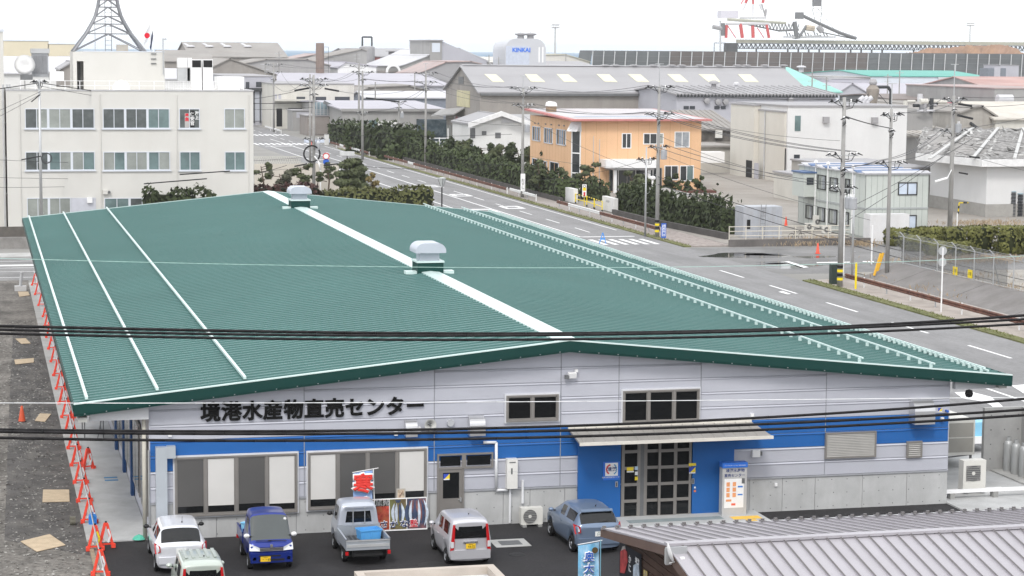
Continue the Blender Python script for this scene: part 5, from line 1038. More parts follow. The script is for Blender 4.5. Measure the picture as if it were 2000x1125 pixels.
# cloud pruned pines in the garden behind the roadside hedge and round the orange house
k = 0
for px, pyb, pyt, lb in ((828,322,272,'cloud pruned pine just right of the tall roadside pole'),(848,326,274,'round headed pine second along the roadside garden'),(880,333,283,'flat topped pine before the grey warehouse yard'),(918,340,281,'dark pine before the white gabled shed'),(948,347,283,'spreading pine at the middle of the garden row'),(975,352,290,'leaning pine left of the utility pole'),(1003,360,296,'pine beside the utility pole at the orange house')):
    P = at(px, pyb); Pk = (P[0]+4.5, P[1]); h_ = hz(px, pyt, P)*.98; tree(lb, Pk, h_, pads_round(h_, 1.7, 8, 60+k, .45), lf_pine if k % 2 else leafmat('deep pine needle', (.045,.06,.027)), size=.36, n=230, trunk=.14, grp='cloud pruned pines along the road'); k += 1
for px, pyb, pyt, lb, r_ in ((1052,368,312,'thin pine in front of the small windows of the orange house',1.2),(1085,372,330,'low pine under the lower windows of the orange house',1.3),(1140,382,318,'cloud pruned pine at the corner of the orange house',1.5),(1232,392,338,'layered pine in front of the orange house porch',1.9),(1255,398,345,'dark pine beside the pole before the porch',1.4)):
    Yk = 168.0; P = aty(px, pyb, Yk); h_ = aty(px, pyt, Yk)[2]; tree(lb, (P[0],Yk), h_, [(dx,dy,z,rx*.95,rz*.6) for dx,dy,z,rx,rz in pads_round(h_, r_, 7, 80+k, .4)], lf_pine, size=.27, n=260, trunk=.12, grp='garden pines at the orange house'); k += 1
for px, pyb, pyt, lb, r_ in ((1305,370,340,'bare twiggy shrub under the big ground floor windows',1.1),(1325,371,352,'round dark shrub under the ground floor windows',.7),(1342,372,354,'second dark shrub by the orange kerb marker',.7),(1362,370,346,'round shrub at the right corner of the orange house',.9),(1165,385,372,'low red shrub by the flagpoles',.6)):
    Yk = 173.0; P = aty(px, pyb, Yk); h_ = max(.8, aty(px, pyt, Yk)[2]); tree(lb, (P[0],Yk), h_, pads_round(h_, r_, 5, 100+k, .2), lf_hedge if k % 2 else lf_jun, name='shrub', cat='shrub', size=.26, n=220, trunk=.05, grp='shrubs at the orange house'); k += 1
# topiary blocks in the yard on the right
def topi(lb, x0, x1, yb, yt, Yd, name='topiary'):
    P0 = at(x0, yb); Yt = P0[1]; X0, X1 = P0[0], aty(x1, yb, Yt)[0]; h_ = hz((x0+x1)/2, yt, (0, Yt)); t = thing(name, lb, 'topiary', ((X0+X1)/2, Yt, 0), 0, 'clipped hedges in the right hand yard'); cx_, r_ = (X0+X1)/2, (X1-X0)/2
    n_ = int(900*max(.6, r_)); d = rng.normal(size=(n_,3)); d /= np.linalg.norm(d, axis=1, keepdims=True); e = np.sign(d)*np.abs(d)**.55; e /= np.max(np.abs(e), axis=1, keepdims=True)**.5
    C = np.array([cx_, Yt+Yd/2, h_*.52])+e*np.array([r_, Yd/2, h_*.5])*(.95+.08*rng.random((n_,1))); V = cards(C, d, .2, 1.5); link('foliage', fastmesh('foliage', V, n_), lf_olive, t)
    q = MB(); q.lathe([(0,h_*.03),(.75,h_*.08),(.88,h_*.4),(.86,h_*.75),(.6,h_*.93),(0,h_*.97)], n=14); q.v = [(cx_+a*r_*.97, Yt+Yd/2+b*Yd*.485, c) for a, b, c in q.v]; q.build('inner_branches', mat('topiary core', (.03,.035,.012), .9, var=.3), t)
for a in (('long low clipped hedge nearest the mesh fence, front lobe',1822,1900,502,474,2.2),('clipped hedge lobe behind the front lobe by the fence',1775,1850,492,462,2.2),('leftmost clipped hedge lobe beside the concrete pole',1742,1800,482,449,2.2),('rounded clipped hedge left of the tall pole base',1800,1853,470,446,2.0),('cube clipped hedge right of the tall pole base',1855,1898,495,446,2.0),('large cube clipped hedge standing on bare stems',1897,1952,496,444,2.2),('cube clipped hedge at the right edge on a stem',1957,1995,500,444,2.0),('darker clipped hedge cut by the right edge',1990,2030,498,444,2.0)): topi(*a)
# dry grass tufts in the right hand yard (one loose cover)
C = []
for (px, py, w_, n_) in ((1910,512,90,500),(1570,478,40,260),(1625,474,20,160),(1680,480,16,140),(1820,545,60,300),(1905,570,50,300),(1960,585,50,300),(1930,440,60,260)):
    P = at(px, py); k_ = n_; k_ = n_*3; xx = P[0]+rng.normal(size=k_)*w_/24; yy = P[1]+rng.normal(size=k_)*1.2; C.append(np.stack([xx, yy, .1+rng.random(k_)*.35], 1))
C = np.concatenate(C); N = rng.normal(size=C.shape); N[:,2] = 0; V = cards(C, N, .07, 5, 1.5); link('dry_grass', fastmesh('dry_grass', V, len(C)), mat('straw', (.36,.28,.19), .9, var=.3, sc=2), None, kind='stuff')
# grass blades on the verges (one loose cover)
k_ = 3000; yy = np.concatenate([rng.uniform(0,76,k_//2), rng.uniform(104,200,k_//2)]); xx = 54.25+rng.random(k_)*.8; C = np.stack([xx, yy, .09+rng.random(k_)*.08], 1); N = rng.normal(size=C.shape); N[:,2] *= .2
V = cards(C, N, .07, 2.2, 1.2); link('grass_blades', fastmesh('grass_blades', V, k_), mat('grass blade', (.17,.18,.08), .8, var=.4, sc=1.2, dirt=(.2,.17,.09), da=.6, dsc=(.6,.6,.6)), None, kind='stuff')
# ================================================================== buildings around the junction
m_cream = mat('cream wall', (.61,.60,.57), .75, var=.03, sc=.3, dirt=(.5,.48,.44), da=.25, dsc=(.4,.4,.06))
m_whitewall = mat('white wall', (.70,.70,.69), .7, var=.04, sc=.3, dirt=(.5,.5,.49), da=.35, dsc=(.3,.3,.05))
m_frame = mat('pale window frame', (.62,.65,.70), .4, var=.03)
m_gl1 = mat('blind behind glass', (.28,.30,.28), .12, var=.2, sc=.6, spec=.7); m_gl2 = mat('teal glass', (.14,.20,.20), .10, var=.3, sc=.5, spec=.8); m_gl3 = mat('dark slatted glass', (.09,.10,.10), .12, var=.35, sc=1.2, spec=.7)
def rect(Y, x0, y0, x1, y1): a = aty(x0, y1, Y); b = aty(x1, y0, Y); return a[0], min(a[2], b[2]), b[0], max(a[2], b[2])     # X0,Z0,X1,Z1
def win(par, Y, r, nleaf, fm, gms, fw=.07, d=.08, sill=True, name='window', groups=1):
    X0, Z0, X1, Z1 = r; f = MB(); f.box(X0,Y-d,Z0,X0+fw,Y-.004,Z1); f.box(X1-fw,Y-d,Z0,X1,Y-.004,Z1); f.box(X0+fw,Y-d,Z0,X1-fw,Y-.004,Z0+fw); f.box(X0+fw,Y-d,Z1-fw,X1-fw,Y-.004,Z1)
    w_ = (X1-X0)/nleaf
    for i in range(1, nleaf): e = fw*(1.6 if groups > 1 and i % (nleaf//groups) == 0 else .45); f.box(X0+w_*i-e,Y-d+.01,Z0+fw,X0+w_*i+e,Y-.004,Z1-fw)
    fo = f.build(name, fm, par)
    for i in range(nleaf):
        g = MB(); g.quad((X0+w_*i+fw*.5,Y-.03,Z0+fw),(X0+w_*(i+1)-fw*.5,Y-.03,Z0+fw),(X0+w_*(i+1)-fw*.5,Y-.03,Z1-fw),(X0+w_*i+fw*.5,Y-.03,Z1-fw)); g.build('pane', gms[i % len(gms)], fo)
    if sill: s = MB(); s.box(X0-.12,Y-.16,Z0-.10,X1+.12,Y-.004,Z0-.004); s.build('sill', m_frame, fo)
    return fo
# ---------------- cream office
OY = 130.0; ox0, ox1 = aty(14,300,OY)[0], aty(495,300,OY)[0]; oz = aty(300,178,OY)[2]
of = thing('office_building', 'cream three storey office with rows of sliding windows and a rooftop mast', 'building', ((ox0+ox1)/2, OY+8, 0))
q = MB(); q.box(ox0,OY,0,ox1,OY+18,oz); ow = q.build('wall', m_cream, of); q = MB(); q.box(ox0-.05,OY-.05,oz,ox1+.05,OY+.35,oz+.12); q.box(ox1-.3,OY+.35,oz,ox1+.05,OY+18,oz+.12); q.build('coping', mat('grey coping', (.45,.45,.46), .6), of)
for (y0, y1, gs) in ((212,251,[(49,184,6,[m_gl3,m_gl1,m_gl1,m_gl1,m_gl3,m_gl3],3),(201,331,6,[m_gl3,m_gl3,m_gl3,m_gl3,m_gl2,m_gl2],3),(350,390,2,[m_gl3],1),(438,478,2,[m_gl1],1)]),
                     (296,333,[(50,185,6,[m_gl3,m_gl3,m_gl2,m_gl1,m_gl1,m_gl2],3),(202,332,6,[m_gl1,m_gl2,m_gl1],3),(351,391,2,[m_gl2],1),(439,479,2,[m_gl2],1)]),
                     (386,424,[(53,138,4,[m_gl1,m_gl1],2),(204,302,4,[m_gl2,m_gl2,m_gl3],2)])):
    for (a, b, n_, gm, gr) in gs: win(ow, OY, rect(OY,a,y0,b,y1), n_, m_frame, gm, groups=gr)
X0,Z0,X1,Z1 = rect(OY,139,386,187,424); q = MB(); q.box(X0,OY-.06,Z0,X1,OY-.004,Z1); q.build('shutter_panel', mat('lilac grey panel', (.52,.53,.58), .5), ow)
X0,Z0,X1,Z1 = rect(OY,170,385,180,396); q = MB(); q.box(X0,OY-.35,Z0,X1,OY-.06,Z1); q.build('meter_box', m_white, ow)
X0,Z0,X1,Z1 = rect(OY,201,371,210,379); q = MB(); q.box(X0,OY-.3,Z0,X1,OY-.004,Z1); q.build('meter_box', m_cream, ow); q = MB(); q.lathe([(0,-.35),(.12,-.35),(.12,0)],(X1+.15,OY,(Z0+Z1)/2),'Y',12); q.build('meter', m_dgrey, ow)
# writing in the window
X0,Z0,X1,Z1 = rect(OY,371,216,380,249); q = MB(); q.box(X0,OY-.05,Z0,X1,OY-.04,Z1); q.build('window_notice', m_dark, ow); txt('保\n安\n官', .42, m_white, ow, MY((X0+X1)/2,OY-.055,(Z0+Z1)/2), 'window_text', ext=.002, off=.01)
X0,Z0,X1,Z1 = rect(OY,381,216,388,236); txt('海\n上', .40, m_white, ow, MY((X0+X1)/2,OY-.06,(Z0+Z1)/2), 'window_text', ext=.002, off=.01)
X0,Z0,X1,Z1 = rect(OY,361,221,369,249); q = MB(); q.box(X0,OY-.05,Z0,X1,OY-.04,Z1); q.build('window_notice', mat('notice grey', (.45,.43,.42), .5), ow); txt('募\n集', .38, mat('print red', (.62,.03,.05)), ow, MY((X0+X1)/2,OY-.055,(Z0+Z1)/2+.25), 'window_text', ext=.002, off=.012)
for px in (40,197,346,486): P = aty(px,300,OY); q = MB(); q.tube((P[0],OY-.06,.2),(P[0],OY-.06,oz-.3),.045,6); q.build('downpipe', m_cream, ow)
# roof: railing, penthouse, mast, plant
rl = []
zr1, zr0 = aty(300,158,OY)[2], oz+.12
q = MB(); xa, xb = aty(40,160,OY)[0], aty(477,160,OY)[0]; q.box(xa,OY+.12,zr1-.05,xb,OY+.18,zr1); rlo = q.build('roof_railing', m_white, of)
for px in np.arange(40, 480, 29.0): P = aty(px,160,OY); q = MB(); q.box(P[0]-.035,OY+.12,zr0,P[0]+.035,OY+.18,zr1-.05); q.build('railing_post', m_white, rlo)
q = MB()
for X in np.arange(xb-7.5, xb, .22): q.box(X-.012,OY+.14,zr0,X+.012,OY+.16,zr1-.05)
q.box(xa,OY+.13,zr0+.35,xb,OY+.16,zr0+.39); q.build('baluster', m_white, rlo, kind='stuff')
PY = 136.0; X0,Z0,X1,Z1 = rect(PY,163,172,322,101); pz = Z1; XL = aty(140,120,PY+3)[0]
q = MB(); q.box(X0,PY,oz-.2,X1,PY+7,pz); q.box(XL,PY+2.2,oz-.2,X0,PY+7,pz); q.box(XL,PY,pz-.9,X0,PY+2.2,pz); q.box(XL,PY,oz-.2,XL+.35,PY+2.2,pz-.9); pn = q.build('penthouse', m_cream, of)
q = MB(); q.box(XL+.5,PY+2.1,oz,X0-.2,PY+2.19,pz-1.0); q.build('penthouse_door', m_dgrey, pn)
q = MB(); q.box(X0-.02,PY-.03,pz,X1+.03,PY+7,pz+.08); q.build('coping', m_frame, pn)
for py in (105,115,124): P = aty(300,py,PY); q = MB(); q.box(P[0]-.25,PY-.12,P[2]-.04,P[0]+.25,PY-.01,P[2]+.04); q.build('rung', m_dgrey, pn)
P = aty(319,146,PY-.2); q = MB(); q.tube((P[0],PY-.2,P[2]),(P[0],PY-.2,aty(319,76,PY)[2]),.06,6); q.box(P[0]-.05,PY-.3,aty(319,76,PY)[2]-.1,P[0]+.35,PY-.1,aty(319,76,PY)[2]+.05); q.build('mast_pipe', m_steel, pn)
P = aty(237,172,OY+3); q = MB(); q.lathe([(0,1.0),(.5,.85),(.8,.45),(.85,0)], (P[0],OY+3,oz), n=18); q.build('roof_dome', m_white, of, smooth=True)
def plant(px0, py0, px1, py1, Y, dp, m, name, par=of): X0,Z0,X1,Z1 = rect(Y,px0,py1,px1,py0); q = MB(); q.box(X0,Y,max(oz,0) if Z0 < oz+.6 else Z0,X1,Y+dp,Z1); return q.build(name, m, par), (X0,Z0,X1,Z1)
o_, r_ = plant(62,104,95,150,OY+6,1.6,mat('cooling tower grey', (.33,.34,.36), .6, var=.08), 'cooling_tower')
for i in range(3): q = MB(); a = r_[0]+.12+(r_[2]-r_[0]-.24)*i/3; q.box(a+.02,OY+5.95,r_[1]+.3,a+(r_[2]-r_[0]-.24)/3-.02,OY+5.995,r_[3]-.2); q.build('louvre_panel', mat('louvre grey', (.22,.225,.24), .6), o_)
X0,Z0,X1,Z1 = rect(OY+6,60,105,97,98); q = MB(); q.box(X0,OY+5.9,r_[3]+.002,X1,OY+7.7,r_[3]+.45); q.build('fan_deck', m_grey, o_)
plant(97,140,125,158,OY+5,2.5,m_white,'water_tank'); plant(40,146,64,156,OY+4,1.5,m_dgrey,'pipe_rack')
P = aty(48,128,OY+5); q = MB(); q.lathe([(0,.0),(.5,.06),(.95,.28),(.97,.3),(.5,.1),(0,.04)], n=20); m4 = Matrix.Translation((P[0],OY+5,P[2])) @ Matrix.Rotation(math.radians(75),4,'X'); q.v = [tuple(m4 @ Vector(v)) for v in q.v]; q.tube((P[0],OY+5.2,oz),(P[0],OY+5.2,P[2]),.07,6); q.build('roof_dish', mat('dish white', (.66,.66,.66), .5), of, smooth=True)
for k, (a, b) in enumerate(((374,394),(396,416))):
    o_, r_ = plant(a,116,b,165,OY+4,1.2,m_white,'condenser'); q = MB(); q.box(r_[0]+.06,OY+3.97,r_[3]-.75,r_[2]-.06,OY+3.995,r_[3]-.08); q.build('vent_opening', m_dark, o_)
for k, (a, b) in enumerate(((347,367),(366,375))): plant(a,113,b,132,OY+6,1.0,m_white,'duct_head'); plant(a,133,b+4,158,OY+5.5,1.0,m_grey,'duct')
plant(425,150,477,172,OY+8,3,m_white,'plant_room')
# lattice mast on the penthouse
TY = PY+3.5; tcx = aty(212,100,TY)[0]; tw = thing('lattice_mast', 'grey lattice radio mast with spreading legs on the office penthouse', 'mast', (tcx,TY,pz))
lev = [(100,71),(66,44),(47,33),(32,25.5),(14,20.5),(0,18),(-30,15),(-70,11),(-120,8)]
pxm_ = 4200/np.dot(np.array([tcx,TY,pz])-CAM, _F); LV = [(aty(212,py,TY)[2], hw/pxm_) for py, hw in lev]; LV[0] = (pz, LV[0][1])
legs = [[(tcx+sx*w_*.97, TY+sy*w_*.62, z) for z, w_ in LV] for sx, sy in ((-1,-1),(1,-1),(1,1),(-1,1))]
m_tw = mat('mast grey', (.22,.225,.24), .5, .3, var=.1)
for lg in legs: q = MB(); q.path(lg, .13, 6); q.build('leg', m_tw, tw)
q = MB()
for i in range(1, len(LV)):
    for k in range(4):
        a, b = legs[k][i], legs[(k+1) % 4][i]; c, d = legs[k][i-1], legs[(k+1) % 4][i-1]; q.tube(a, b, .065, 4)
        m_ = tuple((np.array(a)+np.array(b))/2); q.tube(c, m_, .065, 4); q.tube(d, m_, .065, 4)
q.build('bracing', m_tw, tw, kind='stuff')
q = MB()
for sx in (-.3,.3): q.tube((tcx+sx,TY,pz),(tcx+sx,TY,LV[-1][0]),.035,5)
for z in np.arange(pz+.2, LV[-1][0], .45): q.tube((tcx-.3,TY,z),(tcx+.3,TY,z),.025,4)
q.build('ladder', m_tw, tw)
X0,Z0,X1,Z1 = rect(TY+1,228,103,250,87); q = MB(); q.box(X0,TY+.6,pz+.09,X1,TY+2,Z1); tag(q.build('roof_hatch', mat('hatch beige', (.52,.48,.42), .6)), 'beige hatch box on the office penthouse roof under the mast', 'hatch')
q = MB(); P = aty(186,100,TY-1); q.tube((P[0],TY-1,pz+.08),(P[0],TY-1,aty(186,46,TY)[2]),.04,5); tag(q.build('whip_aerial', m_steel), 'thin whip aerial standing beside the lattice mast', 'aerial')
# flags
for px, pyt, lb, nm in ((294.5,29,'tall white flagpole with a white flag bearing a red disc','a'),(299.5,53,'shorter flagpole with a dark blue flag beside the tall one','b')):
    Yf = PY+1; P = aty(px, 100, Yf); zt2 = aty(px, pyt, Yf)[2]; t = thing('flagpole', lb, 'flag', (P[0],Yf,pz), 0, 'flags on the office roof'); q = MB(); q.tube((P[0],Yf,pz+.08),(P[0],Yf,zt2),.045,6); q.build('pole', m_white, t)
    if nm == 'a':
        zf = aty(px, 44, Yf)[2]; c_ = flagcloth((P[0]-.05,Yf,zf), (-.42,-.5,-.85), 1.6, 1.1, m_white, 'cloth', t, .10); q = MB(); q.lathe([(0,-.01),(.26,-.01)], (P[0]-.38,Yf-.62,zf-1.25), 'Y', 16); q.lathe([(0,.01),(.26,.01)], (P[0]-.38,Yf-.62,zf-1.25), 'Y', 16); q.build('disc', mat('flag red', (.62,.02,.04), .6, var=0), c_)
    else: zf = aty(px, 58, Yf)[2]; flagcloth((P[0]-.03,Yf,zf), (-.30,-.5,-1.3), 1.0, .9, mat('flag navy', (.02,.03,.08), .7, var=.3, sc=4), 'cloth', t, .08, seed=3)
# neighbour at far left, its pipes, back street wall and fence
P = aty(6,62,133); nb = thing('neighbour_building', 'tall cream building cut by the left edge beside the office', 'building', (P[0]-4,137,0)); q = MB(); q.box(P[0]-9,133,0,P[0],146,P[2]); q.build('wall', m_cream, nb); q = MB(); q.box(P[0]-9,132.9,P[2],P[0]+.08,146,P[2]+.25); q.build('coping', m_frame, nb)
for px in (8,16,21): P2 = aty(px,300,131); q = MB(); q.tube((P2[0],131.5,.1),(P2[0],131.5,aty(px,165,131)[2]),.09,6); q.build('riser_pipe', m_grey, nb)
for z in (3.2,6.5,9.8): q = MB(); q.box(P[0]+.02,131.6,z,P[0]+1.2,133,z+.1); q.build('landing', m_dgrey, nb)
q = MB(); q.box(-60,111.6,0,14,112.0,.95); bw_ = tag(q.build('roadside_wall', mat('stained wall', (.25,.24,.23), .9, var=.2, sc=.8, dirt=(.08,.08,.075), da=.8, dsc=(.9,.9,.5))), 'low stained concrete wall across the street behind the barriers', 'wall')
P = at(15,465); q = MB(); q.box(P[0]-6,P[1],0,P[0]+3.2,P[1]+.3,1.0); tag(q.build('planter_wall', mat('dark planter', (.12,.11,.10), .9, var=.2)), 'dark planter wall at the office corner on the left edge', 'wall')
P = at(8,420); t = thing('parked_lorry', 'white and blue lorry partly hidden at the left edge behind the pipes', 'truck', (P[0],P[1],0)); q = MB(); q.box(P[0]-4,P[1],.6,P[0]+.9,P[1]+2.2,1.9); q.build('body', m_white, t); q = MB(); q.box(P[0]-4,P[1]+.2,1.95,P[0]+.8,P[1]+2,2.9); q.build('load', mat('load blue', (.15,.35,.65), .5), t); q = MB(); q.box(P[0]+.2,P[1]-.02,.9,P[0]+.8,P[1]-.002,1.6); q.build('stripe', mat('stripe green', (.1,.4,.2), .5), t)
for s in (-3, .2): wheel(t, P[0]+s, P[1]+.25, .45)
# beige garden wall with lattice fence behind the hedge
gy = 182.0; X0,Z0,X1,Z1 = rect(gy,497,368,662,320); t = thing('garden_wall', 'beige garden wall with lattice fence behind the pines', 'wall', ((X0+X1)/2,gy,0)); q = MB(); q.box(X0,gy,0,X1,gy+.2,Z1); q.build('wall', mat('beige render', (.55,.51,.45), .85, var=.06, sc=.4), t)
Zt = aty(500,307,gy)[2]; q = MB(); n_ = 26
for i in range(n_): a = X0+(X1-X0)*.55*i/n_; b = X0+(X1-X0)*.55*(i+1)/n_; q.bar((a,gy+.1,Z1),(b,gy+.1,Zt),.03,.03); q.bar((b,gy+.1,Z1),(a,gy+.1,Zt),.03,.03)
q.build('lattice', mat('lattice beige', (.55,.53,.47), .7), t, kind='stuff'); q = MB(); q.box(X0,gy+.05,Zt,X0+(X1-X0)*.55,gy+.15,Zt+.06); q.build('rail', mat('lattice beige', (.55,.53,.47), .7), t)
# lamp post black
P = aty(863,402,140); zt3 = aty(863,346,140)[2]; t = thing('street_lamp', 'black garden street lamp standing by the road behind the roof', 'lamp', (P[0],140,0)); q = MB(); q.tube((P[0],140,0),(P[0],140,zt3-1.0),.07,8); q.build('post', m_dark, t); q = MB(); q.lathe([(.12,zt3-.95),(.42,zt3-.15),(.44,zt3-.1),(.1,zt3)], (P[0],140,0), n=4); q.build('lantern', mat('lantern glass', (.45,.47,.47), .3), t); q = MB()
for s, u in ((1,0),(-1,0),(0,1),(0,-1)): q.bar((P[0]+s*.12,140+u*.12,zt3-.95),(P[0]+s*.43,140+u*.43,zt3-.12),.03,.03)
q.build('lantern_frame', m_dark, t)
P = aty(678,318,196); zt3 = aty(678,296,196)[2]; t = thing('street_lamp', 'small lamp post with boxed head beside the round bush', 'lamp', (P[0],196,0)); q = MB(); q.tube((P[0],196,0),(P[0],196,zt3-.6),.06,6); q.build('post', m_dark, t); q = MB(); q.box(P[0]-.9,195.7,zt3-.5,P[0]+.9,196.3,zt3); q.build('lantern', mat('lantern white', (.55,.56,.56), .4), t)
# traffic signs: red ring, blue disc; white curved pole
P = aty(633,380,172); zA = aty(634,305,172)[2]; zB = aty(634,316,172)[2]
t = thing('road_sign', 'white sign pole with a red ringed disc above a blue disc', 'road sign', (P[0],172,0)); q = MB(); X_ = aty(626,380,172)[0]; q.path([(X_,172,0),(X_,172,zB-1.0),(X_-.25,172,zB+.1),(X_-.7,172,zA)], .08, 8); q.build('pole', m_white, t, smooth=True)
q = MB(); q.lathe([(0,-.06),(.40,-.06)], (P[0]+.2,171.8,zA), 'Y', 20); rs = q.build('sign_plate', mat('sign red', (.65,.04,.05), .5, var=0), t); q = MB(); q.lathe([(0,-.07),(.29,-.07)], (P[0]+.2,171.8,zA), 'Y', 20); q.build('sign_face', m_white, rs); q = MB(); q.lathe([(0,-.06),(.36,-.06)], (P[0]+.2,171.8,zB), 'Y', 20); q.build('sign_plate', mat('sign blue', (.04,.13,.55), .5, var=0), t); q = MB(); q.bar((X_-.3,172,zB+.2),(P[0]+.2,171.9,zB+.3),.05,.05); q.build('bracket', m_white, t)
# ---------------- orange house
HY = 176.0; hx0, hx1 = 64.4, aty(1369,300,HY)[0]; hzz = aty(1300,236,HY)[2]; HB = atx(1035,330,hx0)[1]
m_orange = mat('orange cladding', (.72,.46,.275), .65, var=.05, sc=.3, dirt=(.58,.36,.2), da=.4, dsc=(.5,.5,.05)); m_pink = mat('faded red verge', (.50,.20,.19), .6, var=.2, sc=.6)
oh = thing('orange_house', 'two storey orange clad office with flat overhanging roof by the junction', 'building', ((hx0+hx1)/2, 188, 0))
cut = aty(1135,290,HY)[0]
q = MB(); q.prism([(cut,HY,0),(hx1,HY,0),(hx1,HB,0),(hx0,HB,0),(hx0,HY+1.6,0)], (0,0,hzz)); hw = q.build('wall', m_orange, oh)
q = MB()
for i in range(1, 12): X = hx0+(hx1-hx0)*i/12; q.box(X-.012,HY-.006,.1,X+.012,HY-.001,hzz-.05) if X > cut else None
for i in range(1, 14): Y_ = HY+2+(HB-HY-2)*i/14; q.box(hx0-.006,Y_-.012,.1,hx0-.001,Y_+.012,hzz-.05)
q.build('joint_line', mat('orange joint', (.45,.24,.11), .7), hw, kind='stuff')
e = 1.1; q = MB(); q.prism([(hx0-.8,HY-e,hzz),(hx1+1.0,HY-e,hzz),(hx1+1.0,HB+.5,hzz+.65),(hx0-.8,HB+.5,hzz+.65)], (0,0,.22)); rfo = q.build('roof', m_pink, oh)
q = MB(); q.quad((hx0-.2,HY-.5,hzz+.245),(hx1+.5,HY-.5,hzz+.245),(hx1+.5,HB+.1,hzz+.88),(hx0-.2,HB+.1,hzz+.88)); q.build('roof_sheet', mat('grey roof membrane', (.48,.47,.48), .5, var=.15, sc=.2, dirt=(.42,.28,.27), da=.5, dsc=(.1,.5,1)), rfo)
q = MB(); q.quad((hx0+1,HY+3,hzz+.36),(hx1-3,HY+3,hzz+.36),(hx1-4,HY+10,hzz+.52),(hx0+2,HY+10,hzz+.52)); q.build('roof_panel', mat('blue grey panel', (.24,.28,.36), .3, var=.1), rfo)
X0,Z0,X1,Z1 = rect(190,1071,216,1087,199); q = MB(); q.box(X0,190,hzz+.4,X1,191.2,(Z0+Z1)/2); rc = q.build('roof_cowl', mat('cowl brown', (.28,.2,.13), .6), rfo); q = MB(); q.prism([(X0-.05,189.9,(Z0+Z1)/2)]+[(X0-.05+(X1-X0+.1)*(.5-.5*math.cos(math.pi*k/8)),189.9,(Z0+Z1)/2+(Z1-Z0)*.55*math.sin(math.pi*k/8)**.6) for k in range(1, 8)]+[(X1+.05,189.9,(Z0+Z1)/2)], (0,1.4,0)); q.build('cowl_hood', m_white, rc)
m_gd = mat('house dark glass', (.035,.04,.045), .08, var=.3, sc=.7, spec=.8); m_gc = mat('house curtain glass', (.30,.32,.34), .2, var=.2, sc=1.5)
for r_, n_, gm in (((1214,260,1233,290),2,[m_gd]),((1256,260,1296,282),3,[m_gd,m_gd,m_gl1]),((1317,257,1347,288),2,[m_gc]),((1297,323,1325,352),2,[m_gd]),((1327,323,1355,354),2,[m_gd,m_gl2])):
    win(hw, HY, rect(HY,*(r_[0],r_[3],r_[2],r_[1])[:1],r_[1],r_[2],r_[3]), n_, m_white, gm, fw=.10, sill=False)
X0,Z0,X1,Z1 = rect(HY,1190,328,1292,366); q = MB(); q.box(X0,HY-.05,.1,X1,HY-.004,Z1); eg = q.build('entrance_glazing', m_gd, hw)
for k in range(7): a = X0+(X1-X0)*k/6; q = MB(); q.box(a-.05,HY-.1,.1,a+.05,HY-.055,Z1); q.build('mullion', m_white if k % 2 else m_alu, eg)
X0,Z0,X1,Z1 = rect(HY-2,1181,327,1281,312); q = MB(); q.prism([(X0+.6,HY-3.2,Z0),(X1,HY-3.2,Z0),(X1,HY-.01,Z0),(X0,HY-.01,Z0),(X0,HY-2.5,Z0)], (0,0,Z1-Z0)); po = q.build('porch_roof', m_white, oh); q = MB(); q.prism([(X0+1.0,HY-2.6,Z0-.28),(X1-.4,HY-2.6,Z0-.28),(X1-.4,HY-.01,Z0-.28),(X0+.6,HY-.01,Z0-.28)], (0,0,.277)); q.build('porch_soffit', mat('porch soffit', (.55,.55,.57), .6), po)
for px in (1201,1267): P = aty(px,350,HY-2.3); q = MB(); q.box(P[0]-.18,HY-2.5,0,P[0]+.18,HY-2.1,Z0-.28); q.build('porch_post', m_white, oh)
# glazed corner strip with white hood
ca_, cb_ = np.array([cut,HY]), np.array([hx0,HY+1.6]); dv = cb_-ca_; nv_ = np.array([-dv[1], dv[0]]); nv_ = nv_/np.linalg.norm(nv_); nv_ = nv_ if nv_[1] < 0 else -nv_
def cpt(t_, z, o=0.0): p = ca_+dv*t_+nv_*o; return (p[0], p[1], z)
q = MB(); q.quad(cpt(.12,.3,.02),cpt(.88,.3,.02),cpt(.88,hzz-1.3,.02),cpt(.12,hzz-1.3,.02)); cg = q.build('corner_window', m_gd, hw)
for a, b in ((.02,.12),(.88,.98)): q = MB(); q.prism([cpt(a,.3,.0),cpt(b,.3,.0),cpt(b,hzz-.9,.0),cpt(a,hzz-.9,.0)], (nv_[0]*.06,nv_[1]*.06,0)); q.build('jamb', m_white, cg)
for z in (2.2,4.6): q = MB(); q.prism([cpt(.12,z,.02),cpt(.88,z,.02),cpt(.88,z+.14,.02),cpt(.12,z+.14,.02)], (nv_[0]*.05,nv_[1]*.05,0)); q.build('transom', m_white, cg)
q = MB(); q.prism([cpt(-.02,hzz-1.3,0),cpt(1.02,hzz-1.3,0),cpt(1.02,hzz-1.3,.9),cpt(-.02,hzz-.2,.05),], (0,0,.03)); q.add([cpt(-.02,hzz-1.3,.8),cpt(1.02,hzz-1.3,.8),cpt(1.02,hzz-.15,.02),cpt(-.02,hzz-.15,.02)], [(0,1,2,3)]); q.build('corner_hood', m_white, cg)
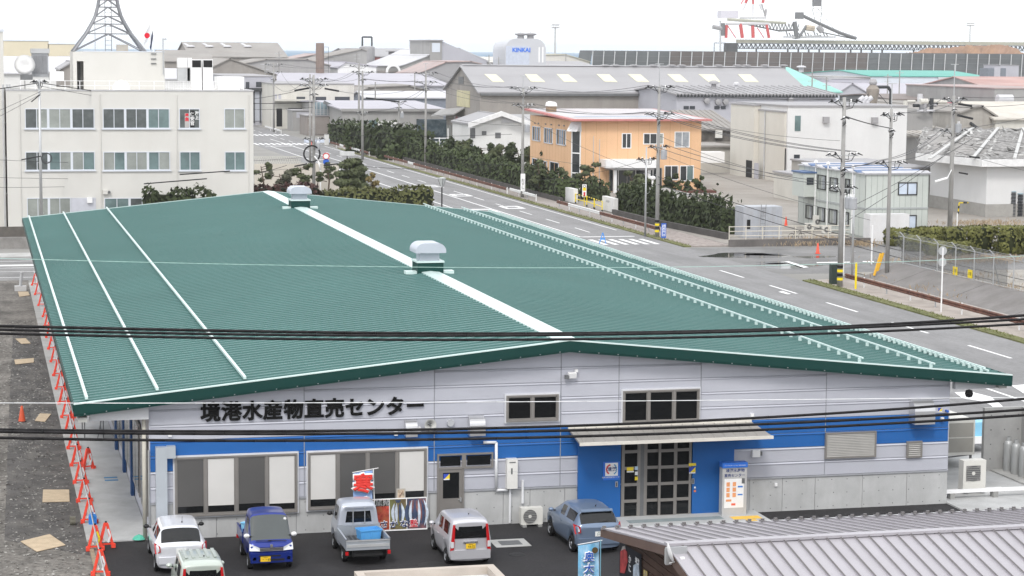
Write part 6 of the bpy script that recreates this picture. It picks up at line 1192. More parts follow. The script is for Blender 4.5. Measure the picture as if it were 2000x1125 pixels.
# windows on the left face (plane X = hx0)
def winX(par, X, px0, py0, px1, py1, n_, fm, gm, name='window'):
    a = atx(px0, py1, X); b = atx(px1, py0, X); Y0, Y1 = min(a[1], b[1]), max(a[1], b[1]); Zl, Zh = min(a[2],b[2]), max(a[2],b[2]); f = MB(); fw = .09
    f.box(X-.08,Y0,Zl,X-.004,Y0+fw*2,Zh); f.box(X-.08,Y1-fw*2,Zl,X-.004,Y1,Zh); f.box(X-.08,Y0,Zl,X-.004,Y1,Zl+fw); f.box(X-.08,Y0,Zh-fw,X-.004,Y1,Zh); fo = f.build(name, fm, par)
    for i in range(n_): c = Y0+(Y1-Y0)*i/n_; g = MB(); g.quad((X-.03,c+.12,Zl+fw),(X-.03,c+(Y1-Y0)/n_-.12,Zl+fw),(X-.03,c+(Y1-Y0)/n_-.12,Zh-fw),(X-.03,c+.12,Zh-fw)); g.build('pane', gm[i % len(gm)], fo)
m_gb = mat('blue grey blind glass', (.24,.30,.38), .15, var=.2, sc=.8)
for r_ in ((1040,248,1056,274),(1063,251,1080,279),(1087,254,1106,282)): winX(hw, hx0, *r_, 4, m_frame, [m_gd,m_gb,m_gb,m_gd])
for r_ in ((1040,310,1050,322),(1062,315,1069,335),(1074,318,1092,346)): winX(hw, hx0, *r_, 2, m_frame, [m_gd])
for px in (1045,1052,1066,1077,1092,1102): P = atx(px,240+ (px-1040)*.09,hx0); q = MB(); q.box(hx0-.06,P[1]-.3,P[2]-.08,hx0-.004,P[1]+.3,P[2]+.08); q.build('vent_slot', m_dgrey, hw)
for px, pt, pb2, lb in ((1158,266,373,'left slim white flagpole in front of the orange house'),(1170,272,379,'right slim white flagpole in front of the orange house')):
    P = aty(px, pb2, 174); q = MB(); q.tube((P[0],174,0),(P[0],174,aty(px,pt,174)[2]),.06,6,.035); tag(q.build('flagpole', m_steel), lb, 'flagpole', 'bare flagpoles at the orange house')
P = aty(1372,372,174); q = MB(); q.box(P[0]-.3,173.8,0.02,P[0]+.3,174.3,.35); tag(q.build('kerb_marker', mat('marker orange', (.8,.35,.03), .5)), 'small orange block at the end of the brick planter', 'marker')
q = MB(); X0, X1 = aty(1315,374,173)[0], aty(1395,374,173)[0]; q.box(X0,172.2,0.02,X1,174.6,.3); tag(q.build('brick_planter', mat('planter brick', (.13,.06,.05), .85, var=.3, sc=3)), 'low red brick planter under the orange house windows', 'planter')
q = MB(); P = at(1330,392); pts = [tuple(at(*p, 1.6)) for p in ((1258,377),(1300,368),(1358,382),(1320,391))]; q.prism(pts, (0,0,.1)); sh = tag(q.build('bike_shed_roof', mat('corrugated plastic', (.28,.27,.255), .6, var=.2, sc=2)), 'small low corrugated shelter roof behind the ragged hedge', 'shelter'); q = MB()
for p in pts: q.tube((p[0],p[1],0),(p[0],p[1],1.6),.05,5)
q.build('shelter_post', m_grey, sh)
P = aty(1274,390,166); t = thing('pole_lamp', 'short white globe headed post beside the utility pole', 'lamp', (P[0],166,0)); q = MB(); q.tube((P[0],166,0),(P[0],166,aty(1274,352,166)[2]),.12,8); q.build('post', m_white, t); q = MB(); z_ = aty(1274,349,166)[2]; q.lathe([(.12,z_-.2),(.35,z_),(.35,z_+.2),(.2,z_+.3),(0,z_+.32)], (P[0],166,0), n=12); q.build('head', m_white, t)
# gate: two white pillars, yellow folding barriers, sign
for pts, lb in ((((1098,393),(1120,398),366,371),'plain white gate pillar left of the yellow gate'),(((1176,411),(1198,417),384,391),'white gate pillar with name lettering right of the yellow gate')):
    A = at(*pts[0]); B_ = at(*pts[1]); za = hz(pts[0][0], pts[2], A); q = MB(); d = (B_-A)[:2]; d /= np.linalg.norm(d); nrm = np.array([-d[1], d[0]])*.5
    t = thing('gate_pillar', lb, 'gate pillar', (A[0],A[1],0), 0, 'white gate pillars'); poly = [(A[0],A[1],0.09),(B_[0],B_[1],0.09),(B_[0]+nrm[0],B_[1]+nrm[1],0.09),(A[0]+nrm[0],A[1]+nrm[1],0.09)]; q.prism(poly, (0,0,za)); q.build('pillar', mat('white pillar', (.68,.68,.67), .7, var=.05, sc=1), t)
    if pts[0][0] > 1150:
        c = (A+B_)/2; az = math.atan2(d[1], d[0]); txt('港湾事務所', .26, m_grey, t, Matrix.Translation((c[0]-nrm[0]*.06,c[1]-nrm[1]*.06,za-.35)) @ Matrix.Rotation(az,4,'Z') @ Matrix.Rotation(math.pi/2,4,'X'), 'pillar_text', ext=.004)
for k, (a, b) in enumerate((((1124,398),(1146,404)),((1146,403),(1161,409)),((1160,408),(1176,414)))):
    A, B_ = at(*a), at(*b); A[2] = B_[2] = 0; t = thing('folding_barrier', ['left','middle','right'][k]+' yellow and black folding barrier across the gateway', 'barrier', (A[0],A[1],.0), 0, 'folding barriers at the gate')
    q = MB(); q.tube((A[0],A[1],.15),(A[0],A[1],1.15),.05,6); q.tube((B_[0],B_[1],.15),(B_[0],B_[1],1.15),.05,6); q.tube((A[0],A[1],.55),(B_[0],B_[1],.55),.05,6); q.build('frame', m_yel, t)
    for i in range(7): p0, p1 = A+(B_-A)*i/7, A+(B_-A)*(i+1)/7; q = MB(); q.tube((p0[0],p0[1],1.1),(p1[0],p1[1],1.1),.055,6); q.build('stripe', m_dark if i % 2 else m_yel, t)
    for p in (A, B_): q = MB(); q.lathe([(0,-.05),(.12,-.05),(.12,.05),(0,.05)], (p[0],p[1],.12), 'X', 10); q.build('castor', m_dark, t)
P = at(1141,402); t = thing('notice_board', 'narrow white notice with yellow symbol on a yellow post at the gate', 'sign', (P[0],P[1],0)); q = MB(); q.tube((P[0],P[1],0),(P[0],P[1],.9),.05,6); q.build('post', m_yel, t); z0, z1 = hz(1141,385,P), hz(1141,360,P); q = MB(); q.box(P[0]-.24,P[1]-.03,z0,P[0]+.24,P[1]+.03,z1); nb2 = q.build('board', m_white, t); q = MB(); q.box(P[0]-.18,P[1]-.04,(z0+z1)/2-.0,P[0]+.18,P[1]-.032,(z0+z1)/2+.35); q.build('symbol', m_yel, nb2); q = MB(); q.box(P[0]-.1,P[1]-.04,z0+.1,P[0]+.1,P[1]-.032,z0+.55); q.build('lettering_block', mat('print red', (.62,.03,.05)), nb2); q = MB(); q.lathe([(.1,-.04),(.16,-.04)], (P[0],P[1],z1-.22), 'Y', 12); q.build('ring', m_dgrey, nb2)
# other white stone posts near bushes
for (px, pyb, pyt, w_, lb) in ((638,283,262,.75,'white stone pillar beside the small dark bush'),(1056,398,0,0,''),(762,310,289,1.0,'white stone pillar beside the low round bush'),(787,312,294,.4,'slim white post at the garden entrance')):
    if not lb: continue
    px_ = px if px != 762 else 762; P = at(px_, pyb); h_ = hz(px_, pyt, P); q = MB(); q.box(P[0]-w_/2,P[1]-.3,0,P[0]+w_/2,P[1]+.3,h_); tag(q.build('stone_pillar', mat('white pillar', (.68,.68,.67))), lb, 'pillar', 'white pillars by the road')
P = at(777,308); t = thing('warning_sign', 'yellow and white warning plate on a white post behind the bushes', 'sign', (P[0],P[1],0)); q = MB(); q.tube((P[0],P[1],0),(P[0],P[1],3.0),.06,6); q.build('post', m_white, t); z0, z1 = hz(777,283,P), hz(777,273,P); q = MB(); q.box(P[0]-.28,P[1]-.08,z0,P[0]+.28,P[1]-.04,z1); wb = q.build('plate', m_white, t); q = MB(); q.box(P[0]-.22,P[1]-.09,z0+.05,P[0]+.22,P[1]-.082,(z0+z1)/2); q.build('symbol', m_yel, wb)
# retaining kerb under the hedges
rk = mat('dark kerb stone', (.085,.08,.077), .9, var=.2, sc=1)
for lb, pxs in (('low stone kerb under the ragged juniper hedge',[(1198,420),(1290,442),(1420,468)]),('low stone kerb under the long roadside hedge',None)):
    q = MB(); W3 = [at(*a) for a in pxs] if pxs else [np.array([57.9,262,0]),np.array([57.9,158,0])]
    for A, B_ in zip(W3[:-1], W3[1:]): q.bar((A[0],A[1],.3),(B_[0],B_[1],.3),.35,.6)
    tag(q.build('kerb_wall', rk), lb, 'kerb wall', 'kerb walls under hedges')
# ---------------- guard rails: W-beams on posts, brown with white lengths
wbm = mat('white rail', (.68,.68,.68), .5, var=.05)
def guard(label, X, Y0, Y1, spans, grp='guard rails along the main road', h=.75, brown=m_rust, face=-1):
    t = thing('guard_rail', label, 'guard rail', (X, (Y0+Y1)/2, .1), 0, grp)
    y = Y0; i = 0
    while y < Y1-.1:
        y2 = min(y+4.0, Y1); m_ = wbm if any(a-.5 <= y < b for a, b in spans) else brown
        prof = [(0,-.17),(.06*face,-.11),(.06*face,-.06),(0.0,0),(.06*face,.06),(.06*face,.11),(0,.17)]
        vs = []; fs = []
        for yy in (y+.02, y2-.02):
            for dx, dz in prof: vs.append((X+dx, yy, .1+h-.2+dz))
            for dx, dz in prof: vs.append((X+dx-.02*face, yy, .1+h-.2+dz))
        n = len(prof)
        for k in range(n-1): fs += [(k,k+1,2*n+k+1,2*n+k),(n+k,3*n+k,3*n+k+1,n+k+1)]
        MB().add(vs, fs).build('beam', m_, t); q = MB(); q.tube((X-.12*face,y+.1,.0),(X-.12*face,y+.1,.1+h),.055,6); q.box(min(X-.1*face,X),y+.05,.1+h-.28,max(X-.1*face,X),y+.16,.1+h-.12); q.build('post', m_white if i % 2 == 0 else m_grey, t); y = y2; i += 1
guard('rusty brown guard rail in front of the concrete slope at the right edge', 56.5, 38, 73.3, [])
guard('guard rail with a white middle length beside the zebra crossing', 55.6, 114.9, 151.6, [(132,143)])
guard('short white guard rail end beside the utility pole at the orange house', 55.5, 160.5, 172.5, [(150,180)])
guard('long rusty guard rail in front of the roadside hedge', 55.2, 173, 256, [(228,233),(214,216)]); guard('farthest rusty guard rail near the street corner', 54.6, 262, 300, [(268,276),(285,287)])
P = at(535,258); guard('white guard rail at the far street corner', P[0], P[1]-10, P[1]+14, [(0,999)])
# ---------------- sloped concrete bank, mesh fence
m_bank = mat('bank concrete', (.21,.20,.195), .9, var=.12, sc=.6, dirt=(.12,.11,.1), da=.6, dsc=(.4,.4,.4), bump=.4)
t = thing('concrete_bank', 'sloped grey concrete bank below the mesh fence', 'embankment', (60.6,40,.09)); yb = 5.0
while yb < 76:
    y2 = min(yb+9.6, 77.5); q = MB(); q.prism([(59.4,yb+.04,.0),(62.4,yb+.04,1.05),(62.9,yb+.04,1.05),(62.9,yb+.04,0)], (0,y2-yb-.08,0)); q.build('bank_slab', m_bank, t); yb = y2
fx = 62.75; t = thing('mesh_fence', 'galvanised mesh fence with barbed wire arms on the concrete bank', 'fence', (fx,45,1.05)); nf = 0
yv = 8.0
while yv < 78:
    q = MB(); q.tube((fx,yv,1.05),(fx,yv,3.15),.045,6); q.tube((fx,yv,3.15),(fx-.35,yv,3.5),.04,5); q.build('post', m_steel, t)
    if nf % 3 == 0: q = MB(); q.tube((fx,yv,2.7),(fx+.6,yv+.2,1.0),.035,5); q.build('brace', m_steel, t)
    yv += 3.0; nf += 1
q = MB(); q.tube((fx,8,3.1),(fx,78,3.1),.025,5); q.tube((fx,8,1.15),(fx,78,1.15),.02,5); q.build('rail', m_steel, t)
q = MB()
for k in range(3): q.tube((fx-.08-.12*k,8,3.2+.12*k),(fx-.08-.12*k,78,3.2+.12*k),.012,4)
q.build('barbed_wire', m_steel, t)
q = MB(); st = .16
for yv in np.arange(8, 78, st):
    q.add([(fx,yv,1.1),(fx,yv+.014,1.1),(fx,yv+1.014,3.1),(fx,yv+1.0,3.1)], [(0,1,2,3)]); q.add([(fx+.004,yv+1.0,1.1),(fx+.004,yv+1.014,1.1),(fx+.004,yv+.014,3.1),(fx+.004,yv,3.1)], [(0,1,2,3)])
q.build('mesh', m_steel, t, kind='stuff')
q = MB(); z0, z1 = 1.15, 2.9; q.quad((fx+.05,60,z0),(fx+.05,77.5,z0),(fx+.05,77.5,z1),(fx+.05,60,z1)); q.build('shade_net', mat('grey shade net', (.13,.135,.135), .9, alpha=.55), t)
for px, py, lb in ((1866,529,'upper left yellow notice on the mesh fence'),(1895,535,'yellow notice further along the mesh fence')): P = atx(px, py, fx); q = MB(); q.box(fx-.03,P[1]-.35,P[2]-.3,fx-.01,P[1]+.35,P[2]+.3); y_ = tag(q.build('fence_notice', m_yel), lb, 'notice', 'yellow notices on the fence'); txt('注意', .26, m_dark, y_, MX(fx-.034,P[1],P[2]), 'notice_text', ext=.001)
# round mirror/sign seen from behind on a white pole
P = at(1838,612); t = thing('road_sign', 'white pole with two grey sign discs seen from behind', 'road sign', (P[0],P[1],.1)); zt4 = hz(1838,484,P); q = MB(); q.tube((P[0],P[1],0),(P[0],P[1],zt4),.05,8); q.build('pole', m_white, t)
for py, r_ in ((490,.30),(512,.29)): z_ = hz(1838,py,P); q = MB(); q.lathe([(0,.03),(r_,.03),(r_,.05),(0,.05)], (P[0],P[1],z_), 'Y', 20); q.build('sign_plate', m_steel, t)
# posts, bollard, sign and box at the junction
P = at(1630,557); q = MB(); q.box(P[0]-.35,P[1]-.2,.1,P[0]+.25,P[1]+.25,hz(1630,516,P)); tag(q.build('roadside_cabinet', mat('dark green cabinet', (.035,.05,.045), .5)), 'dark green roadside cabinet beside the concrete utility pole', 'cabinet')
P = at(1671,567); q = MB(); q.tube((P[0],P[1],.1),(P[0],P[1],hz(1671,513,P)),.08,8); tag(q.build('yellow_post', m_yel), 'yellow marker post at the end of the rusty guard rail', 'post', 'yellow guard posts')
for a, b, lb in (((1707,546),(1713,495),'left leaning yellow guard tube by the fence corner'),((1712,542),(1716,494),'right yellow guard tube by the fence corner')): A = at(*a); q = MB(); q.tube((A[0],A[1],.3),(A[0]+.5,A[1],hz(b[0],b[1],A)),.10,8); tag(q.build('yellow_post', mat('ochre tube', (.75,.42,.04), .5)), lb, 'post', 'yellow guard posts')
P = at(1647,538); q = MB(); q.tube((P[0],P[1],0),(P[0],P[1],hz(1650,340,P)*.82),.05,6); tag(q.build('white_post', m_white), 'tall slim white post behind the concrete utility pole', 'post', 'slim white posts')
for px, pyb, pyt, lb in ((1702,516,440,'slim white post at the street corner by the fence'),(1869,445,416,'short white post by the road beyond the topiary')): P = at(px, pyb); q = MB(); q.tube((P[0],P[1],0),(P[0],P[1],hz(px,pyt,P)),.06,6); tag(q.build('white_post', m_white), lb, 'post', 'slim white posts')
P = at(1296,470); t = thing('site_sign', 'narrow blue sign with white characters standing against the pole', 'sign', (P[0],P[1],.1)); za, zb_ = .25, hz(1296,436,P); q = MB(); q.box(P[0]-.22,P[1]-.04,za,P[0]+.22,P[1]+.04,zb_); sb_ = q.build('board', mat('sign blue', (.04,.13,.55)), t); q = MB(); q.box(P[0]-.15,P[1]-.05,za+.15,P[0]+.15,P[1]-.042,zb_-.12); q.build('panel', m_white, sb_); txt('構\n内\n作\n業\n中', .26, mat('print blue', (.03,.12,.5)), sb_, MY(P[0],P[1]-.055,(za+zb_)/2), 'sign_text', ext=.002, off=.006)
q = MB(); q.bar((P[0],P[1],.1),(P[0],P[1],za),.05,.05); q.build('stand', m_grey, t)
P = at(1177,476); t = thing('pedestrian_marker', 'small blue A-frame marker on the zebra crossing edge', 'marker', (P[0],P[1],0)); q = MB(); q.bar((P[0]-.3,P[1],.02),(P[0],P[1],1.0),.1,.06); q.bar((P[0]+.3,P[1],.02),(P[0],P[1],1.0),.1,.06); q.box(P[0]-.22,P[1]-.03,.35,P[0]+.22,P[1]+.03,.5); q.build('frame', mat('marker blue', (.08,.3,.75), .5), t)
for px, py, h_, lb in ((1535,442,.9,'orange red cone on the pale yard'),(1597,496,.9,'pink red cone at the low roadside wall'),(608,286,1.2,'orange road works cone by the far crossing')): P = at(px, py); cone(lb, (P[0],P[1],.03), mat('cone red', (.75,.10,.06), .5), h_, 'distant traffic cones')
P = at(618,282); t = thing('road_works_board', 'white blue road works board at the far corner', 'sign', (P[0],P[1],0)); q = MB(); q.box(P[0]-2.2,P[1],.3,P[0]+2.4,P[1]+.1,1.0); q.build('board', mat('pale board', (.55,.6,.7), .5, var=.5, sc=1), t)
# low wall + white pipe railing north of the side street
A, B_ = at(1425,472), at(1690,495)
wy = 103.6; xa, xb = aty(1425,474,wy)[0], aty(1700,490,wy)[0]; q = MB(); q.box(xa,wy,0,xb,wy+.3,.62); tag(q.build('low_wall', mat('dark low wall', (.14,.13,.125), .9, var=.25, sc=.7)), 'dark low wall under the white pipe railing at the junction', 'wall')
t = thing('pipe_railing', 'white pipe railing on the low wall at the junction', 'railing', ((xa+xb)/2,wy,.62)); q = MB()
for z in (.95,1.35,1.75): q = MB(); q.tube((xa,wy+.15,z),(xb-2,wy+.15,z),.035,6); q.build('rail', mat('cream pipe', (.62,.58,.50), .5), t)
for X in np.arange(xa, xb-1.9, 1.55): q = MB(); q.tube((X,wy+.15,.62),(X,wy+.15,1.8),.045,6); q.build('post', mat('cream pipe', (.62,.58,.50)), t)
# grey metal shed box with ladder, behind the railing
ky = 112.0; X0,Z0,X1,Z1 = rect(ky,1452,458,1527,404); t = thing('metal_hut', 'small grey metal hut with ladder behind the railing', 'hut', ((X0+X1)/2,ky,0)); q = MB(); q.box(X0,ky,0.02,X1,ky+2.2,Z1); hb_ = q.build('wall', mat('hut grey', (.42,.44,.48), .5, .2, var=.08, dirt=(.3,.27,.25), da=.4, dsc=(1.5,1.5,.3)), t)
for i in range(8): a = X0+(X1-X0)*i/8; q = MB(); q.box(a+.02,ky-.03,.05,a+.10,ky-.001,Z1-.05); q.build('rib', mat('hut grey', (.42,.44,.48)), hb_)
a, b, c, d = rect(ky,1459,447,1465,429); q = MB(); q.box(a,ky-.05,b,c,ky-.004,d); q.build('hut_window', m_dark, hb_)
P0, P1 = aty(1484,458,ky-1), aty(1494,408,ky-1); t = thing('ladder', 'thin dark ladder leaning against the grey metal hut', 'ladder', (P0[0],ky-1,0))
for dx in (0,.45): q = MB(); q.bar((P0[0]+dx,ky-1,0),(P1[0]+dx,ky-.1,Z1+.2),.05,.05); q.build('rail', m_dgrey, t)
for k in range(1, 9): s = k/9; q = MB(); q.bar((P0[0]+(P1[0]-P0[0])*s,ky-1+.9*s,(Z1+.2)*s),(P0[0]+.45+(P1[0]-P0[0])*s,ky-1+.9*s,(Z1+.2)*s),.03,.03); q.build('rung', m_dgrey, t)
# bicycle behind the railing
P = at(1556,470); t = thing('bicycle', 'dark bicycle parked behind the white railing', 'bicycle', (P[0],P[1],0), 0, None, world=False); m_bk = mat('bike black', (.03,.03,.03), .5)
for x in (-.5,.5):
    q = MB()
    for i in range(16): a, b = 2*math.pi*i/16, 2*math.pi*(i+1)/16; q.tube((x+.33*math.cos(a),0,.34+.33*math.sin(a)),(x+.33*math.cos(b),0,.34+.33*math.sin(b)),.025,5)
    for i in range(6): a = math.pi*i/6; q.tube((x-.32*math.cos(a),0,.34-.32*math.sin(a)),(x+.32*math.cos(a),0,.34+.32*math.sin(a)),.006,3)
    q.build('wheel', m_bk, t)
q = MB(); q.path([(-.5,0,.34),(-.15,0,.8),(.38,0,.8),(.0,0,.34),(-.15,0,.8)], .02, 5); q.path([(-.5,0,.34),(.0,0,.34)], .02, 5); q.path([(.5,0,.34),(.36,0,.98)], .02, 5); q.build('frame', m_bk, t); q = MB(); q.tube((.36,-.28,1.02),(.36,.28,1.02),.015,5); q.build('handlebar', m_bk, t); q = MB(); q.obox((-.18,0,.86),(.24,.14,.06)); q.build('saddle', m_bk, t)
# ---------------- two storey prefab office
QY = 109.0; px0, px1 = aty(1690,400,QY)[0], aty(1812,400,QY)[0]; pzt = aty(1750,341,QY)[2]; QB = 125.5
m_pre = mat('pale green grey panel', (.50,.53,.50), .6, var=.04, sc=.4); m_fr = mat('dark window frame', (.05,.05,.05), .5)
pf = thing('prefab_office', 'two storey pale green prefab site office with blue roof sheets', 'building', ((px0+px1)/2, QY+6, 0))
q = MB(); q.box(px0,QY,.25,px1,QB,pzt); q.box(px0+.1,QY+.1,0,px1-.1,QB-.1,.25); pw2 = q.build('wall', m_pre, pf)
q = MB(); n_ = 11
for i in range(n_+1): a = px0+(px1-px0)*i/n_; q.box(a-.02,QY-.02,.25,a+.02,QY-.001,pzt)
for i in range(13): a = QY+(QB-QY)*i/12; q.box(px0-.02,a-.02,.25,px0-.001,a+.02,pzt)
q.build('panel_joint', mat('joint grey green', (.36,.39,.37), .6), pw2, kind='stuff')
zf_ = aty(1750,407,QY)[2]; q = MB(); q.box(px0-.06,QY-.06,zf_-.08,px1+.03,QY-.001,zf_+.08); q.build('floor_band', mat('band grey', (.36,.38,.38), .6), pf); q = MB(); q.box(px0-.06,QY-.001,zf_-.08,px0-.001,QB,zf_+.08); q.build('floor_band', mat('band grey', (.36,.38,.38)), pf)
for i in range(9):
    y0 = QY-.2+i*(QB-QY+.3)/9; q = MB(); q.prism([(px0-.2,y0,pzt+.10),(px1+.2,y0,pzt+.10),(px1+.2,y0+.9,pzt+.28),(px0-.2,y0+.9,pzt+.28)], (0,0,.05)); q.build('roof_sheet', mat('blue roof sheet', (.10,.16,.30), .5, .2, var=.2) if i % 2 else mat('pale roof sheet', (.50,.50,.52), .5, .2), pf)
q = MB(); q.box(px0-.15,QY-.15,pzt,px1+.15,QB+.1,pzt+.1); q.build('roof', mat('pale roof sheet', (.50,.50,.52)), pf)
win(pw2, QY, rect(QY,1754,381,1791,356), 2, m_fr, [mat('sky blue blind', (.55,.62,.72), .3)], fw=.1, sill=False); win(pw2, QY, rect(QY,1760,464,1789,420), 2, m_fr, [mat('sky blue blind', (.55,.62,.72))], fw=.1, sill=False)
for r_ in ((1597,343,1614,369),(1621,348,1637,373),(1651,350,1661,377)): winX(pw2, px0, *r_, 2, m_fr, [m_gc,m_gl1])
for r_ in ((1574,402,1588,426),(1597,406,1612,431),(1619,410,1636,436),(1648,415,1659,440)): winX(pw2, px0, *r_, 2, m_fr, [m_gc,m_gl1])
P0, P1 = atx(1560,372,px0), atx(1592,372,px0)
q = MB(); yq = atx(1594,380,px0)[1]; q.box(px0-1.3,yq,atx(1592,384,px0)[2],px0-.001,yq+3.0,atx(1592,338,px0)[2]); bx_ = q.build('stair_box', m_pre, pf); q = MB(); q.box(px0-1.4,yq-.1,atx(1592,338,px0)[2]+.002,px0-.001,yq+3.1,atx(1592,335,px0)[2]); q.build('roof', mat('blue roof sheet', (.10,.16,.30)), bx_)
q = MB(); q.box(px0-1.31+.3,yq-.04,atx(1590,360,px0)[2],px0-.3,yq-.004,atx(1590,346,px0)[2]); q.build('window', m_gd, bx_)
for px in (1594,1618,1667): P = atx(px,380,px0); q = MB(); q.tube((px0-.1,P[1],.3),(px0-.1,P[1],pzt+.5),.06,6); q.lathe([(0,pzt+.75),(.16,pzt+.68),(.2,pzt+.5),(.1,pzt+.45)], (px0-.1,P[1],0), n=10); q.build('vent_pipe', m_white, pf)
for px, py, lb in ((1580,452,'small grey air conditioner at the far end of the prefab office side'),(1596,448,'tall air conditioner beside the prefab office wall'),(1614,458,'low air conditioner nearest the junction by the prefab office')): P = at(px, py); acunit(lb, P[0], P[1], .05, .85, .35, .75 if px != 1596 else 1.3, .26, .45, grp='air conditioners at the prefab office')
P = at(1675,455); t = thing('meter_post', 'beige meter box on a post in front of the prefab office', 'meter box', (P[0],P[1],0)); q = MB(); q.tube((P[0],P[1],0),(P[0],P[1],hz(1675,436,P)),.05,6); q.build('post', m_grey, t); z_ = hz(1675,436,P); q = MB(); q.box(P[0]-.2,P[1]-.12,z_,P[0]+.2,P[1]+.12,hz(1675,425,P)); q.build('box', mat('meter beige', (.62,.50,.42), .5), t)
q = MB(); X0,Z0,X1,Z1 = rect(QY-2,1700,472,1775,418); q.box(X0,QY-2,0,X1,QY-.5,Z1*.98); tag(q.build('white_container', mat('white container', (.66,.66,.67), .5, var=.05, dirt=(.5,.48,.45), da=.4, dsc=(1,1,.3))), 'white storage box in front of the prefab office door', 'container')
P = at(1803,460); t = thing('road_sign', 'round red ringed sign with a blue number on a white pole', 'road sign', (P[0],P[1],0)); q = MB(); q.tube((P[0],P[1],0),(P[0],P[1],hz(1803,405,P)),.05,6); q.build('pole', m_white, t); z_ = hz(1804,412,P); q = MB(); q.lathe([(0,-.07),(.38,-.07)], (P[0],P[1],z_), 'Y', 18); s_ = q.build('sign_plate', mat('sign red', (.65,.04,.05)), t); q = MB(); q.lathe([(0,-.08),(.28,-.08)], (P[0],P[1],z_), 'Y', 18); q.build('sign_face', m_white, s_); txt('20', .32, mat('print blue', (.03,.12,.5)), s_, MY(P[0],P[1]-.09,z_), 'sign_text', ext=.001)
# ================================================================== utility poles and wires
TOPS = {}
def pole(key, label, base, pyt, arms=(), r=.17, tr=None, bands=False, metal=False, spike=0, grp='concrete utility poles', trs=1, stub=None):
    P = at(*base) if len(base) == 2 else np.array([aty(base[0], base[1], base[2])[0], base[2], 0.0]); zt_ = hz(base[0]+(0 if len(base) == 2 else 0), pyt, P)
    t = thing('utility_pole', label, 'utility pole', (P[0],P[1],0), 0, grp); q = MB(); q.tube((P[0],P[1],0),(P[0],P[1],zt_),r,10,r*.62); q.build('shaft', m_pole if not metal else m_steel, t, smooth=True)
    if spike: q = MB(); q.tube((P[0],P[1],zt_),(P[0],P[1],zt_+spike),.045,6); q.tube((P[0]-.4,P[1],zt_+spike),(P[0]+.4,P[1],zt_+spike),.03,5); q.build('top_rod', m_steel, t)
    tops = []
    for k, (dz, ln, ang) in enumerate(arms):
        z = zt_-dz; c, s = math.cos(ang), math.sin(ang); a = (P[0]-c*ln/2, P[1]-s*ln/2, z); b = (P[0]+c*ln/2, P[1]+s*ln/2, z); q = MB(); q.bar(a, b, .09, .09); ar = q.build('cross_arm', m_steel, t)
        row = []
        for u in (-.92,-.5,.5,.92):
            x, y = P[0]+c*ln/2*u, P[1]+s*ln/2*u; q = MB(); q.lathe([(.05,z+.04),(.085,z+.08),(.05,z+.14),(.085,z+.18),(.04,z+.27),(0,z+.28)], (x,y,0), n=8); q.build('insulator', m_white if (k+int(u*10)) % 3 else m_dark, ar); row.append((x,y,z+.27))
        q = MB()
        for j, e in enumerate(row):
            sg = -1 if j < 2 else 1; m2 = ((e[0]+P[0])/2, (e[1]+P[1])/2-.3, z-.18-.06*j); q.path([e, (e[0]-sg*.15*c, e[1], z+.05), m2, (P[0]+.12*sg, P[1]-.1, z-.25-.2*(j % 2))], .03, 4); q.tube((e[0]+.05,e[1]-.05,e[2]-.1),(e[0]+.35*sg,e[1]-.25,e[2]-.25),.06,5,.03)
        q.build('jumper_cable', m_wire, ar, kind='stuff')
        tops.append(row)
    for k in range(trs if tr else 0):
        z = zt_-tr; q = MB(); q.lathe([(0,z-.45),(.27,z-.45),(.3,z-.4),(.3,z+.35),(.27,z+.42),(0,z+.45)], (P[0]+.45+k*.05,P[1]-.25-k*.6,0), n=14); tf = q.build('transformer', mat('transformer grey', (.38,.39,.41), .45, .2, var=.08), t); q = MB(); q.tube((P[0]+.4,P[1]-.25-k*.6,z+.45),(P[0]+.4,P[1]-.25-k*.6,z+.65),.05,6); q.tube((P[0]+.55,P[1]-.25-k*.6,z+.45),(P[0]+.55,P[1]-.25-k*.6,z+.65),.05,6); q.build('bushing', m_white, tf)
    q = MB(); z = 2.2
    while z < zt_-.5: q.tube((P[0]-.25*(1 if int(z*2) % 2 else 0),P[1],z),(P[0]+.25*(0 if int(z*2) % 2 else 1),P[1],z),.02,4); z += .9
    q.build('step_bolt', m_steel, t, kind='stuff')
    if bands:
        for k in range(4): q = MB(); q.lathe([(r+.008,.55+k*.3),(r+.008,.75+k*.3)], (P[0],P[1],0), n=10); q.build('warning_band', m_yel if k % 2 == 0 else m_dark, t)
    TOPS[key] = (np.array([P[0],P[1],zt_]), tops); return t
PI = math.pi
pole('p3', 'stout concrete pole with black and yellow foot band at the guard rail end', (1640,562), 190, [(.4,2.2,.1),(1.6,2.6,1.2),(4.2,2.6,.2),(5.3,2.2,1.3),(6.6,1.8,.1)], .21, 7.6, True, trs=2)
pole('p4', 'slimmer concrete pole standing on the concrete bank by the fence', (1732,546), 213, [(.5,1.8,.4),(1.7,2.2,1.3),(4.1,2.4,.2)], .17, None, False, spike=1.9)
pole('p5', 'concrete pole behind the topiary with black cable bundle and transformer', (1855,450), 187, [(.4,2.4,.2),(1.4,2.2,1.2),(3.4,2.6,.1)], .25, 3.1, False, spike=3.0)
pole('p2', 'tall concrete pole with yellow foot band in front of the orange house', (1283,465), 168, [(.2,2.4,.1),(2.6,2.6,.2),(3.1,1.8,1.3),(5.6,1.6,.1)], .20, 6.2, True, spike=2.0)
pole('p1', 'concrete pole with a white advertisement plate left of the orange house', (1020,387), 172, [(.1,3.0,.1),(.7,2.2,1.2),(2.0,2.4,.1)], .2, 4.6, False, spike=1.4)
pole('p7', 'concrete pole rising from the pruned pines', (831,325), 140, [(.3,3.2,.1),(1.6,3.0,.2),(2.6,2.4,1.2)], .2, None, False, spike=1.2)
